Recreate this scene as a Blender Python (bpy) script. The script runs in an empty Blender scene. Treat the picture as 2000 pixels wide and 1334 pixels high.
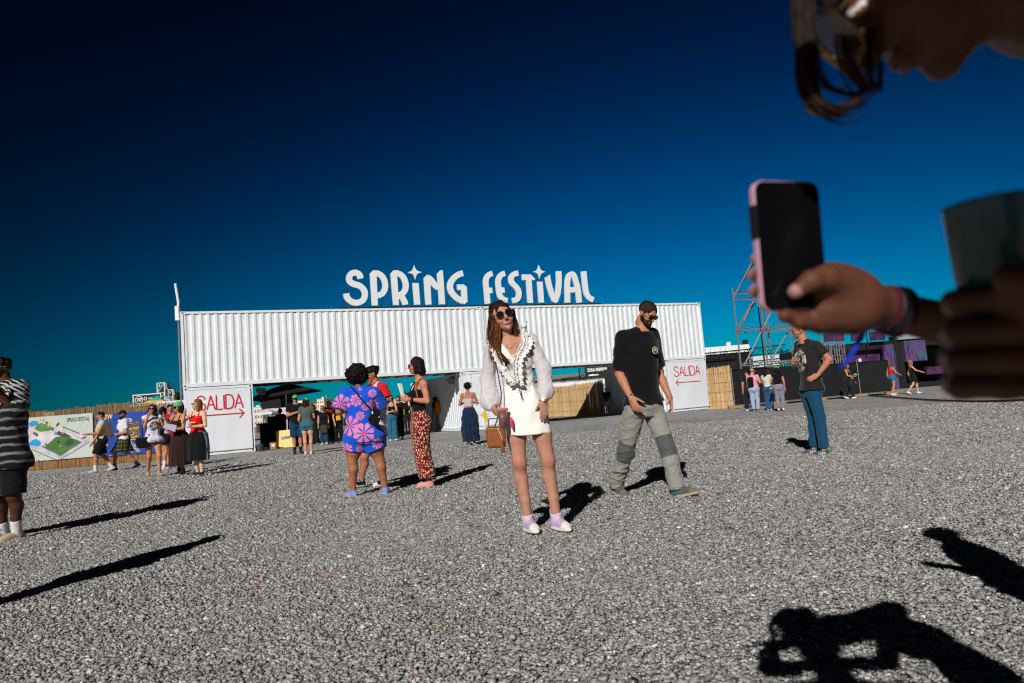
import bpy, math, random
import numpy as np
from mathutils import Vector, Matrix

rng = np.random.default_rng(7)
random.seed(7)
scene = bpy.context.scene
COL = scene.collection
R = math.radians

# ------------------------------------------------------------------ camera
FPX, PIT, ROL, CAM_H = 1376.0, .0889, .0792, 1.01      # focal length in pixels of the 2000 px wide photograph
_c, _s = math.cos(PIT), math.sin(PIT)
_F = np.array([0, _c, _s]); _U = np.array([0, -_s, _c]); _R = np.array([1., 0, 0])
_cr, _sr = math.cos(ROL), math.sin(ROL)
CR = _R*_cr - _U*_sr; CU = _U*_cr + _R*_sr; CF = _F
CP = np.array([0, 0, CAM_H])
cam_d = bpy.data.cameras.new('camera'); cam = bpy.data.objects.new('camera', cam_d); COL.objects.link(cam)
cam_d.sensor_width = 36; cam_d.lens = 36*FPX/2000
cam_d.clip_start = .05; cam_d.clip_end = 6000
cam_d.dof.use_dof = True; cam_d.dof.focus_distance = 8.0; cam_d.dof.aperture_fstop = 3.7
cam.matrix_world = Matrix(((CR[0], CU[0], -CF[0], 0), (CR[1], CU[1], -CF[1], 0), (CR[2], CU[2], -CF[2], CAM_H), (0, 0, 0, 1)))
scene.camera = cam

def ray(px, py): return CF + CR*(px-1000)/FPX + CU*(667-py)/FPX
def gnd(px, py, z=0.):
    d = ray(px, py); return CP + d*(z-CAM_H)/d[2]
def at_y(px, py, Y):
    d = ray(px, py); return CP + d*Y/d[1]

# ------------------------------------------------------------------ sun and sky
SUN_AZ, SUN_EL = R(15.5), R(31)                          # shadows run away from the camera, 15.5 degrees to the right
to_sun = Vector((-math.sin(SUN_AZ)*math.cos(SUN_EL), -math.cos(SUN_AZ)*math.cos(SUN_EL), math.sin(SUN_EL)))
sl = bpy.data.lights.new('sun', 'SUN'); so = bpy.data.objects.new('sun', sl); COL.objects.link(so)
sl.energy = 4.0; sl.angle = R(.5); sl.color = (1, .965, .925)
so.rotation_euler = to_sun.to_track_quat('Z', 'Y').to_euler()
w = bpy.data.worlds.new('World'); scene.world = w; w.use_nodes = True
nt = w.node_tree; nt.nodes.clear()
def N(t, typ, **kw):
    n = t.nodes.new(typ)
    for k, v in kw.items(): setattr(n, k, v)
    return n
sky = N(nt, 'ShaderNodeTexSky', sky_type='NISHITA', sun_disc=False, sun_elevation=SUN_EL, sun_rotation=math.atan2(to_sun.x, to_sun.y))
sky.air_density = 1.0; sky.dust_density = .3; sky.ozone_density = 2.0
bg = N(nt, 'ShaderNodeBackground'); bg.inputs[1].default_value = .1
out = N(nt, 'ShaderNodeOutputWorld')
tc = N(nt, 'ShaderNodeTexCoord')
# polarised sky: darkest 90 degrees away from the sun, brightest round the antisolar point, paler towards the horizon
dot = N(nt, 'ShaderNodeVectorMath', operation='DOT_PRODUCT'); dot.inputs[1].default_value = tuple(-to_sun)
nt.links.new(tc.outputs['Generated'], dot.inputs[0])
r1 = N(nt, 'ShaderNodeValToRGB'); r1.color_ramp.interpolation = 'B_SPLINE'
def ramp(r, st):
    el = r.color_ramp.elements
    while len(el) > 1: el.remove(el[-1])
    el[0].position = st[0][0]; el[0].color = tuple(st[0][1])+(1,)
    for p, c in st[1:]: e = el.new(p); e.color = tuple(c)+(1,)
SKY_G = [(0, (.03,)*3), (.15, (.05,)*3), (.36, (.12,)*3), (.5, (.26,)*3), (.62, (.50,)*3), (.75, (.85,)*3), (.86, (1.05,)*3)]
ramp(r1, SKY_G)
nt.links.new(dot.outputs['Value'], r1.inputs[0])
sep = N(nt, 'ShaderNodeSeparateXYZ'); nt.links.new(tc.outputs['Generated'], sep.inputs[0])
r2 = N(nt, 'ShaderNodeValToRGB'); r2.color_ramp.interpolation = 'B_SPLINE'
SKY_E = [(0, (.0, .39, .57)), (.1, (.0, .32, .54)), (.25, (.0, .21, .46)), (.42, (.001, .13, .36)), (.6, (.002, .10, .24)), (1, (.002, .08, .2))]
ramp(r2, SKY_E)
nt.links.new(sep.outputs['Z'], r2.inputs[0])
m1 = N(nt, 'ShaderNodeMix', data_type='RGBA', blend_type='MULTIPLY'); m1.inputs[0].default_value = 1
m2 = N(nt, 'ShaderNodeMix', data_type='RGBA', blend_type='MULTIPLY'); m2.inputs[0].default_value = 1
nt.links.new(sky.outputs[0], m1.inputs[6]); nt.links.new(r1.outputs[0], m1.inputs[7])
nt.links.new(m1.outputs[2], m2.inputs[6]); nt.links.new(r2.outputs[0], m2.inputs[7])
nt.links.new(m2.outputs[2], bg.inputs[0]); nt.links.new(bg.outputs[0], out.inputs[0])
scene.view_settings.view_transform = 'Standard'; scene.view_settings.look = 'None'
scene.view_settings.exposure = 0; scene.view_settings.gamma = 1
scene.render.engine = 'CYCLES'
scene.cycles.max_bounces = 5; scene.cycles.diffuse_bounces = 2; scene.cycles.glossy_bounces = 2
scene.cycles.transparent_max_bounces = 6; scene.cycles.transmission_bounces = 4
scene.cycles.use_denoising = True; scene.cycles.filter_width = 1.15

# ------------------------------------------------------------------ materials
def lin(c):
    return tuple(((x/255)/12.92 if x/255 <= .04045 else ((x/255+.055)/1.055)**2.4) for x in c)
MATS = {}
def mat(name, col, rough=.7, metal=0, bump=0, bscale=40, var=0, vscale=6, spec=.4, attr=False, trans=0, emit=None, alpha=1, sss=0, sheen=0, stretch=None, ior=1.45):
    if name in MATS: return MATS[name]
    m = bpy.data.materials.new(name); m.use_nodes = True; t = m.node_tree
    p = t.nodes['Principled BSDF']; MATS[name] = m
    p.inputs['Roughness'].default_value = rough; p.inputs['Metallic'].default_value = metal
    p.inputs['Specular IOR Level'].default_value = spec; p.inputs['IOR'].default_value = ior
    p.inputs['Transmission Weight'].default_value = trans; p.inputs['Alpha'].default_value = alpha
    if sheen: p.inputs['Sheen Weight'].default_value = sheen
    if sss:
        p.inputs['Subsurface Weight'].default_value = sss; p.inputs['Subsurface Radius'].default_value = (.6, .25, .15); p.inputs['Subsurface Scale'].default_value = .02
    if emit:
        p.inputs['Emission Color'].default_value = tuple(emit[:3])+(1,); p.inputs['Emission Strength'].default_value = emit[3]
    co = N(t, 'ShaderNodeTexCoord'); mp = N(t, 'ShaderNodeMapping'); t.links.new(co.outputs['Object'], mp.inputs[0])
    if stretch: mp.inputs['Scale'].default_value = stretch
    base = None
    if attr:
        a = N(t, 'ShaderNodeAttribute', attribute_name='Col'); base = a.outputs['Color']
    if var:
        n = N(t, 'ShaderNodeTexNoise'); n.inputs['Scale'].default_value = vscale; n.inputs['Detail'].default_value = 6; n.inputs['Roughness'].default_value = .65
        t.links.new(mp.outputs[0], n.inputs['Vector'])
        mr = N(t, 'ShaderNodeMapRange'); mr.inputs[1].default_value = .3; mr.inputs[2].default_value = .7
        mr.inputs[3].default_value = 1-var; mr.inputs[4].default_value = 1+var*.5
        t.links.new(n.outputs[0], mr.inputs[0])
        vm = N(t, 'ShaderNodeVectorMath', operation='SCALE')
        if base is None: vm.inputs[0].default_value = tuple(col[:3])
        else: t.links.new(base, vm.inputs[0])
        t.links.new(mr.outputs[0], vm.inputs['Scale']); t.links.new(vm.outputs[0], p.inputs['Base Color'])
    elif base is not None: t.links.new(base, p.inputs['Base Color'])
    else: p.inputs['Base Color'].default_value = tuple(col[:3])+(1,)
    if bump:
        n2 = N(t, 'ShaderNodeTexNoise'); n2.inputs['Scale'].default_value = bscale; n2.inputs['Detail'].default_value = 4
        t.links.new(mp.outputs[0], n2.inputs['Vector'])
        b = N(t, 'ShaderNodeBump'); b.inputs['Strength'].default_value = bump; b.inputs['Distance'].default_value = .01
        t.links.new(n2.outputs[0], b.inputs['Height']); t.links.new(b.outputs[0], p.inputs['Normal'])
    return m
M_WHITE = mat('white_paint', (.79, .84, .87), .45, var=.07, vscale=2.5, bump=.12, bscale=3)
def weathered(m):
    """rust specks and grey run-off streaks on old container paint"""
    t = m.node_tree; p = t.nodes['Principled BSDF']; src = p.inputs['Base Color'].links[0].from_socket; co = N(t, 'ShaderNodeTexCoord')
    mp = N(t, 'ShaderNodeMapping'); mp.inputs['Scale'].default_value = (5, 5, .35); t.links.new(co.outputs['Object'], mp.inputs[0])
    n = N(t, 'ShaderNodeTexNoise'); n.inputs['Scale'].default_value = 1.6; n.inputs['Detail'].default_value = 7; t.links.new(mp.outputs[0], n.inputs['Vector'])
    r = N(t, 'ShaderNodeMapRange'); r.inputs[1].default_value = .52; r.inputs[2].default_value = .80; r.inputs[4].default_value = .30; t.links.new(n.outputs[0], r.inputs[0])
    mx = N(t, 'ShaderNodeMix', data_type='RGBA'); mx.inputs[7].default_value = (.46, .44, .41, 1); t.links.new(r.outputs[0], mx.inputs[0]); t.links.new(src, mx.inputs[6])
    n2 = N(t, 'ShaderNodeTexNoise'); n2.inputs['Scale'].default_value = 3.4; n2.inputs['Detail'].default_value = 9; n2.inputs['Roughness'].default_value = .75; t.links.new(co.outputs['Object'], n2.inputs['Vector'])
    r2 = N(t, 'ShaderNodeMapRange'); r2.inputs[1].default_value = .69; r2.inputs[2].default_value = .74; r2.inputs[4].default_value = .8; t.links.new(n2.outputs[0], r2.inputs[0])
    m2_ = N(t, 'ShaderNodeMix', data_type='RGBA'); m2_.inputs[7].default_value = (.24, .12, .06, 1); t.links.new(r2.outputs[0], m2_.inputs[0]); t.links.new(mx.outputs[2], m2_.inputs[6]); t.links.new(m2_.outputs[2], p.inputs['Base Color'])
weathered(M_WHITE)
M_WRAIL = mat('white_frame_paint', (.79, .83, .855), .45, var=.1, vscale=5)
M_BLACK = mat('black_metal', (.012, .012, .013), .5, var=.2)
M_STEEL = mat('galvanised_steel', (.24, .24, .25), .6, metal=.4, var=.25, vscale=12)
M_SIGN = mat('sign_white', (.78, .8, .8), .5)
M_CANE = mat('cane', (.42, .26, .11), .7, attr=True, var=.3, vscale=9, bump=.3, bscale=30)
M_DARKCLOTH = mat('black_mesh_cloth', (.012, .012, .013), .9, var=.4, vscale=3, bump=.3, bscale=6)
M_BANNER = mat('banner_vinyl', (.8, .8, .8), .5, attr=True)
M_FLATCOL = mat('painted_colour', (.5, .5, .5), .6, attr=True)
M_CLOTH = mat('woven_cloth', (.5, .5, .5), .85, attr=True, var=.16, vscale=35, bump=.35, bscale=60, spec=.2, sheen=.15)
M_SKIN = mat('skin', (.5, .3, .2), .52, attr=True, var=.16, vscale=14, bump=.2, bscale=120, spec=.22, sss=.10)
M_HAIR = mat('hair', (.05, .03, .02), .55, attr=True, var=.5, vscale=30, stretch=(6, 6, .7), bump=.6, bscale=60, spec=.22)
M_DARKGLASS = mat('dark_lens', (.008, .008, .01), .08, spec=.6)
M_GOLD = mat('gold', (.7, .45, .15), .25, metal=1)
M_WOOD = mat('wood', (.3, .2, .1), .7, var=.3, vscale=8)

# ------------------------------------------------------------------ object helpers
def tag(o, label=None, cat=None, group=None, kind=None):
    if label: o['label'] = label
    if cat: o['category'] = cat
    if group: o['group'] = group
    if kind: o['kind'] = kind
    return o
def link(o, parent=None):
    COL.objects.link(o)
    if parent is not None: o.parent = parent
    return o
def empty(name, loc, rz=0, label=None, cat=None, group=None):
    o = bpy.data.objects.new(name, None); o.location = loc; o.rotation_euler = (0, 0, rz); o.empty_display_size = .2
    link(o); return tag(o, label, cat, group)
def mk(name, V, F, m, parent=None, smooth=False, col=None, loc=None, rz=0):
    """V (n,3) array, F list or array of polygons -> one mesh object; col = (3,) or (n,3) vertex colour"""
    me = bpy.data.meshes.new(name)
    V = np.asarray(V, dtype=np.float32)
    if isinstance(F, np.ndarray):
        k = F.shape[1]; me.vertices.add(len(V)); me.vertices.foreach_set('co', V.ravel())
        me.loops.add(F.size); me.loops.foreach_set('vertex_index', F.astype(np.int32).ravel())
        me.polygons.add(len(F)); me.polygons.foreach_set('loop_start', np.arange(0, F.size, k, dtype=np.int32))
        me.polygons.foreach_set('loop_total', np.full(len(F), k, dtype=np.int32)); me.update(calc_edges=True)
    else: me.from_pydata([tuple(map(float, v)) for v in V], [], F); me.update()
    me.validate()
    if smooth: me.polygons.foreach_set('use_smooth', np.ones(len(me.polygons), dtype=bool))
    me.materials.append(m)
    if col is not None:
        a = me.color_attributes.new('Col', 'FLOAT_COLOR', 'POINT')
        c = np.ones((len(V), 4), dtype=np.float32); c[:, :3] = np.asarray(col, dtype=np.float32)
        a.data.foreach_set('color', c.ravel())
    o = bpy.data.objects.new(name, me)
    if loc is not None: o.location = loc
    o.rotation_euler = (0, 0, rz)
    return link(o, parent)

class MB:
    """collects solids into one mesh"""
    def __init__(s): s.V = []; s.F = []; s.C = []; s.n = 0; s.c = (.5, .5, .5)
    def add(s, V, F, c=None):
        V = np.asarray(V, float).reshape(-1, 3)
        s.V.append(V); s.F += [tuple(i+s.n for i in f) for f in F]; s.n += len(V)
        c = s.c if c is None else c
        s.C.append(np.tile(np.asarray(c, float), (len(V), 1)) if np.ndim(c) == 1 else np.asarray(c, float))
        return s
    def box(s, lo, hi, c=None, M=None):
        x0, y0, z0 = lo; x1, y1, z1 = hi
        V = np.array([(x0, y0, z0), (x1, y0, z0), (x1, y1, z0), (x0, y1, z0), (x0, y0, z1), (x1, y0, z1), (x1, y1, z1), (x0, y1, z1)])
        if M is not None: V = V @ np.asarray(M)[:3, :3].T + (np.asarray(M)[:3, 3] if np.asarray(M).shape[1] > 3 else 0)
        return s.add(V, [(0, 3, 2, 1), (4, 5, 6, 7), (0, 1, 5, 4), (1, 2, 6, 5), (2, 3, 7, 6), (3, 0, 4, 7)], c)
    def tube(s, pts, r, n=8, c=None, cap=True):
        pts = np.asarray(pts, float); rs = np.full(len(pts), r) if np.ndim(r) == 0 else np.asarray(r)
        rings = []; up = np.array([0.13, .07, 1.]); prev = None
        for i, p in enumerate(pts):
            t = pts[min(i+1, len(pts)-1)]-pts[max(i-1, 0)]; t = t/(np.linalg.norm(t)+1e-12)
            if prev is None:
                a = np.cross(t, up)
                if np.linalg.norm(a) < .2: a = np.cross(t, [1., 0, 0])
            else: a = prev-t*(prev@t)
            a /= np.linalg.norm(a)+1e-12; prev = a; b = np.cross(t, a)
            th = np.arange(n)*2*math.pi/n
            rings.append(p+rs[i]*(np.cos(th)[:, None]*a+np.sin(th)[:, None]*b))
        V = np.concatenate(rings); F = []
        for i in range(len(pts)-1):
            for j in range(n): F.append((i*n+j, i*n+(j+1) % n, (i+1)*n+(j+1) % n, (i+1)*n+j))
        if cap: F.append(tuple(range(n))[::-1]); F.append(tuple((len(pts)-1)*n+j for j in range(n)))
        return s.add(V, F, c)
    def lathe(s, prof, c0=(0, 0, 0), n=20, c=None, axis=None):
        V = []; F = []
        th = np.arange(n)*2*math.pi/n
        for r, z in prof: V.append(np.stack([r*np.cos(th), r*np.sin(th), np.full(n, z)], 1))
        V = np.concatenate(V)
        if axis is not None:
            M = np.array(Vector(axis).to_track_quat('Z', 'Y').to_matrix()); V = V @ M.T
        V = V+np.asarray(c0, float)
        for i in range(len(prof)-1):
            for j in range(n): F.append((i*n+j, i*n+(j+1) % n, (i+1)*n+(j+1) % n, (i+1)*n+j))
        F.append(tuple(range(n))[::-1]); F.append(tuple((len(prof)-1)*n+j for j in range(n)))
        return s.add(V, F, c)
    def prism(s, poly, axis0, axis1, org, depth, c=None):
        """2-D polygon in the (axis0, axis1) plane at org, extruded by vector depth"""
        a0, a1, o, d = map(lambda q: np.asarray(q, float), (axis0, axis1, org, depth))
        n = len(poly); A = np.array([o+p[0]*a0+p[1]*a1 for p in poly]); B = A+d
        F = [tuple(range(n)), tuple(range(2*n-1, n-1, -1))]+[(i, i+n, (i+1) % n+n, (i+1) % n) for i in range(n)]
        return s.add(np.concatenate([A, B]), F, c)
    def grid(s, P, c=None):
        """P (nu,nv,3) surface"""
        nu, nv = P.shape[:2]; F = [(i*nv+j, (i+1)*nv+j, (i+1)*nv+j+1, i*nv+j+1) for i in range(nu-1) for j in range(nv-1)]
        return s.add(P.reshape(-1, 3), F, c)
    def build(s, name, m, parent=None, smooth=False, loc=None, rz=0):
        return mk(name, np.concatenate(s.V), s.F, m, parent, smooth, np.concatenate(s.C), loc, rz)
def shift(P, o): return np.asarray(P, float)-np.asarray(o, float)

def text_mesh(s, size=1., bold=0., sx=1.):
    """(V (n,2), F) of a line of text, lower-left at the origin"""
    cu = bpy.data.curves.new('t', 'FONT'); cu.body = s; cu.size = size; cu.offset = bold; cu.resolution_u = 3; cu.fill_mode = 'FRONT'
    o = bpy.data.objects.new('t', cu); COL.objects.link(o)
    dg = bpy.context.evaluated_depsgraph_get(); me = bpy.data.meshes.new_from_object(o.evaluated_get(dg))
    V = np.array([v.co[:2] for v in me.vertices]) if len(me.vertices) else np.zeros((0, 2)); F = [tuple(p.vertices) for p in me.polygons]
    bpy.data.objects.remove(o); bpy.data.meshes.remove(me); bpy.data.curves.remove(cu)
    if len(V): V = V-V.min(0); V[:, 0] *= sx
    return V, F

def mkcrease(seed, n=7, lo=2.5, hi=7., tilt=.6):
    """sharp cloth creases running roughly across the limb"""
    g = np.random.default_rng(seed); F_ = []
    for i in range(n):
        a = g.uniform(0, 6.28); k = np.array([math.cos(a)*g.uniform(.2, 1)*tilt, math.sin(a)*g.uniform(.2, 1)*tilt, g.choice([-1, 1])*g.uniform(.3, 1)]); k = k/np.linalg.norm(k)*g.uniform(lo, hi)*math.pi; F_.append((k, g.uniform(0, 6.28)))
    m = mknoise(seed+7, 8, 1, 3)
    def f(P):
        w = m(P)*1.2; r = np.zeros(len(P))
        for k, ph in F_: r += (1-np.abs(np.sin(P@k+ph+w)))**3
        return -(r*1.6/math.sqrt(n)-.8)*(.6+.4*np.tanh(m(P+3.1)))
    return f
# ------------------------------------------------------------------ cheap smooth noise
def mknoise(seed, n=10, lo=1., hi=3., aniso=(1, 1, 1)):
    g = np.random.default_rng(seed); k = g.normal(size=(n, 3)); k /= np.linalg.norm(k, axis=1)[:, None]
    k *= (g.uniform(lo, hi, n)*2*math.pi)[:, None]*np.array(aniso); ph = g.uniform(0, 6.28, n)
    def f(P):
        r = np.zeros(len(P))
        for i in range(n): r += np.sin(P @ k[i]+ph[i])
        return r/math.sqrt(n)
    return f
# ================================================================== ground
def ground_mat():
    m = bpy.data.materials.new('gravel'); m.use_nodes = True; t = m.node_tree; p = t.nodes['Principled BSDF']
    p.inputs['Roughness'].default_value = .9; p.inputs['Specular IOR Level'].default_value = .15
    co = N(t, 'ShaderNodeTexCoord')
    v = N(t, 'ShaderNodeTexVoronoi'); v.inputs['Scale'].default_value = 42; t.links.new(co.outputs['Object'], v.inputs['Vector'])
    hs = N(t, 'ShaderNodeSeparateColor'); t.links.new(v.outputs['Color'], hs.inputs[0])
    r = N(t, 'ShaderNodeValToRGB'); t.links.new(hs.outputs[0], r.inputs[0])
    ramp(r, [(0, (.18, .178, .17)), (.3, (.37, .367, .355)), (.6, (.56, .555, .54)), (.85, (.73, .72, .70)), (.97, (.85, .84, .81))])
    n = N(t, 'ShaderNodeTexNoise'); n.inputs['Scale'].default_value = .6; n.inputs['Detail'].default_value = 5; t.links.new(co.outputs['Object'], n.inputs['Vector'])
    mr = N(t, 'ShaderNodeMapRange'); mr.inputs[1].default_value = .3; mr.inputs[2].default_value = .7; mr.inputs[3].default_value = .80; mr.inputs[4].default_value = 1.18
    t.links.new(n.outputs[0], mr.inputs[0])
    # dark gaps between stones
    ed = N(t, 'ShaderNodeMapRange'); ed.inputs[1].default_value = .25; ed.inputs[2].default_value = .75; ed.inputs[3].default_value = 1.0; ed.inputs[4].default_value = .4
    t.links.new(v.outputs['Distance'], ed.inputs[0])
    mu = N(t, 'ShaderNodeMath', operation='MULTIPLY'); t.links.new(mr.outputs[0], mu.inputs[0]); t.links.new(ed.outputs[0], mu.inputs[1])
    v2 = N(t, 'ShaderNodeTexVoronoi'); v2.inputs['Scale'].default_value = 15; t.links.new(co.outputs['Object'], v2.inputs['Vector'])
    h2 = N(t, 'ShaderNodeSeparateColor'); t.links.new(v2.outputs['Color'], h2.inputs[0])
    m2_ = N(t, 'ShaderNodeMapRange'); m2_.inputs[3].default_value = .62; m2_.inputs[4].default_value = 1.5; t.links.new(h2.outputs[0], m2_.inputs[0])
    mu2 = N(t, 'ShaderNodeMath', operation='MULTIPLY'); t.links.new(mu.outputs[0], mu2.inputs[0]); t.links.new(m2_.outputs[0], mu2.inputs[1]); mu = mu2
    sc = N(t, 'ShaderNodeVectorMath', operation='SCALE'); t.links.new(r.outputs[0], sc.inputs[0]); t.links.new(mu.outputs[0], sc.inputs['Scale'])
    t.links.new(sc.outputs[0], p.inputs['Base Color'])
    inv = N(t, 'ShaderNodeMath', operation='MULTIPLY_ADD'); inv.inputs[1].default_value = -1; inv.inputs[2].default_value = 1
    t.links.new(v.outputs['Distance'], inv.inputs[0])
    n3 = N(t, 'ShaderNodeTexNoise'); n3.inputs['Scale'].default_value = 90; t.links.new(co.outputs['Object'], n3.inputs['Vector'])
    ad = N(t, 'ShaderNodeMath', operation='ADD'); t.links.new(inv.outputs[0], ad.inputs[0]); t.links.new(n3.outputs[0], ad.inputs[1])
    b = N(t, 'ShaderNodeBump'); b.inputs['Strength'].default_value = .9; b.inputs['Distance'].default_value = .012
    t.links.new(ad.outputs[0], b.inputs['Height']); t.links.new(b.outputs[0], p.inputs['Normal'])
    return m
M_GRAVEL = ground_mat()
def ground():
    # one sheet: fine near the camera (gentle bumps), reaching the horizon
    xs = np.concatenate([[-3000, -600, -150, -60], np.linspace(-30, 30, 121), [60, 150, 600, 3000]])
    ys = np.concatenate([[-300, -60, -15], np.linspace(-4, 50, 109), [80, 150, 400, 1200, 5000]])
    X, Y = np.meshgrid(xs, ys, indexing='ij')
    n = mknoise(3, 12, .08, .5)
    Z = n(np.stack([X.ravel(), Y.ravel(), 0*X.ravel()], 1)).reshape(X.shape)*.006
    Z[(np.abs(X) > 31) | (Y > 51) | (Y < -5)] = 0
    P = np.stack([X, Y, Z-.012], -1)
    b = MB(); b.grid(P); o = b.build('ground', M_GRAVEL, smooth=True); tag(o, 'grey crushed gravel ground across the festival site', kind='structure')
    # loose crushed stones in the near field, real geometry
    ST = []
    for y0, y1, s, dens in ((2.2, 4.2, .0092, 6000), (4.2, 6.5, .0102, 3600), (6.5, 9.5, .0122, 1900), (9.5, 14, .015, 850), (14, 22, .02, 260)):
        wd = .80*y1+1.2; n_ = int((y1-y0)*2*wd*dens)
        x = rng.uniform(-wd, wd, n_); y = rng.uniform(y0, y1, n_); k = np.abs(x) < .80*y+.8
        x, y = x[k], y[k]; ST.append(np.stack([x, y, s*rng.lognormal(0, .33, len(x))], 1))
    S = np.concatenate(ST); n_ = len(S)
    cube = np.array([(a, b_, c_) for a in (-1, 1) for b_ in (-1, 1) for c_ in (-1, 1)], float)
    faces = np.array([(0, 1, 3, 2), (4, 6, 7, 5), (0, 4, 5, 1), (2, 3, 7, 6), (0, 2, 6, 4), (1, 5, 7, 3)])
    V = np.repeat(cube[None], n_, 0)*rng.uniform(.45, 1.0, (n_, 8, 1))+rng.normal(0, .16, (n_, 8, 3))
    V *= (S[:, 2]*.72)[:, None, None]*rng.uniform(.6, 1.25, (n_, 1, 3))
    q = rng.normal(size=(n_, 4)); q /= np.linalg.norm(q, axis=1)[:, None]; a, b2, c2, d2 = q.T
    Rm = np.stack([1-2*(c2*c2+d2*d2), 2*(b2*c2-a*d2), 2*(b2*d2+a*c2), 2*(b2*c2+a*d2), 1-2*(b2*b2+d2*d2), 2*(c2*d2-a*b2), 2*(b2*d2-a*c2), 2*(c2*d2+a*b2), 1-2*(b2*b2+c2*c2)], 1).reshape(-1, 3, 3)
    V = np.einsum('nij,nkj->nki', Rm, V); V[:, :, 2] *= .62
    V += np.stack([S[:, 0], S[:, 1], -.004+rng.uniform(-.45, .4, n_)*S[:, 2]*.6], 1)[:, None, :]
    F = (faces[None]+(np.arange(n_)*8)[:, None, None]).reshape(-1, 4)
    g = rng.choice([.14, .24, .33, .42, .51, .66], n_, p=[.05, .20, .34, .28, .10, .03])*rng.uniform(.85, 1.15, n_)
    tint = np.stack([np.ones(n_)*1.02, np.ones(n_)*1.0, np.ones(n_)*.965], 1)
    wm = rng.random(n_) < .007; tint[wm] = (1.3, .95, .72); wh = rng.random(n_) < .012; g[wh] = .8
    C = np.repeat(np.clip(g[:, None]*tint, 0, .85), 8, 0)
    m = mat('stone_chips', (.4,)*3, .88, attr=True, var=.15, vscale=60, spec=.15)
    o = mk('gravel', V.reshape(-1, 3), F, m, col=C); tag(o, 'loose grey gravel chips scattered over the near ground', kind='stuff')
ground()
for i, (x, y, c, sz, lb) in enumerate(((505, 1152, (190, 30, 30), .02, 'small red wrapper scrap lying on the gravel'), (646, 1125, (214, 150, 70), .018, 'small orange leaf fragment lying on the gravel'), (855, 1232, (226, 170, 80), .02, 'yellow dry leaf scrap on the gravel in the foreground'), (482, 965, (220, 180, 80), .03, 'yellow scrap of paper on the gravel near the left people'), (1190, 1015, (200, 190, 170), .022, 'pale cigarette butt on the gravel behind the shadow of the woman in white'))):
    g_ = np.random.default_rng(i); p = gnd(x, y); b = MB(); n = 7; P = [(math.cos(a)*sz*g_.uniform(.4, 1), math.sin(a)*sz*g_.uniform(.4, 1), .016+g_.uniform(0, .008)) for a in np.arange(n)*6.28/n]; Q = [(q[0], q[1], q[2]-.002) for q in P]
    b.add(P+Q, [tuple(range(n)), tuple(range(2*n-1, n-1, -1))]+[(k, k+n, (k+1) % n+n, (k+1) % n) for k in range(n)], lin(c)); o = b.build('litter_scrap', M_FLATCOL, loc=tuple(p)); tag(o, lb, 'litter', 'bits of litter on the gravel')

# ================================================================== containers
CO = np.array([-12.431, 26.36, 0.]); CA = 1.1537
CD = np.array([math.sin(CA), math.cos(CA), 0.])          # along the row, to the right
CN = np.array([math.cos(CA), -math.sin(CA), 0.])         # towards the camera
# local frame of a container part: x along the row, y away from the camera, z up
RZ = math.atan2(CD[1], CD[0])
def cpt(s, back, z): return CO+CD*s-CN*back+np.array([0, 0, z])
def on_front(px, py, off=0.):
    """pixel -> (s, z) on the container front plane, off metres in front of it"""
    d = ray(px, py); o = CO+CN*off; t = ((o-CP)@CN)/(d@CN); P = CP+d*t; return float((P-CO)@CD), float(P[2])

def corr(b, p0, p1, z0, z1, nrm, pitch=.278, depth=.036, c=None, back=0.03, dents=0):
    """corrugated steel panel from p0 to p1 (xy), normal nrm: trapezoid waves, real thickness"""
    p0 = np.array(p0, float); p1 = np.array(p1, float); L = np.linalg.norm(p1-p0); t = (p1-p0)/L; nrm = np.array(nrm, float)
    n = max(1, round(L/pitch)); w_ = L/n; pr = []
    for i in range(n):
        a = i*w_
        pr += [(a+.00*w_, 0), (a+.27*w_, 0), (a+.5*w_, -1), (a+.77*w_, -1)]
    pr.append((L, 0)); zs = np.linspace(z0, z1, 14 if dents else 2)
    nz = mknoise(int(L*100)+5, 14, .2, 1.6)
    rows = []
    for z in zs:
        A = np.array([np.append(p0+t*a+nrm*depth*(h_), z) for a, h_ in pr])
        if dents and z0 < z < z1: A[:, :2] += nrm*(nz(A)*.009*dents)[:, None]
        rows.append(A)
    P = np.array(rows); b.grid(P, c)
    Q = P.copy(); Q[:, :, :2] -= nrm*back; b.grid(Q[::-1], c)

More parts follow.
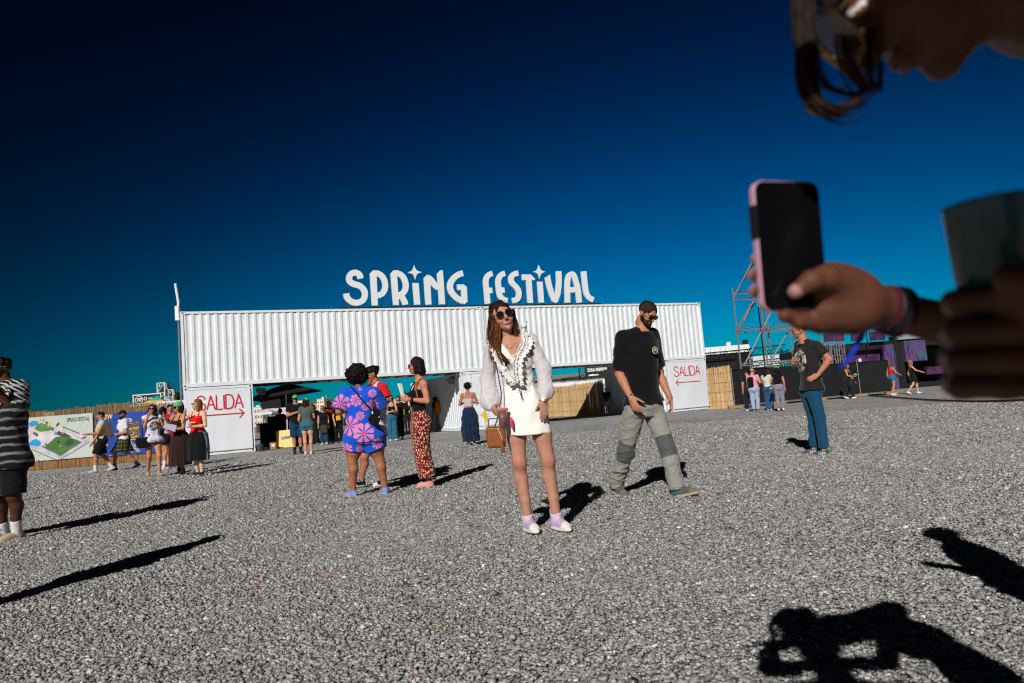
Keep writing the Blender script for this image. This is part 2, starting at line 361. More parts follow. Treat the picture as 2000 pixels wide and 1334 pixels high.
def container(name, x0, x1, y0, y1, z0, z1, label, group, open_=(), doors=None):
    """steel box container; x along the row, y back; open_ = sides left out"""
    o = empty(name, tuple(cpt(x0, y0, z0)), RZ, label, 'container', group)
    W, D, H = x1-x0, y1-y0, z1-z0; r = .06; ps = .10
    f = MB()
    for x in (0, W-ps):
        for y in (0, D-ps): f.box((x, y, .12), (x+ps, y+ps, H-.12))
    ins = .004
    for y in (0, D-ps):
        f.box((ps, y+ins, 0.01), (W-ps, y+ps*.6, .15)); f.box((ps, y+ins, H-.09), (W-ps, y+ps*.6, H-.005))
    for x in (0, W-ps*.6):
        f.box((x+ins, ps, 0.01), (x+ps*.6-ins, D-ps, .15)); f.box((x+ins, ps, H-.09), (x+ps*.6-ins, D-ps, H-.005))
    f.build('frame', M_WRAIL, o)
    for x in (-.006, W-.172):
        for y in (-.006, D-.172):
            for z in (0, H-.12):
                c = MB(); c.box((x, y, z), (x+.178, y+.178, z+.12))
                for sx in (0,): c.box((x+.055, y-.004 if y < 0 else y+.17, z+.035), (x+.12, y+.01 if y < 0 else y+.182, z+.09), (.01,)*3)
                me = c.build('corner_casting', M_FLATCOL, o)
                a = me.data.color_attributes['Col']; v = np.ones((16, 4), np.float32); v[:8, :3] = .78; v[8:, :3] = .012; a.data.foreach_set('color', v.ravel())
    b = MB()
    if 'front' not in open_: corr(b, (ps, .03), (W-ps, .03), .15, H-.09, (0, -1), dents=1)
    if b.V: b.build('front_panel', M_WHITE, o)
    b = MB()
    if 'back' not in open_: corr(b, (W-ps, D-.03), (ps, D-.03), .15, H-.09, (0, 1)); b.build('back_panel', M_WHITE, o)
    b = MB(); 
    if 'left' not in open_: corr(b, (.03, D-ps), (.03, ps), .15, H-.09, (-1, 0), dents=1); b.build('side_panel', M_WHITE, o)
    b = MB()
    if 'right' not in open_: corr(b, (W-.03, ps), (W-.03, D-ps), .15, H-.09, (1, 0), dents=1); b.build('side_panel', M_WHITE, o)
    b = MB(); b.box((ps*.6, ps*.6, H-.05), (W-ps*.6, D-ps*.6, H-.02)); b.build('roof_panel', M_WHITE, o)
    b = MB(); b.box((.065, .065, .09), (W-.065, D-.065, .12), (.34, .29, .24))
    for i in range(int(W/.6) if W > D else int(D/.6)):
        if W > D: b.box((.3+i*.6, .066, .015), (.36+i*.6, D-.066, .088), (.34, .29, .24))
        else: b.box((.066, .3+i*.6, .015), (W-.066, .36+i*.6, .088), (.34, .29, .24))
    b.build('underfloor', M_FLATCOL, o)
    return o
UP = 'white upper containers bridging the gate'; LO = 'white lower containers standing end-on'
c1 = container('shipping_container', 0, 12.18, 0, 2.44, 2.595, 5.49, 'long white corrugated container, left half of the upper row over the gate', UP)
c2 = container('shipping_container', 12.20, 24.38, 0, 2.44, 2.595, 5.49, 'long white corrugated container, right half of the upper row over the gate', UP)
sm0 = on_front(903, 780)[0]
c3 = container('shipping_container', 0.01, 2.45, 0.01, 6.07, 0, 2.585, 'white container end-on behind the exit banner with arrow pointing right', LO)
c4 = container('shipping_container', sm0, sm0+2.44, 0.01, 8.2, 0, 2.585, 'white container end-on with panelled doors, half shaded side wall beside the gate opening', LO, open_=('front',))
c5 = container('shipping_container', 21.94, 24.37, 0.01, 6.07, 0, 2.585, 'white container end-on behind the exit banner with arrow pointing left', LO)
# doors of the middle container
def doors(o, W, H):
    for k, x in enumerate((.115, W/2+.006)):
        b = MB(); x1 = x+W/2-.12; b.box((x, .02, .17), (x1, .055, H-.10))
        n = 5
        for i in range(n):
            z = .2+i*(H-.34)/n; b.box((x+.04, .008, z), (x1-.04, .022, z+(H-.34)/n-.05))
        d = b.build('door', M_WHITE, o)
        b = MB()
        for q in (.3, .75):
            xx = x+(x1-x)*q; b.tube([(xx, -.02, .1), (xx, -.02, H-.05)], .014, 8)
            for z in (.35, 1.2, 2.1): b.box((xx-.04, -.03, z), (xx+.04, .006, z+.05))
        b.build('lock_rod', M_WRAIL, d)
doors(c4, 2.44, 2.585)
# yellow triangle sticker on the right door leaf
b = MB(); b.prism([(0, .42), (.22, .62), (.34, 0)], (1, 0, 0), (0, 0, 1), (.80, -.034, .25), (0, .003, 0), lin((240, 190, 40))); 
st = b.build('yellow_sticker', M_FLATCOL, c4)

# ------------------------------------------------------------------ exit banners
def wrinkle(P, seed, amp=.012):
    n = mknoise(seed, 12, .3, 1.3); return n(P)*amp
def banner(name, org, ax, up, nrm, W, H, colfn, nx, nz, label, cat, amp=.014, edge=.0, seed=1, group=None, inset=0., objrot=0.):
    """hanging sheet W x H with gentle folds and real thickness. Returns (object, surface function)"""
    org = np.asarray(org, float); ax = np.asarray(ax, float); up = np.asarray(up, float); nrm = np.asarray(nrm, float)
    n1 = mknoise(seed, 9, .25, .8); n2 = mknoise(seed+1, 8, .9, 2.2)
    def surf(x, z, off=0.):
        x = np.asarray(x, float); z = np.asarray(z, float); u = np.clip(x/W, 0, 1); v = np.clip(z/H, 0, 1)
        Q = np.stack([x, z, 0*x], -1).reshape(-1, 3)
        m = (n1(Q).reshape(x.shape)*amp+n2(Q).reshape(x.shape)*amp*.35)*np.clip(4*u*(1-u)+.25, 0, 1)
        # tension folds running down from the top corners
        for cx, sg in ((0, 1), (W, -1)):
            r_ = np.hypot(x-cx, H-z)+1e-3; a = np.arctan2((x-cx)*sg, H-z)
            m = m+np.sin(a*16)*amp*.6*np.exp(-r_/.7)*np.clip(r_/.15, 0, 1)
        return org+ax*x[..., None]+up*z[..., None]+nrm*((m+amp*2.2+off)[..., None])
    X, Z = np.meshgrid(np.linspace(0, W, nx), np.linspace(0, H, nz), indexing='ij')
    P = surf(X, Z); C = colfn(X.ravel(), Z.ravel())
    b = MB(); b.grid(P-org, C); B = P-org-nrm*.004; b.grid(B[::-1], C.reshape(nx, nz, 3)[::-1].reshape(-1, 3))
    o = b.build(name, M_BANNER, smooth=True, loc=tuple(org)); tag(o, label, cat, group)
    return o, surf
def put_poly(surf, org, V2, F, off, name, col, parent, m=None, sub=True):
    """flat print or lettering that follows a banner surface, a hair proud of it"""
    V2 = np.asarray(V2, float)
    P = surf(V2[:, 0], V2[:, 1], off)-np.asarray(org)
    return mk(name, P, F, m or M_BANNER, parent, col=col)
def stroke(pts, w_):
    pts = np.asarray(pts, float); V = []; n = len(pts)
    for i, p in enumerate(pts):
        t = pts[min(i+1, n-1)]-pts[max(i-1, 0)]; t = t/np.linalg.norm(t); q = np.array([-t[1], t[0]])*w_/2
        V += [p+q, p-q]
    return np.array(V), [(2*i, 2*i+1, 2*i+3, 2*i+2) for i in range(n-1)]
def densify(pts, n=6):
    pts = np.asarray(pts, float); P = np.vstack([2*pts[0]-pts[1], pts, 2*pts[-1]-pts[-2]]); o = []
    for i in range(1, len(P)-2):
        for k in range(n):
            t = k/n; a, b_, c_, d_ = P[i-1:i+3]
            o.append(.5*((2*b_)+(-a+c_)*t+(2*a-5*b_+4*c_-d_)*t*t+(-a+3*b_-3*c_+d_)*t**3))
    return np.array(o+[pts[-1]])
def segs(pts, n=8):
    pts = np.asarray(pts, float); o = []
    for i in range(len(pts)-1): o += [pts[i]+(pts[i+1]-pts[i])*k/n for k in range(n)]
    return np.array(o+[pts[-1]])
RED = lin((205, 38, 48))
LET = {'S': [densify([(.56, .74), (.5, .92), (.3, 1.0), (.1, .92), (.06, .74), (.16, .6), (.34, .5), (.52, .4), (.58, .24), (.5, .07), (.3, 0), (.1, .06), (.03, .26)])],
       'A': [segs([(0, 0), (.3, 1), (.6, 0)]), segs([(.11, .36), (.49, .36)], 3)],
       'L': [segs([(.03, 1), (.03, 0), (.45, 0)])], 'I': [segs([(.03, 0), (.03, 1)])],
       'D': [np.vstack([segs([(.03, .5), (.03, 0), (.25, 0)]), densify([(.25, 0), (.48, .1), (.58, .35), (.58, .65), (.48, .9), (.25, 1)]), segs([(.25, 1), (.03, 1), (.03, .5)])])]}
LW = {'S': .60, 'A': .60, 'L': .46, 'I': .06, 'D': .60}
def salida(surf, org, x0, x1, z0, h_, banner_o, sl=0.):
    s_ = 'SALIDA'; gap = .07; tot = sum(LW[c] for c in s_)+gap*5; k = (x1-x0)/tot; x = x0; lw = .088*h_
    for c in s_:
        V = []; F = []
        for i_, st_ in enumerate(LET[c]):
            v, f = stroke(np.stack([x+st_[:, 0]*k, z0+st_[:, 1]*h_+sl*(x-x0)], 1), lw*1.15); F += [tuple(j+len(V) for j in g_) for g_ in f]; V += list(v)
        put_poly(surf, org, V, F, .006, 'letter', RED, banner_o); x += (LW[c]+gap)*k
def arrow(surf, org, x0, x1, z, banner_o, lw=.05, hd=.19):
    """from x0 (tail) to x1 (head)"""
    s_ = 1 if x1 > x0 else -1
    V, F = stroke(segs([(x0, z), (x1, z)], 14), lw); put_poly(surf, org, V, F, .006, 'arrow_shaft', RED, banner_o)
    V, F = stroke(segs([(x1-s_*hd, z+hd), (x1, z), (x1-s_*hd, z-hd)], 6), lw); put_poly(surf, org, V, F, .008, 'arrow_head', RED, banner_o)
def white(x, z): return np.tile(np.array(lin((226, 230, 236))), (len(x), 1))
BW = 2.30
for (s0, txt, lab) in ((.06, 'R', 'white exit banner with red lettering and arrow pointing right, on the left container'), (22.02, 'L', 'white exit banner with red lettering and arrow pointing left, on the right container')):
    org = cpt(s0, -.02, .14)
    o, sf = banner('exit_banner', org, CD, (0, 0, 1), CN, BW, 2.34, white, 46, 46, lab, 'banner', seed=11 if txt == 'R' else 31, group='exit banners on the container ends')
    a = [on_front(p, q, .05) for p, q in (((385, 797), (474, 768), (474, 795), (352, 811), (476, 803)) if txt == 'R' else ((1315, 733), (1367, 713), (1367, 728), (1369, 741.5), (1318, 746)))]
    if txt == 'R':
        salida(sf, org, .40, 2.02, 1.56, .54, o, 0); arrow(sf, org, .25, 2.04, 1.36, o, .05, .17)
    else:
        salida(sf, org, .26, 1.86, 1.62, .48, o, 0); arrow(sf, org, 1.84, .32, 1.30, o, .045, .16)
# ------------------------------------------------------------------ big letters on the roof
sg = empty('festival_sign', tuple(cpt(5.5, .12, 5.49)), RZ, 'large white capital letters reading SPRING FESTIVAL with stars, standing on the container roof', 'sign')
def z2p(q, first): return (640+q[0]/7.143, 510+q[1]/7.143) if first else (920+q[0]/7.692, 510+q[1]/7.692)
SO = np.array([5.5, 5.49])
def sgn(q, first):
    a = np.array(on_front(*z2p(q, first), off=-.12)); return a-SO
DEP = .09
LETTERS = [
 (1, 'S', 83, [[(460, 243), (450, 200), (420, 170), (378, 160), (330, 175), (303, 215), (300, 250), (315, 285), (345, 310), (390, 325), (440, 340), (490, 380), (518, 430), (518, 490), (495, 540), (450, 570), (400, 580), (345, 570), (300, 540), (270, 500), (260, 450)]], []),
 (1, 'P', 80, [[(655, 168), (700, 172), (750, 200), (785, 250), (803, 310), (803, 370), (785, 420), (750, 460), (690, 481)]], [[(590, 172), (632, 128), (680, 128), (700, 618), (618, 618)]]),
 (1, 'R', 80, [[(942, 168), (985, 172), (1035, 200), (1070, 250), (1090, 310), (1090, 370), (1075, 415), (1040, 455), (978, 480)], [(985, 482), (1035, 500), (1062, 540), (1080, 580), (1085, 607)]], [[(878, 172), (920, 128), (965, 128), (985, 440), (995, 612), (915, 612)]]),
 (1, 'i', 80, [], [[(1185, 305), (1270, 305), (1293, 605), (1210, 607)]]),
 (1, 'star', 80, [], [[(1208, 55), (1219, 92), (1240, 125), (1272, 143), (1315, 153), (1277, 164), (1247, 182), (1232, 215), (1222, 258), (1210, 212), (1190, 182), (1155, 168), (1113, 157), (1150, 145), (1182, 125), (1198, 92)]]),
 (1, 'N', 84, [[(1388, 233), (1422, 243), (1460, 285), (1495, 330), (1552, 374)]], [[(1342, 235), (1385, 192), (1428, 200), (1448, 605), (1368, 607)], [(1528, 172), (1572, 128), (1608, 128), (1640, 600), (1558, 603)]]),
 (1, 'G', 82, [[(1890, 168), (1840, 180), (1790, 210), (1745, 255), (1715, 310), (1710, 370), (1730, 430), (1770, 485), (1820, 525), (1890, 560)]], [[(1808, 325), (1900, 325), (1942, 362), (1952, 560), (1912, 600), (1870, 585), (1868, 515), (1865, 402), (1812, 400)]]),
 (0, 'F', 80, [[(325, 183), (280, 198), (243, 235), (224, 300), (232, 400), (240, 480), (252, 640)]], [[(262, 398), (320, 398), (322, 480), (265, 480)]]),
 (0, 'E', 80, [[(512, 182), (465, 198), (428, 240), (410, 300), (418, 400), (428, 480), (450, 540), (500, 580), (552, 592)]], [[(450, 395), (502, 395), (508, 475), (458, 475)]]),
 (0, 'S', 80, [[(712, 178), (660, 190), (620, 220), (603, 265), (610, 310), (640, 350), (690, 400), (720, 460), (720, 520), (700, 565), (660, 585), (622, 592)]], []),
 (0, 'T', 80, [], [[(768, 200), (898, 200), (962, 265), (962, 283), (772, 283)], [(830, 270), (910, 270), (935, 625), (855, 625)]]),
 (0, 'i', 80, [], [[(998, 308), (1075, 308), (1100, 622), (1022, 622)]]),
 (0, 'star', 80, [], [[(1020, 60), (1032, 95), (1050, 130), (1080, 148), (1120, 160), (1083, 172), (1053, 190), (1040, 225), (1032, 262), (1020, 220), (1003, 190), (970, 170), (930, 157), (965, 146), (997, 130), (1010, 95)]]),
 (0, 'V', 79, [[(1153, 238), (1172, 340), (1200, 440), (1230, 530), (1258, 590)], [(1320, 150), (1325, 300), (1315, 430), (1298, 515), (1268, 588)]], [[(1115, 252), (1188, 200), (1193, 250), (1117, 262)], [(1228, 575), (1300, 575), (1310, 600), (1290, 624), (1252, 624), (1232, 605)]]),
 (0, 'A', 78, [[(1455, 622), (1450, 400), (1458, 270), (1478, 215), (1512, 193), (1545, 208), (1572, 280), (1605, 400), (1632, 622)]], [[(1480, 390), (1575, 390), (1580, 470), (1480, 470)]]),
 (0, 'L', 78, [[(1695, 152), (1710, 300), (1725, 420), (1745, 500), (1785, 555), (1842, 580)]], [])]
sxs = []
for first, ch, wd, rib, pol in LETTERS:
    b = MB(); dz = 0.
    for pl in pol:
        P = [sgn(q, first) for q in pl]; b.prism(P[::-1], (1, 0, 0), (0, 0, 1), (0, dz, 0), (0, DEP, 0), (.8,)*3); dz += .0025
    for rb in rib:
        D = densify(rb, 5); V, F = stroke(D, wd); n = len(D)
        poly = [sgn(V[2*i], first) for i in range(n)]+[sgn(V[2*i+1], first) for i in range(n-1, -1, -1)]
        A = np.array([sgn(v, first) for v in V]); dd = DEP
        VV = np.concatenate([np.stack([A[:, 0], np.full(len(A), dz), A[:, 1]], 1), np.stack([A[:, 0], np.full(len(A), dz+dd), A[:, 1]], 1)])
        m_ = len(A); FF = [tuple(f) for f in F]+[tuple(i+m_ for i in f[::-1]) for f in F]
        FF += [(2*i, 2*i+2, 2*i+2+m_, 2*i+m_) for i in range(n-1)]+[(2*i+3, 2*i+1, 2*i+1+m_, 2*i+3+m_) for i in range(n-1)]
        FF += [(1, 0, m_, 1+m_), (m_-2, m_-1, 2*m_-1, 2*m_-2)]
        b.add(VV, FF); dz += .0025
    o = b.build('star' if ch == 'star' else 'letter', M_SIGN, sg)
    allv = np.concatenate(b.V); sxs.append((allv[:, 0].min(), allv[:, 0].max(), ch))
b = MB(); s0 = min(a[0] for a in sxs)-.15; s1 = max(a[1] for a in sxs)+.3
b.box((s0, -.03, .02), (s1, .03, .07)); b.box((s0, .9, .02), (s1, .94, .06)); b.build('base_rail', M_BLACK, sg)
b = MB()
for a0, a1, ch in sxs:
    if ch == 'star': b = MB(); b.tube([((a0+a1)/2, .06, 1.0), ((a0+a1)/2, .06, 1.3)], .012, 6); b.build('post', M_BLACK, sg); continue
    for x in ((a0*.8+a1*.2), (a0*.2+a1*.8)) if ch not in ('i', 'L', 'F') else ((a0+a1)/2,):
        b = MB(); b.tube([(x, .05, .04), (x, .06, .5)], .013, 6); b.build('post', M_BLACK, sg); b = MB(); b.tube([(x-.02, .92, .04), (x, .1, .9)], .016, 6); b.build('strut', M_BLACK, sg)

# white lamp pole on the left end of the row
g0 = cpt(-.08, .3, 0)
po = empty('lamp_pole', tuple(g0), 0, 'thin white pole with angled tubular head beside the left end of the containers', 'pole')
b = MB(); b.tube([(0, 0, 0), (0, 0, 5.3)], .03, 8); b.build('pole', M_STEEL, po)
b = MB(); b.box((-.09, -.06, 5.2), (.05, .06, 5.75)); b.build('lamp_box', M_WRAIL, po)
b = MB(); b.tube([(.02, 0, 5.7), (.03, 0, 5.9), (-.06, 0, 6.62)], .05, 8); b.build('lamp_tube', M_WRAIL, po)

# spotlights under the corners of the bridge
def spot(s, back, z, aim, label, glow=None):
    o = empty('spotlight', tuple(cpt(s, back, z)), RZ, label, 'spotlight', 'spotlights under the container bridge')
    a = np.array(aim, float); a /= np.linalg.norm(a)
    b = MB(); b.lathe([(.06, -.16), (.11, -.14), (.13, .0), (.17, .12), (.17, .14)], (0, 0, -.28), 14, axis=a); b.build('housing', M_BLACK, o)
    b = MB(); b.lathe([(.145, 0), (.145, .01)], tuple(a*.137+np.array([0, 0, -.28])), 14, axis=a)
    b.build('lens', mat('lens_glass', (.05, .05, .06), .1) if not glow else mat('purple_glow', (.3, 0, .5), .4, emit=(.35, .02, .9, 1.3)), o)
    b = MB(); b.tube([(-.16, 0, -.28), (-.16, 0, -.05), (.16, 0, -.05), (.16, 0, -.28)], .012, 6); b.tube([(0, 0, -.06), (0, 0, .0)], .02, 6); b.build('bracket', M_BLACK, o)
spot(2.75, .2, 2.59, (.5, -.8, -.4), 'black spotlight hanging right of the left exit banner')
spot(sm0-.35, .2, 2.59, (-.5, -.6, -.5), 'black spotlight hanging left of the middle container top')
spot(21.6, .2, 2.59, (-.2, -1, -.2), 'black spotlight with purple glowing lens beside the right exit banner', True)
# ================================================================== fences
def pip(x, z, poly):
    """points in polygon, vectorised"""
    poly = np.asarray(poly, float); ins = np.zeros(len(x), bool); n = len(poly)
    for i in range(n):
        x0, z0 = poly[i]; x1, z1 = poly[(i+1) % n]
        if z0 == z1: continue
        c = ((z0 > z) != (z1 > z)) & (x < (x1-x0)*(z-z0)/(z1-z0)+x0); ins ^= c
    return ins
def cane_fence(name, pts, hs, label, group=None, step=.021, col=(186, 142, 92), jit=.03, rad=.011, layers=2, wave=.05, wires=(.35, .8, 1.25, 1.7), seed=1, posts=True):
    g = np.random.default_rng(seed); pts = [np.asarray(p, float) for p in pts]; org = pts[0]
    root = empty(name, tuple(org), 0, label, 'fence', group)
    nw = mknoise(seed+3, 8, .15, .8); base = np.array(lin(col))
    for k in range(len(pts)-1):
        a, c_ = pts[k]-org, pts[k+1]-org; L = np.linalg.norm(c_-a); t = (c_-a)/L; nr = np.array([t[1], -t[0], 0]); b = MB()
        for ly in range(layers):
            n = int(L/step)
            for i in range(n):
                u = (i+g.uniform(-.3, .3))*step; p = a+t*u+nr*(g.uniform(-.006, .006)-ly*.022)
                h_ = hs[k]+(hs[k+1]-hs[k])*u/L+nw(np.array([[u+k*7., 0, 0]]))[0]*wave+g.normal(0, jit)-ly*.02
                r_ = rad*g.uniform(.7, 1.25); ln = g.normal(0, .012); c = np.clip(base*g.uniform(.62, 1.2)*np.array([1, g.uniform(.9, 1.04), g.uniform(.75, 1.1)]), 0, .8)
                b.tube([p, p+np.array([0, 0, h_])+t*ln+nr*g.normal(0, .004)], [r_, r_*.8], 4, c)
        b.build('cane_panel', M_CANE, root)
        b = MB()
        for z in wires: b.tube([a+nr*.018+np.array([0, 0, z]), c_+nr*.018+np.array([0, 0, z+.01])], .004, 4, (.06, .05, .04))
        b.build('wire', M_BLACK, root)
        if posts:
            b = MB(); b.tube([a-nr*.05, a-nr*.05+np.array([0, 0, hs[k]-.05])], .03, 6, (.1, .08, .06)); b.build('post', M_WOOD, root)
    return root
LF = [gnd(-160, 937.5), gnd(184, 908.5), gnd(345, 894.5), cpt(0, .5, 0)]
cane_fence('cane_fence', LF, [2.08, 2.14, 2.12, 2.15], 'long cane fence carrying the site map and the blue poster, left of the containers', seed=5, wave=.045)
MF = [cpt(21.55, 19.5, 0), cpt(21.65, 12.5, 0), cpt(21.8, 6.1, 0)]
cane_fence('cane_fence', MF, [1.9, 1.92, 1.98], 'thin reed fence in the middle opening, half in shadow', step=.021, rad=.0085, layers=2, jit=.05, wave=.07, col=(226, 190, 140), seed=9, wires=(.3, .9, 1.62))
RF = [gnd(1387, 800), gnd(1434, 797)]
cane_fence('cane_fence', RF, [1.92, 2.08], 'short tan reed fence between the right container and the black fence', step=.018, rad=.010, layers=2, jit=.03, wave=.03, col=(226, 190, 140), seed=12)

def plane_fn(p0, p1):
    """pixel -> (x along, z) on the vertical plane through ground points p0, p1"""
    p0 = np.asarray(p0, float); p1 = np.asarray(p1, float); t = (p1-p0)/np.linalg.norm(p1-p0); nr = np.array([t[1], -t[0], 0])
    def f(px, py):
        d = ray(px, py); s_ = ((p0-CP)@nr)/(d@nr); P = CP+d*s_; return np.array([(P-p0)@t, P[2]])
    return f, t, nr
# site map banner
f0, t0, n0 = plane_fn(LF[0]+0, LF[1]+0)
zz = lambda x, y: f0(40+x/6.25, 790+y/6.25)
xr = zz(893, 300)[0]; ztop = 1.93; zbot = .32; xl = zz(-140, 400)[0]
MAPP = [((206, 196, 204), [(-120, 420), (20, 300), (80, 262), (180, 300), (260, 335), (360, 300), (420, 280), (500, 262), (860, 400), (850, 440), (500, 615), (250, 512), (60, 560), (-120, 600)]),
        ((188, 180, 200), [(-120, 640), (30, 560), (155, 500), (230, 510), (500, 615), (740, 462), (860, 400), (858, 452), (500, 655), (180, 545), (150, 540), (-20, 610), (-120, 670)]),
        ((66, 112, 52), [(255, 510), (345, 480), (440, 395), (560, 380), (760, 458), (500, 628)]),
        ((84, 132, 62), [(180, 290), (215, 245), (260, 225), (330, 240), (430, 290), (360, 320), (250, 335), (200, 310)]),
        ((38, 70, 40), [(545, 480), (590, 410), (655, 430), (645, 490), (590, 515)]),
        ((40, 140, 196), [(105, 235), (150, 200), (215, 200), (235, 240), (200, 255), (140, 275)]),
        ((40, 150, 205), [(100, 480), (150, 435), (200, 415), (255, 450), (262, 490), (230, 510), (150, 500), (100, 510)]),
        ((60, 90, 60), [(440, 250), (480, 210), (490, 240), (455, 275)]), ((50, 80, 50), [(440, 365), (460, 330), (540, 340), (640, 395), (600, 400), (500, 385)]),
        ((60, 150, 200), [(415, 360), (440, 320), (455, 360), (430, 375)]), ((70, 90, 160), [(385, 300), (410, 285), (420, 315), (395, 325)]),
        ((60, 95, 60), [(756, 405), (810, 385), (820, 400), (765, 425)]), ((60, 90, 55), [(165, 350), (215, 340), (230, 385), (200, 390)]),
        ((60, 90, 60), [(522, 268), (532, 268), (732, 350), (728, 362), (520, 280)])]
for (cx, cz, r_, c) in [(255, 190, 13, (190, 150, 70)), (293, 192, 14, (180, 140, 70)), (330, 222, 17, (80, 90, 50)), (375, 235, 15, (200, 160, 80)), (350, 265, 13, (200, 165, 60)), (175, 350, 14, (90, 60, 40)), (205, 347, 12, (190, 140, 70)), (90, 425, 24, (120, 110, 60)), (85, 290, 18, (40, 35, 40)), (305, 505, 15, (190, 150, 80)), (495, 505, 14, (180, 140, 60)), (470, 455, 14, (20, 30, 20)), (525, 345, 13, (200, 150, 80)), (480, 330, 11, (60, 60, 40)), (425, 290, 10, (220, 150, 60)), (318, 482, 15, (40, 140, 196)), (95, 405, 15, (40, 140, 196))]+[(x, y, 6, (60, 70, 70)) for x, y in ((50, 640), (112, 635), (168, 630), (230, 625), (50, 692), (108, 690), (170, 687), (300, 680))]+[(232, 685, 11, (30, 90, 150))]:
    a = np.arange(9)*2*math.pi/9; MAPP.append((c, list(zip(cx+r_*np.cos(a), cz+r_*np.sin(a)))))
def line_poly(pts, w_): 
    V, F = stroke(pts, w_); n = len(pts); return [tuple(V[2*i]) for i in range(n)]+[tuple(V[2*i+1]) for i in range(n-1, -1, -1)]
MAPP.append(((30, 30, 30), line_poly([(-120, 690), (-20, 640), (155, 552), (470, 685), (660, 572), (852, 455)], 8)))
for x, y in [(520+i*22, 300+i*11) for i in range(14)]: MAPP.append(((120, 110, 120), [(x, y), (x+12, y-3), (x+14, y+6), (x+2, y+9)]))
MAPQ = [(np.array(lin(c)), [zz(*q)-np.array([xl, zbot]) for q in P]) for c, P in MAPP]
nm_ = mknoise(77, 10, 1, 6)
def mapcol(x, z):
    C = np.tile(np.array(lin((188, 200, 190))), (len(x), 1))
    for c, P in MAPQ:
        m = pip(x, z, P); C[m] = c*(1+.12*nm_(np.stack([x[m], z[m], 0*x[m]], 1)))[:, None]
    return np.clip(C, 0, .9)
org = LF[0]+t0*xl+n0*.04+np.array([0, 0, zbot])
mo, msf = banner('map_banner', org, t0, (0, 0, 1), n0, xr-xl, ztop-zbot, mapcol, 300, 130, 'pale green site map banner with drawn islands on the cane fence', 'banner', seed=41, amp=.009, group='banners on the cane fence')
def put_text(s, surf, org_, x0, z0, x1, h_, parent, col, off=.004, bold=.01, slope=0., name='lettering'):
    V, F = text_mesh(s, 1., bold); V = V*np.array([(x1-x0)/V[:, 0].max(), h_/V[:, 1].max()]); V[:, 0] += x0; V[:, 1] += z0+slope*(V[:, 0]-x0)
    P = surf(V[:, 0], V[:, 1], off)-np.asarray(org_); return mk(name, P, F, M_BANNER, parent, col=lin(col))
q0 = zz(575, 210)-np.array([xl, zbot]); q1 = zz(850, 160)-np.array([xl, zbot])
put_text('SPRiNG FESTiVAL', msf, org, q0[0], q0[1]-.02, q1[0], .16, mo, (25, 25, 25), bold=.012)
put_text('SITE MAP', msf, org, q0[0]+.25, q0[1]-.12, q0[0]+.75, .035, mo, (90, 90, 90)) if False else None

# blue poster banner
f1, t1, n1_ = plane_fn(LF[1], LF[2])
zb = lambda x, y: f1(40+x/6.25, 790+y/6.25)
xl2 = zb(930, 300)[0]; xr2 = zb(1915, 200)[0]; zt2 = 1.86; zb2 = .28
g2 = np.random.default_rng(5)
BP = []
def zq(P): return [zb(*q)-np.array([xl2, zb2]) for q in P]
BP.append(((70, 50, 45), zq([(1045, 230), (1130, 215), (1130, 400), (1045, 400)]))); BP.append(((205, 210, 220), zq([(1245, 190), (1300, 180), (1310, 250), (1270, 420), (1245, 300)])))
BP.append(((92, 74, 62), zq([(1320, 215), (1455, 190), (1455, 400), (1325, 435)])))
for x, y in ((1270, 195), (1335, 190)):
    a = np.arange(12)*2*math.pi/12; BP.append(((225, 228, 235), zq(list(zip(x+32*np.cos(a), y+20*np.sin(a)))))); BP.append(((40, 90, 190), zq(list(zip(x+22*np.cos(a), y+11*np.sin(a))))))
for i in range(70):
    x, y = g2.uniform(1322, 1450), g2.uniform(215, 400); c = [(190, 185, 180), (30, 25, 25), (150, 120, 90), (210, 170, 60)][g2.integers(4)]; BP.append((c, zq([(x, y), (x+9, y-2), (x+9, y+9), (x, y+10)])))
for (x, y, w_) in ((1330, 295, 110), (1345, 425, 115), (1360, 395, 90)): BP.append(((225, 175, 40), zq([(x, y), (x+w_, y-14), (x+w_, y-4), (x+w_*.5, y+2), (x, y+14)])))
for i in range(44):
    x, y = g2.uniform(960, 1480), g2.uniform(455, 640)
    if g2.random() < .6: x = g2.uniform(1300, 1460)
    w_ = g2.uniform(20, 55); BP.append((((215, 185, 70), (190, 200, 225))[g2.integers(2)], zq([(x, y), (x+w_, y-5), (x+w_, y+4), (x, y+9)])))
for x in (965, 1010, 1100, 1180, 1270, 1330, 1400): BP.append(((200, 210, 235), zq([(x, 655), (x+22, 652), (x+22, 662), (x, 666)])))
BP = [(np.array(lin(c)), P) for c, P in BP]
def bluecol(x, z):
    C = np.tile(np.array(lin((22, 66, 160))), (len(x), 1))
    for c, P in BP: C[pip(x, z, P)] = c
    return C
org2 = LF[1]+t1*xl2+n1_*.04+np.array([0, 0, zb2])
bo, bsf = banner('poster_banner', org2, t1, (0, 0, 1), n1_, xr2-xl2, zt2-zb2, bluecol, 240, 110, 'blue concert poster banner with yellow lettering and photo block on the cane fence', 'banner', seed=51, amp=.009, group='banners on the cane fence')
a = zb(975, 190)-np.array([xl2, zb2]); c = zb(1135, 190)-np.array([xl2, zb2]); put_text('LOW', bsf, org2, a[0], a[1], c[0], .20, bo, (232, 190, 60), bold=.05)
a = zb(1345, 298)-np.array([xl2, zb2]); put_text('LOW', bsf, org2, a[0], a[1]-.02, a[0]+.32, .07, bo, (232, 200, 60), off=.006)

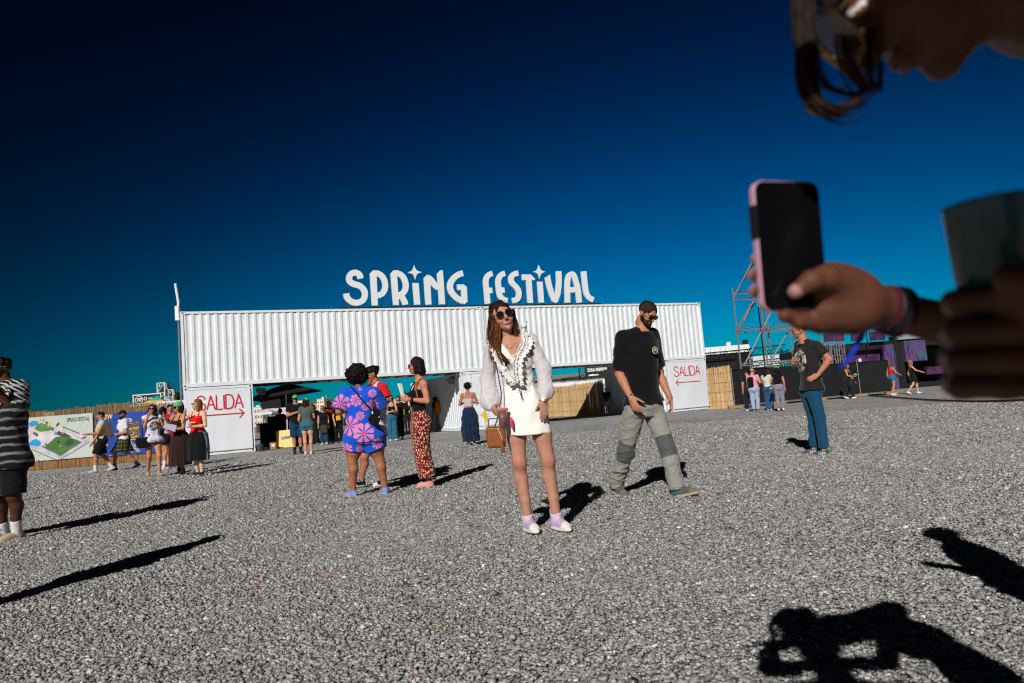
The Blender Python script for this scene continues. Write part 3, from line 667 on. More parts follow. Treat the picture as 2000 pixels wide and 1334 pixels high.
# ------------------------------------------------------------------ black site fence on the right
def cloth_fence(pts, hs, label):
    org = np.asarray(pts[0]); root = empty('black_fence', tuple(org), 0, label, 'fence')
    for k in range(len(pts)-1):
        a, c_ = np.asarray(pts[k])-org, np.asarray(pts[k+1])-org; L = np.linalg.norm(c_-a); t = (c_-a)/L; nr = np.array([t[1], -t[0], 0])
        n1 = mknoise(60+k, 10, .2, 1.2); U, Z = np.meshgrid(np.linspace(0, L, int(L*9)), np.linspace(0, 1, 16), indexing='ij')
        H = hs[k]+(hs[k+1]-hs[k])*U/L-.1*np.sin(np.pi*((U/2.4) % 1))*.25; ZZ = .12+Z*(H-.12)
        Q = np.stack([U.ravel(), ZZ.ravel(), 0*U.ravel()], 1); D = n1(Q).reshape(U.shape)*.02
        P = a+t*U[..., None]+np.array([0, 0, 1.])*ZZ[..., None]+nr*D[..., None]
        b = MB(); b.grid(P); b.grid((P-nr*.006)[::-1]); b.build('cloth_panel', M_DARKCLOTH, root, smooth=True)
        nps = max(1, round(L/2.5))
        for i in range(nps+1):
            if k and i == 0: continue
            p = a+t*(L*i/nps); fr = i == nps and k == 1
            b = MB(); b.tube([p+nr*(.05 if fr else -.04), p+nr*(.05 if fr else -.04)+np.array([0, 0, hs[k+1]+.12])], .024, 8); b.build('post', M_STEEL, root)
            b = MB(); b.box(p-np.array([.33, .13, 0]), p+np.array([.33, .13, .13]), lin((150, 128, 82))); b.build('foot_block', M_FLATCOL, root)
        for z in (.14, hs[k]-.03):
            b = MB(); b.tube([a+nr*.03+np.array([0, 0, z]), c_+nr*.03+np.array([0, 0, z])], .016, 6); b.build('rail', M_STEEL if z < 1 else M_BLACK, root)
cloth_fence([gnd(1437, 797.5), gnd(1600, 782), gnd(1680, 774.5), gnd(1742, 769.5)], [1.84, 1.8, 1.8, 1.8], 'black cloth site fence running to the stage, right of the reed fence')

# ================================================================== behind the middle opening
def truss(b, p0, p1, w_=.35, r=.025, bays=None, c=None, tri=False):
    p0 = np.asarray(p0, float); p1 = np.asarray(p1, float); L = np.linalg.norm(p1-p0); t = (p1-p0)/L
    a = np.cross(t, [0, 0, 1.]); a = a/np.linalg.norm(a) if np.linalg.norm(a) > .3 else np.array([1., 0, 0]); u = np.cross(a, t)
    cs = [(a*i+u*j)*w_/2 for i, j in ((1, 1), (1, -1), (-1, -1), (-1, 1))]
    for q in cs: b.tube([p0+q, p1+q], r, 6, c)
    bays = bays or max(2, round(L/w_)); 
    for i in range(bays):
        for k in range(4):
            q0, q1 = (cs[k], cs[(k+1) % 4]) if i % 2 else (cs[(k+1) % 4], cs[k])
            b.tube([p0+t*L*i/bays+q0, p0+t*L*(i+1)/bays+q1], r*.6, 4, c)
ZY = 62.
zo = at_y(1140, 745, ZY); zo[2] = 0
zr = empty('premium_sign', tuple(zo), 0, 'black overhead sign with white lettering on truss towers behind the reed fence', 'sign')
b = MB(); pts = at_y(1136, 712, ZY)-zo; truss(b, (pts[0], 0, 0), (pts[0], 0, pts[2]+.6), .55, .035); b.build('truss_tower', M_BLACK, zr)
b = MB(); pts = at_y(1216, 700, ZY)-zo; truss(b, (pts[0]+1.4, 0, 0), (pts[0]+1.4, 0, 6.2), .55, .035); b.build('truss_tower', M_BLACK, zr)
p_a = at_y(1098, 744, ZY)-zo; p_b = at_y(1142, 738, ZY)-zo
b = MB(); truss(b, p_a, p_b, .4, .03); truss(b, (p_a[0]+.1, 0, 0), (p_a[0]+.1, 0, p_a[2]), .35, .03); b.build('truss_beam', M_BLACK, zr)
pa = at_y(1143, 739, ZY)-zo; pb = at_y(1224, 733, ZY)-zo; pt = at_y(1143, 716, ZY)-zo
b = MB(); b.box((pa[0], -.35, pa[2]-.1), (pb[0]+1, -.28, pt[2]+.6)); sgn_o = b.build('sign_board', M_BLACK, zr)
def flat_text(s, x0, z0, x1, h_, y, parent, col, bold=.03, name='lettering', m=None, slope=0.):
    V, F = text_mesh(s, 1., bold); V = V*np.array([(x1-x0)/V[:, 0].max(), h_/V[:, 1].max()])
    P = np.stack([V[:, 0]+x0, np.full(len(V), y), V[:, 1]+z0+slope*V[:, 0]], 1); return mk(name, P, F, m or M_BANNER, parent, col=lin(col))
ta = at_y(1146, 727, ZY)-zo; tb = at_y(1184, 719, ZY)-zo
flat_text('ZONA PREMIUM', ta[0], ta[2], tb[0], .30, -.37, sgn_o, (235, 235, 235), bold=.04)
ta = at_y(1149, 735, ZY)-zo; tb = at_y(1168, 732, ZY)-zo
b = MB(); b.prism([(0, 0), (1, .02), (1, .12), (.6, .1), (.5, .16), (0, .1)], ((tb-ta)[0], 0, 0), (0, 0, 1), (ta[0], -.36, ta[2]), (0, .01, 0), (.8,)*3); b.build('underline_mark', M_BANNER, sgn_o)
# white tents whose eaves show above the reed fence
for i in range(5):
    p = at_y(1088+i*27, 760, 54+i*1.0); q = at_y(1088+i*27, 748.5-i*2.1, 54+i*1.0)
    o = empty('white_tent', (p[0], p[1], 0), 0, ['first white marquee over the reed fence, next to the woman in the white blouse', 'second white marquee over the reed fence from the left', 'middle white marquee of five over the reed fence', 'fourth white marquee over the reed fence, under the overhead sign', 'white marquee over the reed fence nearest the shaded container'][i], 'tent', 'white marquees behind the reed fence')
    b = MB(); W = .78
    for sx in (-1, 1):
        for y in (0, 3): b.tube([(sx*W, y, 0), (sx*W, y, q[2]-.1)], .03, 6, (.6,)*3)
    b.build('frame', M_WRAIL, o)
    b = MB(); z0 = q[2]; b.add([(-W, 0, z0-.32), (W, 0, z0-.32), (W, 3, z0-.32), (-W, 3, z0-.32), (-W, 0, z0), (W, 0, z0), (W, 3, z0), (-W, 3, z0), (0, 1.5, z0+.12)], [(0, 1, 5, 4), (1, 2, 6, 5), (2, 3, 7, 6), (3, 0, 4, 7), (4, 5, 8), (5, 6, 8), (6, 7, 8), (7, 4, 8)], (.8,)*3); b.build('canopy', M_BANNER, o)
p = at_y(1075, 756, 75); q = at_y(1182, 738, 75)
b = MB(); b.box((0, 0, 0), (q[0]-p[0]+6, 8, 3.3), (.33, .32, .30)); b.add([(-.4, -.4, 3.3), (q[0]-p[0]+6.4, -.4, 3.3), (q[0]-p[0]+6.4, 8.4, 3.3), (-.4, 8.4, 3.3), (-.4, 4, 3.9), (q[0]-p[0]+6.4, 4, 3.9)], [(0, 1, 5, 4), (2, 3, 4, 5), (0, 4, 3), (1, 2, 5)], (.3, .3, .29))
o = b.build('grey_shed', M_FLATCOL, loc=(p[0]-2, p[1], 0)); tag(o, 'low grey shed roof behind the reed fence in the middle opening', 'shed')

# ================================================================== behind the left gate opening
ug = gnd(563, 873); um = empty('parasol', (ug[0], ug[1], 0), R(8), 'black square parasol on white pole in front of the bar counter', 'parasol')
def parasol(um, H, W, zb_, m, polem, sides=4, tilt=(0, 0)):
    b = MB(); n = sides; rings = []; T = np.array(tilt)
    for k, (f_, z) in enumerate(((.06, H-.05), (.35, H-.14), (.7, H-.33), (1., zb_), (1., zb_-.03))):
        ring = []
        for i in range(n*6):
            a = (i/6)*2*math.pi/n+math.pi/n; a0 = math.floor(i/6)*2*math.pi/n+math.pi/n; fr = (i % 6)/6
            P0 = np.array([math.cos(a0), math.sin(a0)]); P1 = np.array([math.cos(a0+2*math.pi/n), math.sin(a0+2*math.pi/n)])
            P = (P0*(1-fr)+P1*fr)*W*f_*(1-.05*math.sin(math.pi*fr)*(f_ > .5)); ring.append((P[0], P[1], z+P@T-.05*math.sin(math.pi*fr)*f_*0))
        rings.append(ring)
    V = np.array(rings); nn = V.shape[1]; V = np.concatenate([V, V[:, :1]], 1); b.grid(V[::-1]); V2 = V.copy(); V2[:, :, 2] -= .012; b.grid(V2); b.build('canopy', m, um, smooth=False)
    b = MB(); b.tube([(0, 0, .05), (.01, 0, H)], .024, 8); b.build('pole', polem, um)
    b = MB(); b.lathe([(.25, 0), (.25, .06), (.05, .1), (.04, .25)], n=12); b.build('base', M_BLACK, um)
    b = MB(); b.lathe([(.09, H-.08), (.1, H-.02), (.03, H+.03)], n=10); b.build('finial', M_WRAIL, um)
    b = MB()
    for i in range(n):
        a = i*2*math.pi/n+math.pi/n; d = np.array([math.cos(a), math.sin(a)]); e = d*W*.97; b.tube([(0, 0, H-.12), (e[0], e[1], zb_+e@T-.03)], .01, 4); b.tube([(0, 0, H-.7), (e[0]*.5, e[1]*.5, (H-.12+zb_+e@T)/2-.1)], .009, 4)
    b.build('rib', M_BLACK, um)
parasol(um, 2.62, 1.85, 2.14, M_DARKCLOTH, M_WRAIL, tilt=(.10, 0))
p2 = at_y(545, 800, 35.5); um2 = empty('bar_canopy', (p2[0], p2[1], 0), R(-20), 'dark square canopy with hanging valance behind the parasol', 'canopy')
za = at_y(545, 778, 35.5)[2]; zc = at_y(545, 796, 35.5)[2]
b = MB(); b.add([(-.6, -.6, za), (.6, -.6, za), (.6, .6, za), (-.6, .6, za), (-.6, -.6, zc), (.6, -.6, zc), (.6, .6, zc), (-.6, .6, zc), (0, 0, za+.25)], [(4, 5, 1, 0), (5, 6, 2, 1), (6, 7, 3, 2), (7, 4, 0, 3), (0, 1, 8), (1, 2, 8), (2, 3, 8), (3, 0, 8)]); b.build('canopy', M_DARKCLOTH, um2)
b = MB(); b.tube([(0, 0, 0), (0, 0, za+.3)], .03, 8); b.build('pole', M_BLACK, um2)
# bar counter and things beside it
bc = gnd(505, 874); bc2 = gnd(600, 868); a = math.atan2((bc2-bc)[1], (bc2-bc)[0])
ct = empty('bar_counter', tuple(bc+np.array([0, .35, 0])), a, 'dark bar counter in the shade under the parasol', 'bar counter')
b = MB(); b.box((-.1, .05, 0), (2.4, .6, 1.0)); b.build('body', M_BLACK, ct); b = MB(); b.box((-.2, -.05, 1.0), (2.5, .7, 1.06), (.08, .075, .07)); b.build('top', M_FLATCOL, ct)
b = MB(); b.box((-.5, 1.0, 0), (.35, 2.6, 1.35)); b.build('back_cabinet', M_BLACK, ct)
pl = gnd(539.5, 875.5); pr = gnd(577, 872.5); a = math.atan2((pr-pl)[1], (pr-pl)[0]); W = np.linalg.norm(pr-pl)
lp = empty('bar_signboard', tuple(pl), a, 'pale yellow board with blue lettering leaning against the bar counter', 'sign')
b = MB(); b.prism([(0, .18), (0, .70), (W, .72), (W, 0), (.17, 0)], (1, 0, 0), (0, .12, .99), (0, 0, 0.0), (0, .03, 0), lin((238, 208, 130))); b.build('board', M_FLATCOL, lp)
flat_text('LOW', .22, .34, .58, .12, -.0, lp, (40, 60, 150), bold=.05, slope=.0).location = (0, -.014, 0)
lp.children[-1].rotation_euler = (-.12, 0, 0)
cb = gnd(533, 877); b = MB(); b.box((-.12, 0, 0), (.12, .2, .26), lin((170, 108, 60))); o = b.build('cardboard_box', M_FLATCOL, loc=tuple(cb)); tag(o, 'small brown cardboard box with white label left of the yellow board', 'box')
b = MB(); b.box((-.05, -.004, .1), (.08, -.001, .2), (.75,)*3); b.build('box_label', M_FLATCOL, o)
bk = gnd(508, 881); b = MB(); b.lathe([(.0, .005), (.1, 0), (.13, .25), (.14, .255), (.125, .25), (.095, .01), (0, .01)], n=16, c=(.12, .15, .17)); o = b.build('bucket', M_FLATCOL, smooth=True, loc=tuple(bk)); tag(o, 'grey bucket at the foot of the left container', 'bucket')
wc = gnd(518.5, 879.5); b = MB(); b.lathe([(0, 0), (.04, 0), (.05, .1), (.045, .1), (.035, .005)], n=12, c=(.75,)*3); o = b.build('paper_cup', M_FLATCOL, smooth=True, loc=tuple(wc)); tag(o, 'white cup standing on the gravel beside the bucket', 'cup')

# far buildings seen through and beside the gates
def building(px0, px1, ytop, Y, depth, col, label, rows=3, cols=4, roof=None, win=(.10, .12, .15), group='pale town buildings on the skyline'):
    a = at_y(px0, 800, Y); c_ = at_y(px1, 800, Y); H = at_y((px0+px1)/2, ytop, Y)[2]; W = c_[0]-a[0]
    o = empty('town_building', (a[0], a[1], 0), 0, label, 'building', group)
    b = MB(); b.box((0, 0, -1), (W, depth, H), lin(col)); b.box((-.2, -.2, H), (W+.2, depth+.2, H+.35), tuple(x*.9 for x in lin(col))); b.build('wall', M_FLATCOL, o)
    if cols:
        for r_ in range(rows):
            for c in range(cols):
                x0 = W*(c+.25)/cols; z0 = H*(r_+.35)/(rows+.2); b = MB(); b.box((x0, -.06, z0), (x0+W*.45/cols, -.0, z0+H*.4/rows), win); b.build('window', M_FLATCOL, o)
    b = MB(); b.box((W*.3, depth*.3, H+.3), (W*.55, depth*.6, H+H*.1+.3), lin(col)); b.tube([(W*.7, depth*.5, H), (W*.7, depth*.5, H+H*.2)], .12, 5); b.build('roof_box', M_FLATCOL, o)
    return o
building(485, 512, 796, 420, 20, (214, 205, 196), 'white low apartment block between the container and the parasol pole', 3, 5)
building(513, 524, 786, 430, 16, (222, 205, 190), 'narrow pale tower just left of the dark canopy', 4, 2)
building(526, 566, 797, 410, 20, (206, 206, 206), 'long white flats seen below the dark bar canopy', 3, 7)
building(567, 600, 787, 450, 20, (226, 214, 204), 'white flats right of the dark bar canopy behind the green cap man', 4, 5)
building(612, 620, 789, 460, 20, (196, 150, 120), 'terracotta coloured house beside the tall cream block', 3, 2)
building(620, 634, 780, 455, 22, (232, 216, 190), 'tall cream block with terraces behind the woman in black top', 5, 3)
building(634, 650, 785, 470, 22, (226, 206, 176), 'square cream block right of the tall one', 4, 3)
building(650, 672, 795, 480, 20, (214, 200, 184), 'low beige houses behind the blue floral outfit', 3, 4)
building(742, 800, 783, 500, 20, (206, 186, 160), 'beige far houses behind the woman in blue jeans', 3, 8)
building(800, 835, 779, 480, 20, (196, 172, 140), 'sand coloured far houses left of the middle container', 3, 6)
# middle distance inside the gate: white fence panels, dark market stalls
def stall(px0, px1, ytop, Y, col, label, roofc, depth=3):
    a = at_y(px0, 820, Y); c_ = at_y(px1, 820, Y); H = at_y((px0+px1)/2, ytop, Y)[2]; W = c_[0]-a[0]
    o = empty('market_stall', (a[0], a[1], 0), 0, label, 'stall', 'stalls far behind the gate')
    b = MB(); b.box((0, 0, 0), (W, depth, 1.0), lin(col)); b.build('counter', M_FLATCOL, o)
    b = MB()
    for x in (0.05, W-.05):
        for y in (0.05, depth-.05): b.tube([(x, y, 1.0), (x, y, H)], .04, 6, (.5,)*3)
    b.build('posts', M_FLATCOL, o)
    b = MB(); b.add([(-.2, -.2, H-.25), (W+.2, -.2, H-.25), (W+.2, depth+.2, H-.25), (-.2, depth+.2, H-.25), (-.2, -.2, H-.02), (W+.2, -.2, H-.02), (W+.2, depth+.2, H-.02), (-.2, depth+.2, H-.02), (W/2, depth/2, H+.5)], [(0, 1, 5, 4), (1, 2, 6, 5), (2, 3, 7, 6), (3, 0, 4, 7), (4, 5, 8), (5, 6, 8), (6, 7, 8), (7, 4, 8)], lin(roofc)); b.build('roof', M_FLATCOL, o)
stall(500, 530, 806, 90, (60, 50, 48), 'white roofed stall far behind the bar counter on the left', (220, 220, 222))
stall(532, 562, 807, 92, (50, 45, 45), 'second white roofed stall behind the parasol pole', (214, 216, 220))
stall(575, 612, 808, 95, (70, 40, 38), 'white roofed stall behind the green cap couple', (220, 216, 214))
stall(640, 672, 803, 88, (60, 50, 48), 'beige roofed stall beside the floral outfit', (196, 180, 160))
stall(742, 775, 797, 80, (60, 50, 40), 'straw roofed stall left of the red floral trousers', (150, 112, 70))
stall(800, 836, 792, 78, (60, 45, 36), 'straw roofed stall close to the middle container wall', (140, 104, 66))
# low hedge strip behind gate
b = MB(); nh = 60
a = gnd(505, 838); c_ = gnd(830, 812)

# ================================================================== far left: billboard, tent, lattice tower, trees, white container
bp = at_y(262, 800, 60.); bb = empty('billboard', (bp[0], bp[1], 0), R(3), 'black billboard with white ring logo behind the cane fence', 'billboard')
W = at_y(312, 780, 60.)[0]-bp[0]; zt = at_y(288, 771, 60.)[2]; zb_ = at_y(288, 789, 60.)[2]
b = MB(); b.box((0, 0, zb_), (W, .12, zt), (.012,)*3); b.build('board', M_FLATCOL, bb)
b = MB(); f_ = .08
for lo, hi in (((-f_, -.03, zt), (W+f_, .14, zt+f_)), ((-f_, -.03, zb_-f_), (W+f_, .14, zb_)), ((-f_, -.03, zb_), (0, .14, zt)), ((W, -.03, zb_), (W+f_, .14, zt))): b.box(lo, hi, (.75,)*3)
b.build('frame', M_FLATCOL, bb)
hc = (zt+zb_)/2; rr = (zt-zb_)*.44
def ringmesh(cx, cz, r0, r1, y, c): 
    b = MB(); n = 28; V = []
    for i in range(n):
        a = i*2*math.pi/n; V += [(cx+r0*math.cos(a), y, cz+r0*math.sin(a)), (cx+r1*math.cos(a), y, cz+r1*math.sin(a))]
    b.add(V, [(2*i, 2*i+1, (2*i+3) % (2*n), (2*i+2) % (2*n)) for i in range(n)], c); return b
ringmesh(.42, hc, rr*.86, rr, -.005, (.8,)*3).build('ring_logo', M_BANNER, bb)
b = MB()
for z, x0_, x1_ in ((.12, .22, .66), (-.08, .24, .60), (.02, .28, .64)): b.box((x0_, -.006, hc+z-.03), (x1_, -.003, hc+z+.03), (.75,)*3)
b.build('logo_text', M_BANNER, bb); ringmesh(.96, hc+.08, .09, .14, -.005, (.8,)*3).build('letter', M_BANNER, bb)
b = MB(); b.box((1.2, -.006, hc+.05), (1.55, -.003, hc+.13), (.75,)*3); b.box((.9, -.006, hc-.26), (1.5, -.003, hc-.2), (.5,)*3); b.build('lettering', M_BANNER, bb)
b = MB()
for x in (.2, W-.2): b.tube([(x, .2, 0), (x, .2, zb_)], .05, 6)
b.build('post', M_STEEL, bb)
# bright striped tent
tp = at_y(301, 800, 56.); zt = at_y(306, 772, 56.)[2]; ze = at_y(300, 788, 56.)[2]
tn = empty('striped_tent', (tp[0]+.2, tp[1], 0), R(20), 'pointed tent with turquoise and orange roof in front of the billboard', 'tent')
b = MB(); q = [(-.95, -.8), (.75, -.8), (.75, .8), (-.95, .8)]
cc = [lin(c) for c in ((40, 150, 140), (60, 170, 150), (190, 90, 50), (220, 180, 90))]
for i in range(4):
    x0, y0 = q[i]; x1, y1 = q[(i+1) % 4]
    for k in range(3):
        f0_, f1_ = k/3, (k+1)/3; V = []
        for (x, y, f_) in ((x0, y0, f0_), (x1, y1, f0_), (x1, y1, f1_), (x0, y0, f1_)): V.append((x*(1-f_)+.1*f_, y*(1-f_), ze+(zt-ze)*f_))
        b.add(V, [(0, 1, 2, 3)], [cc[2], cc[3], cc[0]][k] if i != 0 else [cc[3], cc[1], cc[0]][k])
b.build('roof', M_FLATCOL, tn)
b = MB()
for x, y in q: b.tube([(x, y, 0), (x, y, ze)], .03, 6, (.6,)*3)
b.build('frame', M_FLATCOL, tn)
# lattice tower
def lattice(px, py_t, Y, wpx, label, w2):
    p = at_y(px, 800, Y); zt = at_y(px, py_t, Y)[2]; o = empty('lattice_tower', (p[0], p[1], 0), R(10), label, 'tower', 'white lattice towers behind the cane fence')
    h_ = w2/2
    for i, (x, y) in enumerate(((-h_, -h_), (h_, -h_), (h_, h_), (-h_, h_))):
        b = MB(); b.tube([(x, y, 0), (x, y, zt)], .05, 6, (.7,)*3); b.build('leg', M_WRAIL, o)
    b = MB(); n = int(zt/ (w2*1.3)); 
    for k in range(n+1):
        z = zt*k/n
        for i in range(4):
            P = [(-h_, -h_), (h_, -h_), (h_, h_), (-h_, h_)]; x0, y0 = P[i]; x1, y1 = P[(i+1) % 4]; b.tube([(x0, y0, z), (x1, y1, z)], .035, 4)
            if k < n: b.tube([(x0, y0, z), (x1, y1, z+zt/n)], .035, 4)
    b.build('bracing', M_WRAIL, o)
    b = MB(); b.box((-h_*.6, -h_*.8, zt-.9), (h_*.6, h_*.6, zt-.35)); b.build('speaker', M_BLACK, o)
lattice(318, 748, 62, 8, 'tall white lattice tower with a speaker, behind the fence', .6); lattice(335, 761, 74, 5, 'shorter white lattice tower in front of the trees', .55)
# pine trees behind
def tree(px, py_t, Y, label, seed, wid):
    p = at_y(px, 810, Y); H = at_y(px, py_t, Y)[2]; g = np.random.default_rng(seed)
    o = empty('pine_tree', (p[0], p[1], 0), 0, label, 'tree', 'pines behind the lattice towers')
    b = MB(); b.tube([(0, 0, 0), (.1, 0, H*.5), (0, 0, H*.95)], [.25, .16, .04], 7, (.08, .05, .035))
    for i in range(16):
        z = H*g.uniform(.25, .9); a = g.uniform(0, 6.28); l_ = wid*(1.05-z/H)*1.1; b.tube([(0, 0, z), (math.cos(a)*l_*.6, math.sin(a)*l_*.6, z+.2), (math.cos(a)*l_, math.sin(a)*l_, z+.1)], [.06, .04, .01], 5, (.08, .05, .035))
    b.build('trunk', M_FLATCOL, o)
    n = 2600; z = H*(g.beta(1.6, 1.8, n)*.85+.15); a = g.uniform(0, 6.28, n); l_ = wid*np.clip(1.1-z/H, .05, 1)*np.sqrt(g.uniform(0.05, 1, n))*(1+.35*np.sin(a*3+z*2)); C = np.stack([np.cos(a)*l_, np.sin(a)*l_, z], 1)
    d = g.normal(size=(n, 3, 3))*.22; V = (C[:, None]+d).reshape(-1, 3); F = np.arange(n*3).reshape(-1, 3); gcol = np.repeat(np.array([.035, .055, .03])[None]*g.uniform(.5, 1.6, n)[:, None], 3, 0)
    mk('crown', V, F, M_FLATCOL, o, col=gcol)
tree(330, 752, 88, 'dark pine rising right of the tall lattice tower', 3, 2.4); tree(341, 764, 92, 'smaller dark pine close to the container edge', 4, 2.2); tree(351, 772, 95, 'lowest dark pine behind the container corner', 6, 1.6)
# white tank / container behind left fence
a = at_y(306, 800, 44.); c_ = at_y(352, 800, 44.); zt = at_y(312, 786, 44.)[2]
b = MB(); corr(b, (0, 0), (c_[0]-a[0]+3, 0), 0, zt, (0, -1), pitch=.25, c=(.75,)*3); b.box((0, .04, 0), (c_[0]-a[0]+3, 2.4, zt+.04), (.75,)*3)
o = b.build('site_container', M_WHITE, loc=(a[0], a[1], 0)); tag(o, 'white site container roof just above the cane fence near the lattice towers', 'container')
a = at_y(253, 800, 52.); zt = at_y(275, 790, 52.)[2]; b = MB(); b.box((0, 0, zt-.12), (2.2, 2, zt), (.6,)*3); b.box((.2, .2, 0), (2.0, 1.8, zt-.13), (.25,)*3)
o = b.build('kiosk', M_FLATCOL, loc=(a[0], a[1], 0)); tag(o, 'small grey flat roofed kiosk under the billboard', 'kiosk')
a = at_y(82, 830, 40.); zt = at_y(95, 808, 40.)[2]; b = MB(); b.box((0, 0, 0), (.8, 1.2, zt), (.7,)*3); b.box((-.05, -.05, zt), (.85, 1.25, zt+.06), (.75,)*3)
o = b.build('site_cabin', M_WHITE, loc=(a[0], a[1], 0)); tag(o, 'white cabin roof edge showing over the far left of the cane fence', 'cabin')

# ================================================================== right background: container, trusses, scaffold, stage
def pbox(x0, x1, yt, yb, Y, D, m, name, parent=None, c=(.5,)*3, ground=False, org=None):
    a = at_y(x0, yb, Y); c_ = at_y(x1, yb, Y); t_ = at_y((x0+x1)/2, yt, Y); b = MB()
    o_ = np.zeros(3) if org is None else np.asarray(org)
    b.box(np.array([a[0], Y, 0 if ground else (a[2]+c_[2])/2])-o_, np.array([c_[0], Y+D, t_[2]])-o_, c); return b.build(name, m, parent)
wo = at_y(1376, 700, 66.); wo[2] = 0; wc_ = empty('white_container', tuple(wo), 0, 'white corrugated container standing high behind the scaffold base', 'container')
zt = at_y(1420, 676.5, 66.)[2]; zb_ = at_y(1420, 690, 66.)[2]; W = at_y(1464, 680, 66.)[0]-wo[0]
b = MB(); corr(b, (0, 0), (W*.55, 0), zb_, zt, (0, -1), pitch=.5, depth=.08, c=(.8,)*3); b.box((W*.55, -.02, zb_), (W, .1, zt), (.8,)*3); b.box((0, .15, zb_), (W, 2.4, zt+.05), (.7,)*3); b.build('box', M_WHITE, wc_)
b = MB(); b.box((0, 0.2, 0), (W, 2.3, zb_-.02)); b.build('plinth', M_BLACK, wc_)
b = MB(); b.lathe([(0, 0), (.2, .0), (.25, .2), (.2, .4), (0, .45)], (W*.58, .4, zt), 10, (.8,)*3); b.build('lamp_globe', M_FLATCOL, wc_)
b = MB(); b.box((W*.9, .2, zt+.05), (W, .6, zt+.5)); b.build('floodlight', M_BLACK, wc_)
# black truss frame with cloth
to = at_y(1378, 700, 55.); to[2] = 0; tr = empty('truss_frame', tuple(to), 0, 'black truss frame with dark cloth between the reed fence and the scaffold', 'truss')
P = lambda x, y, Y=55.: at_y(x, y, Y)-to
b = MB(); truss(b, P(1372, 697), P(1468, 688), .5, .04); b.build('truss_beam', M_BLACK, tr)
for x in (1441, 1452, 1462):
    b = MB(); p = P(x, 690); truss(b, (p[0], p[1], 0), p, .35, .035); b.build('truss_leg', M_BLACK, tr)
b = MB(); a, c_ = P(1376, 700), P(1438, 693); b.box((a[0], a[1]+.1, 0), (c_[0], a[1]+.15, a[2])); b.build('cloth_panel', M_DARKCLOTH, tr)
b = MB(); truss(b, P(1464, 688, 60.), P(1532, 680, 60.), .6, .04); q = P(1532, 683, 60.); truss(b, (q[0], q[1], 0), q, .5, .04); b.build('truss_beam', M_BLACK, tr)
b = MB(); a, c_ = P(1464, 702, 62.), P(1528, 692, 62.); b.box((a[0], a[1], 1.5), (c_[0], a[1]+.1, c_[2]), (.62, .68, .72)); b.build('white_panel', M_FLATCOL, tr)
# scaffold
SY = 44.; sc0 = at_y(1440, 712, SY); sc0[2] = 0; sf = empty('scaffold_tower', tuple(sc0), 0, 'tall steel scaffold tower with sloping braces behind the raised phone', 'scaffold')
def sp(x, y, d=0.): return at_y(x, y, SY+d)-sc0
def vert(xb, yb, xt, yt, d=0.):
    p = sp(xb, yb, d); q = sp(xt, yt, d); b = MB(); x_ = (p[0]+q[0])/2; b.tube([(x_, d, 0), (x_, d, q[2])], .05, 7)
    for i in range(int(q[2]/.5)): b.lathe([(.075, 0), (.075, .05)], (x_, d, .25+i*.5), 7)
    b.build('standard', M_STEEL, sf)
    for i in range(2, int(q[2]/2)):
        c = MB(); c.lathe([(.09, 0), (.09, .12)], (x_, d, i*2.+.4), 7, (.55, .05, .04)); c.build('red_coupler', M_FLATCOL, sf)
vert(1447, 712, 1430, 562); vert(1506, 705, 1486, 505, 2.); vert(1501, 705, 1474, 505, 0.); vert(1490, 705, 1484, 600, 2.6); vert(1549, 700, 1540, 620, 0.); vert(1553, 700, 1546, 560, 2.); vert(1606, 700, 1603, 640, 0.)
def braces(name, lst, r):
    for (x0, y0, d0, x1, y1, d1) in lst:
        b = MB(); b.tube([sp(x0, y0, d0), sp(x1, y1, d1)], r, 6); b.build(name, M_STEEL, sf)
braces('ledger', [(1430, 574, 0, 1484, 562, 2), (1430, 574, 0, 1480, 573.5, 0), (1431, 585, 0, 1484, 577, 2), (1431, 585, 0, 1480, 586, 0), (1438, 645, 0, 1490, 636, 2), (1438, 645, 0, 1498, 641, 0), (1440, 652, 0, 1542, 637, 2), (1498, 634, 2, 1560, 634, 2), (1498, 644, 0, 1560, 640, 0), (1490, 652, 0, 1546, 642, 0), (1448, 711, 0, 1506, 706, 0), (1448, 715, 0, 1560, 707, 0), (1506, 706, 0, 1610, 700, 0), (1547, 640, 0, 1604, 636, 0)], .035)
braces('diagonal', [(1432, 583, 0, 1471, 508, 0), (1438, 571, .3, 1474, 512, .3), (1442, 645, 0, 1478, 584, 1), (1440, 642, 0, 1474, 580, 1)], .045)
braces('raking_beam', [(1454, 713, 0, 1521, 580, .5), (1504, 708, 0, 1542, 642, .5), (1441, 648, .2, 1473, 586, .6)], .05)
# stage
def stage_mat(name, cols, scale, seed, stretch=(1, 1, 1), emit=0):
    m = bpy.data.materials.new(name); m.use_nodes = True; t = m.node_tree; p = t.nodes['Principled BSDF']; co = N(t, 'ShaderNodeTexCoord'); mp = N(t, 'ShaderNodeMapping'); mp.inputs['Scale'].default_value = stretch; mp.inputs['Rotation'].default_value = (0, seed*.3, 0)
    n = N(t, 'ShaderNodeTexNoise'); n.inputs['Scale'].default_value = scale; n.inputs['Detail'].default_value = 5; n.inputs['Distortion'].default_value = 1.5
    r = N(t, 'ShaderNodeValToRGB'); ramp(r, cols); t.links.new(co.outputs['Object'], mp.inputs[0]); t.links.new(mp.outputs[0], n.inputs['Vector']); t.links.new(n.outputs[0], r.inputs[0]); t.links.new(r.outputs[0], p.inputs['Base Color']); p.inputs['Roughness'].default_value = .6
    return m
M_PURP = stage_mat('purple_print', [(.30, (.004, .003, .008)), (.42, (.03, .005, .05)), (.52, (.06, .008, .08)), (.58, (.11, .012, .06)), (.66, (.03, .01, .09)), (.8, (.05, .1, .2))], 1.1, 1)
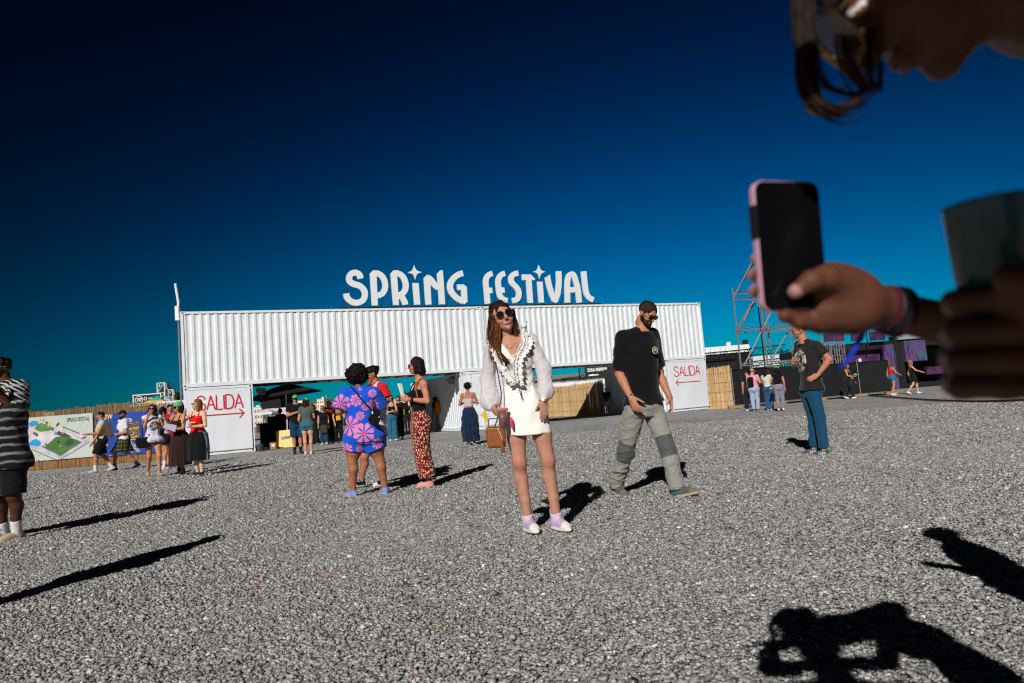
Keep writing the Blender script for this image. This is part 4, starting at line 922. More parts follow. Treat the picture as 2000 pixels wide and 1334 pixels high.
M_STRIPE = stage_mat('neon_stripe_print', [(.36, (.005, .004, .01)), (.45, (.08, .015, .16)), (.52, (.01, .12, .18)), (.58, (.16, .02, .12)), (.66, (.01, .01, .03))], 1.2, 2, (4, 1, .5))
so0 = at_y(1600, 770, 48.); so0[2] = 0; stg = empty('festival_stage', tuple(so0), 0, 'black open air stage with purple printed panels on the right', 'stage')
def sb(x0, x1, yt, yb, dY, D, m, name, ground=False): return pbox(x0, x1, yt, yb, 48.+dY, D, m, name, stg, org=so0, ground=ground)
sb(1745, 2010, 740, 765, 0, 8, M_BLACK, 'stage_deck', True)
sb(1600, 2010, 668, 760, 8.2, .3, M_BLACK, 'back_wall', True)
b = MB(); a, c_ = at_y(1608, 690, 48.)-so0, at_y(2010, 640, 48.)-so0; b.box((a[0], 0, a[2]), (c_[0], 8, a[2]+.5)); b.build('roof', M_BLACK, stg)
b = MB(); b.box((a[0]+5, -.3, a[2]+.5), (c_[0], .1, a[2]+.9), (.30, .32, .34)); b.build('roof_edge', M_FLATCOL, stg)
for (x0, x1) in ((1611, 1630), (1632, 1650), (1664, 1686), (1700, 1730)): sb(x0, x1, 650-(x0-1611)*.03, 667-(x0-1611)*.03, -.5, .1, M_PURP, 'purple_panel')
sb(1648, 1728, 678, 712, .5, .2, M_PURP, 'front_screen')
sb(1736, 1758, 672, 764, -.4, .3, M_STRIPE, 'side_banner', True); sb(1770, 1812, 664, 705, -.4, .3, M_STRIPE, 'side_banner')
sb(1758, 1774, 655, 766, -.1, .6, M_BLACK, 'column', True); sb(1811, 1850, 715, 730, -.4, .3, M_PURP, 'purple_panel')
for x in (1612, 1625, 1640):
    b = MB(); p = at_y(x, 668, 47.)-so0; truss(b, (p[0], p[1], 0), p, .35, .035); b.build('truss_leg', M_STEEL, stg)
b = MB(); p = at_y(1685, 647, 47.5)-so0; b.lathe([(.13, 0), (.16, .1), (.05, .25)], tuple(p), 10, axis=(0, -1, 0)); b.build('stage_lamp', MATS['purple_glow'], stg)
b = MB(); b.tube([tuple(p+np.array([.2, 0, 0])), tuple(p+np.array([.25, 0, -1.2]))], .04, 5); b.build('lamp_bracket', M_BLACK, stg)
ta = at_y(1677, 712, 48.4)-so0; tb = at_y(1722, 700, 48.4)-so0
flat_text('lvo', ta[0], ta[2]-.75, tb[0], 1.15, .35, stg, (215, 215, 220), bold=.03)
# cable on the ground at the right
b = MB(); pts = [gnd(1700, 774.5), gnd(1740, 777), gnd(1790, 781), gnd(1840, 784), gnd(1930, 786), gnd(2060, 780)]; D = densify(pts, 6); org = D[0].copy(); D = D-org; D[:, 2] = .035
b.tube(D, .035, 6, (.01,)*3); o = b.build('cable', M_BLACK, loc=tuple(org)); tag(o, 'black cable lying across the gravel in front of the stage', 'cable')
# ================================================================== figures: signed-distance bodies turned into one continuous mesh each
def V3(*a): return np.array(a, float)
def unit(v): v = np.asarray(v, float); return v/(np.linalg.norm(v)+1e-12)
def cone(a, b, ra, rb=None, k=.02, flat=0):
    a = V3(*a); b = V3(*b); rb = ra if rb is None else rb; ab = b-a; L2 = ab@ab+1e-12; L = math.sqrt(L2); m = max(ra, rb)
    def fn(X, Y, Z):
        t0 = ((X-a[0])*ab[0]+(Y-a[1])*ab[1]+(Z-a[2])*ab[2])/L2; t = np.clip(t0, 0, 1)
        d = np.sqrt((X-a[0]-t*ab[0])**2+(Y-a[1]-t*ab[1])**2+(Z-a[2]-t*ab[2])**2)-(ra+(rb-ra)*t)
        if flat: d = np.maximum(d, (t0-1)*L)
        return d
    return fn, np.minimum(a, b)-m, np.maximum(a, b)+m, k, 'u'
def ell(c, r, M=None, k=.02, mode='u'):
    c = V3(*c); r = V3(*r); A = np.eye(3) if M is None else np.asarray(M, float)     # rows of A = axes
    e = np.sqrt((A.T**2) @ (r**2))
    def fn(X, Y, Z):
        x, y, z = X-c[0], Y-c[1], Z-c[2]
        q = [(A[i, 0]*x+A[i, 1]*y+A[i, 2]*z)/r[i] for i in range(3)]
        k0 = np.sqrt(q[0]**2+q[1]**2+q[2]**2)+1e-9; k1 = np.sqrt((q[0]/r[0])**2+(q[1]/r[1])**2+(q[2]/r[2])**2)+1e-9
        return k0*(k0-1)/k1
    return fn, c-e, c+e, k, mode
def rbox(c, h_, rad=.02, M=None, k=.01, mode='u'):
    c = V3(*c); h_ = V3(*h_); A = np.eye(3) if M is None else np.asarray(M, float); e = np.abs(A.T) @ h_
    def fn(X, Y, Z):
        x, y, z = X-c[0], Y-c[1], Z-c[2]; q = [np.abs(A[i, 0]*x+A[i, 1]*y+A[i, 2]*z)-(h_[i]-rad) for i in range(3)]
        return np.sqrt(np.maximum(q[0], 0)**2+np.maximum(q[1], 0)**2+np.maximum(q[2], 0)**2)+np.minimum(np.maximum(q[0], np.maximum(q[1], q[2])), 0)-rad
    return fn, c-e, c+e, k, mode
def hermite(zs, vals, z):
    zs = np.asarray(zs, float); vals = np.asarray(vals, float); m = np.gradient(vals, zs); i = np.clip(np.searchsorted(zs, z)-1, 0, len(zs)-2)
    h_ = zs[i+1]-zs[i]; t = np.clip((z-zs[i])/h_, 0, 1)
    return (2*t**3-3*t**2+1)*vals[i]+(t**3-2*t**2+t)*h_*m[i]+(-2*t**3+3*t**2)*vals[i+1]+(t**3-t**2)*h_*m[i+1]
def loft(secs, p=2.3, k=.02, fold=None, mode='u'):
    """secs rows: z, cx, cy, half-width, half-depth, yaw; fold = (n, amp_top, amp_bottom, phase)"""
    S = np.array(sorted(secs, key=lambda s: s[0]), float); zs = S[:, 0]; m = S[:, 3:5].max()+(.04 if fold else 0)
    lo = np.array([S[:, 1].min()-m, S[:, 2].min()-m, zs[0]]); hi = np.array([S[:, 1].max()+m, S[:, 2].max()+m, zs[-1]])
    def fn(X, Y, Z):
        z = Z.ravel(); g = [hermite(zs, S[:, j], z).reshape(Z.shape) for j in range(1, 6)]
        cx, cy, w_, t_, yw = g; dx, dy = X-cx, Y-cy
        l = np.abs(dx*np.cos(yw)+dy*np.sin(yw))/w_; f_ = np.abs(dx*np.sin(yw)-dy*np.cos(yw))/t_
        q = (l**p+f_**p)**(1/p)+1e-9
        if fold:
            n, a0, a1, ph = fold; u = np.clip((zs[-1]-Z)/(zs[-1]-zs[0]), 0, 1); th = np.arctan2(dy, dx)
            q = q/(1+(a0+(a1-a0)*u)*(np.sin(th*n+ph)+.45*np.sin(th*(2*n+1)+ph*2)))
        d = (q-1)*np.minimum(w_, t_)
        return np.maximum(d, np.maximum(zs[0]-Z, Z-zs[-1]))
    return fn, lo, hi, k, mode
def plane(pt, n):
    """keep the side the normal points away from (intersection)"""
    pt = V3(*pt); n = unit(n)
    def fn(X, Y, Z): return (X-pt[0])*n[0]+(Y-pt[1])*n[1]+(Z-pt[2])*n[2]
    return fn, None, None, 0, 'i'
def sub(op): fn, lo, hi, k, _ = op; return fn, lo, hi, k, 's'
def smin(a, b, k):
    h_ = np.clip(.5+.5*(b-a)/k, 0, 1); return b*(1-h_)+a*h_-k*h_*(1-h_)
def net(ops, h_, noise=None, namp=0.):
    U = [o for o in ops if o[4] == 'u']; lo = np.min([o[1] for o in U], 0)-3*h_; hi = np.max([o[2] for o in U], 0)+3*h_
    n = np.ceil((hi-lo)/h_).astype(int)+1; ax = [(lo[i]+h_*np.arange(n[i])).astype(np.float32) for i in range(3)]
    assert n.prod() < 6e7, n
    F = np.full(n, .5, np.float32)
    for fn, l, u, k, mode in ops:
        if l is None: sl = [slice(0, n[i]) for i in range(3)]
        else:
            m = max(k, 3*h_)+h_; sl = [slice(max(0, int((l[i]-m-lo[i])/h_)), min(n[i], int((u[i]+m-lo[i])/h_)+2)) for i in range(3)]
        if any(s.stop <= s.start for s in sl): continue
        X = ax[0][sl[0]][:, None, None]; Y = ax[1][sl[1]][None, :, None]; Z = ax[2][sl[2]][None, None, :]
        d = np.broadcast_to(fn(X, Y, Z), tuple(s.stop-s.start for s in sl)).astype(np.float32); s = tuple(sl)
        if mode == 'u': F[s] = smin(F[s], d, max(k, 1e-4))
        elif mode == 's': F[s] = -smin(-F[s], d, max(k, 1e-4))
        else: F[s] = np.maximum(F[s], d)
    if noise is not None:
        ix = np.argwhere(np.abs(F) < 3*h_+namp); P = lo+ix*h_; F[tuple(ix.T)] += (noise(P)*namp).astype(np.float32)
    return surfnet(F, lo, h_)
def surfnet(F, lo, h_):
    S = F < 0; n = F.shape; c = np.zeros((n[0]-1, n[1]-1, n[2]-1), np.int8)
    for a in (0, 1):
        for b in (0, 1):
            for d in (0, 1): c += S[a:n[0]-1+a, b:n[1]-1+b, d:n[2]-1+d]
    act = (c > 0) & (c < 8); ac = np.argwhere(act); idx = np.full(c.shape, -1, np.int64); idx[act] = np.arange(len(ac))
    acc = np.zeros((len(ac), 3)); cnt = np.zeros(len(ac)); C = [np.array([i, j, k]) for i in (0, 1) for j in (0, 1) for k in (0, 1)]
    for p in C:
        for q in C:
            if (q-p).sum() == 1 and (q >= p).all():
                f0 = F[tuple((ac+p).T)]; f1 = F[tuple((ac+q).T)]; m = (f0 < 0) != (f1 < 0); t = f0[m]/(f0[m]-f1[m])
                acc[m] += p+t[:, None]*(q-p); cnt[m] += 1
    V = lo+h_*(ac+acc/cnt[:, None]); Q = []
    for a in range(3):
        b, d = (a+1) % 3, (a+2) % 3
        s0 = [slice(None)]*3; s1 = [slice(None)]*3; s0[a] = slice(0, n[a]-1); s1[a] = slice(1, n[a])
        ch = S[tuple(s0)] != S[tuple(s1)]; e = np.argwhere(ch); e = e[(e[:, b] > 0) & (e[:, d] > 0) & (e[:, b] < n[b]-1) & (e[:, d] < n[d]-1)]
        def ci(db, dd): g = e.copy(); g[:, b] -= db; g[:, d] -= dd; return idx[tuple(g.T)]
        q = np.stack([ci(1, 1), ci(0, 1), ci(0, 0), ci(1, 0)], 1); ins = S[tuple(e.T)]; q[~ins] = q[~ins][:, ::-1]; Q.append(q)
    return V, np.concatenate(Q)
def rgb(c): return np.array(lin(c)) if max(c) > 1 else np.array(c, float)
SKIN = {'light': (214, 160, 132), 'tan': (196, 134, 100), 'brown': (160, 98, 70), 'dark': (92, 56, 40), 'pale': (226, 182, 156)}

def head_axes(yaw, pitch, roll):
    l0 = V3(math.cos(yaw), math.sin(yaw), 0); f0 = V3(math.sin(yaw), -math.cos(yaw), 0); u0 = V3(0, 0, 1)
    f1 = f0*math.cos(pitch)-u0*math.sin(pitch); u1 = u0*math.cos(pitch)+f0*math.sin(pitch)
    l2 = l0*math.cos(roll)-u1*math.sin(roll); u2 = u1*math.cos(roll)+l0*math.sin(roll)
    return np.array([l2, f1, u2])                       # rows: person's left, front, up
def hand_ops(wr, dr, across, nrm, curl=.5, s=1., thumb=1., full=True):
    """palm with four unequal bent fingers and a thumb leaving its side"""
    dr = unit(dr); across = unit(across-dr*(across@dr)); nrm = unit(nrm-dr*(nrm@dr)-across*(nrm@across)); M = np.array([across, dr, nrm]); o = []
    o.append(ell(wr+dr*.048*s, (.037*s, .052*s, .0155*s), M, k=.012*s)); o.append(cone(wr-dr*.02*s, wr+dr*.02*s, .024*s, .026*s, k=.015*s))
    cs = curl if np.ndim(curl) else [curl]*4
    for i, L in enumerate((.068, .077, .072, .057)):
        b = wr+dr*(.088-.006*(i == 3)-.003*(i == 0))*s+across*(.0275-.0185*i)*s; sp_ = across*(.10-.07*i); a = .0
        for j, f_ in enumerate((.44, .31, .25)):
            a += cs[i]*(.55, 1., .8)[j]; d = unit(dr*math.cos(a)+nrm*math.sin(a)+sp_*(.7 if full else 0)); e = b+d*L*f_*s
            o.append(cone(b, e, (.0092-.0009*j)*s, (.0085-.0009*j)*s, k=.004*s)); b = e
    b = wr+dr*.022*s+across*.026*s+nrm*.006*s; d = unit(dr*.62+across*.72*thumb+nrm*.35)
    o.append(cone(b, b+d*.036*s, .0145*s, .0115*s, k=.010*s)); b = b+d*.036*s; d = unit(d+dr*.35+nrm*.3*(1.2-thumb*.4)); o.append(cone(b, b+d*.030*s, .0105*s, .0098*s, k=.005*s)); b = b+d*.030*s
    o.append(cone(b, b+unit(d+nrm*.25)*.024*s, .0098*s, .0082*s, k=.004*s))
    return o

class Person:
    def __init__(s, label, x, y, H=1.7, yaw=0., fem=True, fat=1., skin='light', head=None, walk=0., group=None, gp=None, vox=None, arm=1., shw=None, be0=False):
        s.g = gnd(x, y) if gp is None else V3(*gp); s.be = math.atan2(s.g[0], s.g[1]) if (gp is None or s.g[1] > .5) and not be0 else 0.
        s.Rt = V3(math.cos(s.be), -math.sin(s.be), 0); s.D = V3(math.sin(s.be), math.cos(s.be), 0)
        s.label, s.group, s.H, s.yaw, s.fem, s.fat, s.skin = label, group, H, R(yaw), fem, fat, rgb(SKIN.get(skin, skin) if isinstance(skin, str) else skin)
        dist = np.hypot(s.g[0], s.g[1]); s.dist = dist; s.vox = vox or float(np.clip(dist*.0009, .006, .017)); s.arm = arm
        k = H/1.7; s.k = k; F = fem
        s.shw = (shw or (.160 if F else .188))*k*(1+.35*(fat-1)); s.hip = (.160 if F else .158)*k*fat; s.wst = (.118 if F else .142)*k*fat; s.chw = (.134 if F else .160)*k*(1+.6*(fat-1))
        s.chd = (.100 if F else .115)*k*(1+.7*(fat-1)); s.wsd = (.085 if F else .105)*k*fat; s.hpd = (.112 if F else .108)*k*fat
        b = s.bf; s.J = J = {}; hl = .088*k*(1+.4*(fat-1)); w_ = walk
        J['pel'] = b(0, 0, .535*H); J['wst'] = b(0, .005, .625*H); J['chest'] = b(0, .005, .725*H); J['neck'] = b(0, -.012, .835*H)
        J['head'] = b(0, .012, .928*H)
        for sd, sg in (('L', 1), ('R', -1)):
            ph = w_*sg
            J['hip'+sd] = b(sg*hl, 0, .515*H); J['knee'+sd] = b(sg*hl*1.02, .012+.22*max(ph, 0)-.04*max(-ph, 0), .282*H)
            J['ank'+sd] = b(sg*hl*.95, (.24*ph if ph > 0 else .34*ph), .052*H+(.05 if ph < -.5 else 0)*abs(ph)); 
            J['sh'+sd] = b(sg*s.shw, -.008, .812*H); J['el'+sd] = b(sg*(s.shw+.045*k), -.02-.10*ph, .63*H); J['wr'+sd] = b(sg*(s.shw+.055*k), .06-.20*ph, .492*H)
        s.toe = {'L': (s.yaw+R(8), 0.), 'R': (s.yaw-R(8), R(28)*abs(w_) if w_ > 0 else 0.)}
        if w_ < 0: s.toe = {'L': (s.yaw+R(4), R(28)*abs(w_)), 'R': (s.yaw-R(4), 0.)}
        s.hands = {'L': {}, 'R': {}}; hy, hp, hr = head or (yaw, 0, 0); s.HM = head_axes(R(hy), R(hp), R(hr)); s.hs = .232*k**.4/.235; s.cyaw = s.yaw; s.body = None; s.crease = dist < 12
    def bf(s, l, f_, z): return V3(l*math.cos(s.yaw)+f_*math.sin(s.yaw), l*math.sin(s.yaw)-f_*math.cos(s.yaw), z)
    def px(s, x, y, d=0.):
        """pixel -> local point on the upright plane d metres behind the figure's own"""
        r_ = ray(x, y); t = ((s.g+s.D*d-CP)@s.D)/(r_@s.D); P = CP+r_*t-s.g; return V3(P@s.Rt, d, P[2])
    def set(s, **kw):
        for k, v in kw.items(): s.J[k] = s.px(*v) if len(v) == 2 or abs(v[1]) > 9 else V3(*v)
        return s
    def setb(s, **kw):
        for k, v in kw.items(): s.J[k] = s.bf(*v)
        return s
    def Hd(s, x, y, z): return s.J['head']+s.HM.T @ (V3(x, y, z)*s.hs)
    def hl(s, P): return ((P-s.J['head']) @ s.HM.T)/s.hs
    def obj(s, name, V, F, m, col, parent='body', smooth=True):
        return mk(name, V, F, m, s.body if parent == 'body' else parent, smooth, col)
    def tsec(s, e=0., z0=None, z1=None, eh=None):
        """torso sections inflated by e"""
        J = s.J; y0, y1 = s.yaw, s.cyaw; H = s.H; eh = e if eh is None else eh; pel, ws, ch, nk = J['pel'], J['wst'], J['chest'], J['neck']; sh = (J['shL']+J['shR'])/2
        L = [(pel[2]-.075*H, *(pel[:2]), s.hip*.92+eh, s.hpd*.86+eh, y0), (pel[2]-.02*H, *pel[:2], s.hip+eh, s.hpd+eh, y0), (pel[2]+.035*H, *(pel*.6+ws*.4)[:2], (s.hip*.6+s.wst*.4)+e, (s.hpd*.5+s.wsd*.5)+e, y0),
             (ws[2], *ws[:2], s.wst+e, s.wsd+e, (y0+y1)/2), (ch[2], *ch[:2], s.chw+e, s.chd+e, y1), (ch[2]*.45+sh[2]*.55, *(ch*.45+sh*.55)[:2], s.chw*1.04+e, s.chd*.86+e*.9, y1),
             (sh[2]+.006, *(sh[:2]*.6+nk[:2]*.4), s.shw*.70+e*.6, s.chd*.60+e*.6, y1), (sh[2]+.034*s.k, *nk[:2], .075*s.k+e*.5, .060*s.k+e*.5, y1)]
        L = [tuple(map(float, q)) for q in L]
        if z0 is not None or z1 is not None:
            A = np.array(sorted(L)); zs = A[:, 0]; z0 = zs[0] if z0 is None else z0; z1 = zs[-1] if z1 is None else z1
            z = np.concatenate([[z0], zs[(zs > z0+.01) & (zs < z1-.01)], [z1]]); L = [tuple([q]+[float(hermite(zs, A[:, j], np.array([np.clip(q, zs[0], zs[-1])]))[0]) for j in range(1, 6)]) for q in z]
        return L
    def armr(s): a = (.044 if s.fem else .052)*s.k*(1+.8*(s.fat-1))*s.arm; return a, a*.80, (.0235 if s.fem else .027)*s.k
    def legr(s): return (.086 if s.fem else .084)*s.k*(1+.9*(s.fat-1)), .054*s.k*(1+.5*(s.fat-1)), .0345*s.k*(1+.25*(s.fat-1))
    def build_body(s, name='person', beard=None, teeth=False, extra=None, lips=None, brow=(40, 26, 20)):
        J = s.J; ops = [loft(s.tsec(), k=.03)]; k = s.k
        if s.fem:
            for sg in (-1, 1): ops.append(ell(J['chest']+s.rot(sg*.062*k, s.chd*.72, .0), V3(.055, .05, .055)*k*(1+.6*(s.fat-1)), k=.03))
        for sg in (-1, 1): ops.append(ell(J['pel']+s.rot(sg*.07*k, -s.hpd*.45, -.02), V3(.085, .075, .085)*k*s.fat, k=.04))
        if s.fat > 1.15: ops.append(ell(J['wst']+s.rot(0, s.wsd*.35, -.03), V3(.13, .11, .12)*k*s.fat*.9, k=.05))
        a0, a1, a2 = s.armr(); t0, t1, t2 = s.legr()
        for sd in 'LR':
            sh, el_, wr = J['sh'+sd], J['el'+sd], J['wr'+sd]; hp, kn, an = J['hip'+sd], J['knee'+sd], J['ank'+sd]
            ops += [cone(J['neck']-V3(0, 0, .02), sh, .05*k, a0*.95, k=.04), cone(sh, el_, a0*1.03, a1*.92, k=.03), cone(sh*.45+el_*.55, el_, a0*.9, a1*.9, k=.02), cone(el_, el_*.7+wr*.3, a1*.92, a1*1.0, k=.015), cone(el_*.7+wr*.3, wr, a1*1.0, a2, k=.015)]
            ops += [cone(hp, kn*.5+hp*.5, t0, t0*.86, k=.03), cone(kn*.5+hp*.5, kn, t0*.86, t1*.98, k=.03)]
            bk = unit(np.cross(unit(an-kn), V3(*np.cross(s.fr(s.toe[sd][0]), V3(0, 0, 1))))); bk = -s.fr(s.toe[sd][0]); c1 = kn*.72+an*.28+bk*.018*k
            ops += [cone(kn, c1, t1*.94, t1*.99, k=.03), cone(c1, kn*.35+an*.65, t1*1.0, t2*1.2, k=.02), cone(kn*.35+an*.65, an, t2*1.2, t2, k=.015)]+([ell(kn+s.fr(s.toe[sd][0])*.014*k, V3(.038, .036, .050)*k, k=.03)] if s.dist < 12 else [])
            ops += [cone(an, an+s.fr(s.toe[sd][0])*.02*k-V3(0, 0, .03), t2*.95, t2*.7, k=.015)]
        hM = s.HM; Hd = s.Hd; hs = s.hs
        ops += [cone(J['neck']-V3(0, 0, .03), Hd(0, -.018, -.07), (.050 if s.fem else .060)*k, (.046 if s.fem else .056)*k, k=.03)]
        fine = s.dist < 12; V, F = net(ops+([] if fine else s.head_ops()+s.hands_ops()), s.vox); C = np.tile(s.skin, (len(V), 1))
        Vs, Fs, Cs = [V], [F], [C if fine else s.face_col(V, C, beard, teeth, lips, brow)]; n = len(V)
        if fine:
            hv = .0032 if s.dist < 7 else .005
            V, F = net(s.head_ops(), hv); C = s.face_col(V, np.tile(s.skin, (len(V), 1)), beard, teeth, lips, brow); Vs.append(V); Fs.append(F+n); Cs.append(C); n += len(V)
            for sd in 'LR':
                if s.hands[sd].get('skip'): continue
                V, F = net(s.hand(sd), .0034 if s.dist < 7 else .005); Vs.append(V); Fs.append(F+n); Cs.append(np.tile(s.skin*1.0, (len(V), 1))); n += len(V)
        V = np.concatenate(Vs); F = np.concatenate(Fs); C = np.concatenate(Cs)
        if extra is not None: C = extra(V, C)
        s.body = mk(name, V, F, M_SKIN, None, True, np.clip(C, 0, 1), tuple(s.g), -s.be); tag(s.body, s.label, 'person', s.group)
        return s
    def fr(s, yaw): return V3(math.sin(yaw), -math.cos(yaw), 0)
    def rot(s, l, f_, z): return V3(l*math.cos(s.cyaw)+f_*math.sin(s.cyaw), l*math.sin(s.cyaw)-f_*math.cos(s.cyaw), z)
    def head_ops(s):
        Hd, M, q = s.Hd, s.HM, s.hs; f_ = s.fem; jw = .040 if f_ else .046
        E = lambda c, r, k=.015, mode='u': ell(Hd(*c), V3(*r)*q, M, k*q, mode)
        o = [E((0, -.012, .030), (.072, .092, .084)), E((0, .018, -.015), (.062, .070, .082), .02), E((0, .034, -.070), (jw, .044, .036), .02), E((0, .066, -.094), (.018, .017, .016), .015),
             E((0, .074, .024), (.048, .016, .012), .012)]
        for sg in (-1, 1):
            o += [E((sg*.036, .058, -.028), (.023, .024, .024), .012), E((sg*.031, .098, .004), (.015, .014, .009), .008, 's'), E((sg*.031, .080, .003), (.0125, .0125, .010), .002), E((sg*.075, -.006, -.006), (.007, .018, .030), .004)]
        o += [cone(Hd(0, .082, .010), Hd(0, .106, -.026), .0075*q, .0120*q, k=.008*q), E((0, .096, -.033), (.016, .012, .008), .006), E((0, .086, -.056), (.024, .010, .006), .004), E((0, .084, -.066), (.020, .010, .0075), .004), E((0, .090, -.0605), (.022, .008, .0014), .002, 's')]
        o += [cone(Hd(0, -.02, -.06), Hd(0, -.03, -.12), (.045 if f_ else .054)*q, (.047 if f_ else .056)*q, k=.02)]
        return o
    def face_col(s, V, C, beard, teeth, lips, brow):
        P = s.hl(V); x, y, z = P.T; hd = (np.abs(x) < .1) & (y > .02) & (np.abs(z) < .13); C = C.copy()
        m = hd & (np.abs(x) < .027*(1-.15*np.abs(z+.06)/.01)) & (z > -.074) & (z < -.049) & (y > .068); C[m] = rgb(lips or (168, 84, 78)) if s.fem or lips else s.skin*np.array([.85, .7, .68])
        if teeth: zs_ = z-7*x*x; m = hd & (np.abs(x) < .036) & (zs_ > -.074) & (zs_ < -.052) & (y > .06); C[m] = rgb(lips or (168, 84, 78)); m = hd & (np.abs(x) < .027) & (zs_ > -.066) & (zs_ < -.0570) & (y > .06); C[m] = (.60, .57, .53)
        m = hd & (np.abs(np.abs(x)-.033) < .017) & (np.abs(z-.024+.004*(np.abs(x)-.033)/.01) < .0042) & (y > .05); C[m] = rgb(brow)
        m = hd & (((np.abs(x)-.031)/.0125)**2+((z-.003)/.0065)**2 < 1) & (y > .05); C[m] = (.75, .73, .70); m = hd & (((np.abs(x)-.031)/.0065)**2+((z-.003)/.0068)**2 < 1) & (y > .05); C[m] = (.03, .02, .015)
        m = hd & (np.abs(np.abs(x)-.04) < .02) & (np.abs(z+.03) < .02); C[m] *= np.array([1.04, .93, .92])
        if beard is not None:
            w_ = (z < -.038-.35*np.maximum(0, .045-np.abs(x))*0) & (z > -.125) & (y > -.005) & (np.abs(x) < .085); mo = (np.abs(x) < .022) & (z > -.072) & (z < -.052); m = w_ & ~mo; C[m] = C[m]*.25+rgb(beard)*.75
        return C
    def hand(s, sd):
        J = s.J; h_ = s.hands[sd]; wr, el_ = J['wr'+sd], J['el'+sd]; dr = unit(h_.get('dir', wr-el_)); sg = 1 if sd == 'L' else -1
        ac = h_.get('across', s.rot(0, 1, 0)*1.0+s.rot(sg*-.25, 0, 0)); nr = h_.get('n', np.cross(ac, dr)*0+s.rot(-sg, 0, 0)); return hand_ops(wr, dr, np.asarray(ac, float), np.asarray(nr, float), h_.get('curl', .35), s.k*(.93 if s.fem else 1.03), h_.get('thumb', .8))
    def hands_ops(s):
        o = []
        for sd in 'LR':
            if s.hands[sd].get('skip'): continue
            J = s.J; wr, el_ = J['wr'+sd], J['el'+sd]; dr = unit(s.hands[sd].get('dir', wr-el_)); o += s.hand(sd) if s.vox < .013 else [ell(wr+dr*.055, (.03, .03, .03), None, .02), cone(wr, wr+dr*.13, .026*s.k, .017*s.k, k=.02), cone(wr+dr*.03, wr+dr*.07+s.rot(0, .035, 0), .014, .012, k=.01)]
        return o
    # ---- clothing
    def cloth(s, name, ops, col, m=None, amp=.004, fr=(4, 12), vox=None, seed=1, aniso=(1, 1, .6), smooth=True):
        nz = mknoise(seed+int(abs(s.g[0]*100)), 14, fr[0], fr[1], aniso) if not s.crease or name == 'mini_skirt' else mkcrease(seed+int(abs(s.g[0]*100)), 8, fr[0]*.8, fr[1]*.75)
        V, F = net(ops, vox or s.vox, nz, amp)
        if len(V) == 0: return None
        C = col(V) if callable(col) else np.tile(rgb(col), (len(V), 1))
        return s.obj(name, V, F, m or M_CLOTH, np.clip(C, 0, .92))
    def top(s, col, hem=.50, sleeve=.5, e=.014, neck=.0, name='shirt', strap=False, cut=None, hemflare=.012, amp=.005, sl_e=.012, sl_r=None, seed=1, extra=None, vneck=0, back_low=0):
        J = s.J; H = s.H; a0, a1, a2 = s.armr(); z0 = hem*H+ (J['pel'][2]-.535*H)
        ts = s.tsec(e, z0=z0, eh=e+hemflare); ops = [loft(ts, k=.03)]
        if s.fem:
            for sg in (-1, 1): ops.append(ell(J['chest']+s.rot(sg*.062*s.k, s.chd*.72, .0), V3(.055, .05, .055)*s.k*(1+.6*(s.fat-1))+e, k=.04))
        if s.fat > 1.15: ops.append(ell(J['wst']+s.rot(0, s.wsd*.35, -.03), V3(.13, .11, .12)*s.k*s.fat*.9+e, k=.05))
        ops.append(plane((0, 0, z0), (0, 0, -1)))
        if not strap:
            for sd in 'LR':
                sh, el_, wr = J['sh'+sd], J['el'+sd], J['wr'+sd]; ops += [cone(J['neck']-V3(0, 0, .02), sh, .05*s.k+e*.4, a0*.95+e*.8, k=.03)]
                if sleeve > 0:
                    se = min(sleeve, 1); end = sh+(el_-sh)*se; ops.append(cone(sh, end, a0+e, (a0*(1-se)+a1*se)+sl_e+e*.5, k=.02, flat=1 if sleeve <= 1 else 0))
                    if sleeve > 1: ops.append(cone(el_, el_+(wr-el_)*(sleeve-1), a1+sl_e+e*.4, a2+sl_e, k=.02, flat=1))
            ops.append(sub(ell(J['neck']+s.rot(0, .02, .035), V3(.062+neck, .070+neck, .045+neck), None, .006)))
        if vneck: 
            for i in range(5): ops.append(sub(ell(J['neck']+s.rot(0, s.chd*.9, .01-vneck*i/4), (.055*(1-i/5)+.008, .07, .03), None, .01)))
        if strap:
            zc = J['chest'][2]+ (.045 if strap is True else strap); n_ = s.rot(0, 0, 0); ops.append(plane((0, 0, zc), (0, 0, 1)))
        o = s.cloth(name, ops+(extra or []), col, amp=amp, seed=seed)
        if strap:
            for sg in (-1, 1):
                b = MB(); P0 = J['chest']+s.rot(sg*.075*s.k, s.chd*.98, .0); P3 = J['chest']+s.rot(sg*.07*s.k, -s.chd*1.02, .02); tp = (J['neck']+J['sh'+('L' if sg > 0 else 'R')]*1.3)/2.3+V3(0, 0, .028+.01*s.k)
                P1 = P0*.45+tp*.55+s.rot(0, .035, .0); P2 = P3*.4+tp*.6+s.rot(0, -.03, .0)
                b.tube(densify([P0, P1, tp, P2, P3], 5), .010 if s.dist > 8 else .007, 6, c=tuple(rgb(col)) if not callable(col) else tuple(col(np.array([P0]))[0])); b.build('strap', M_CLOTH, s.body, smooth=True)
        return o
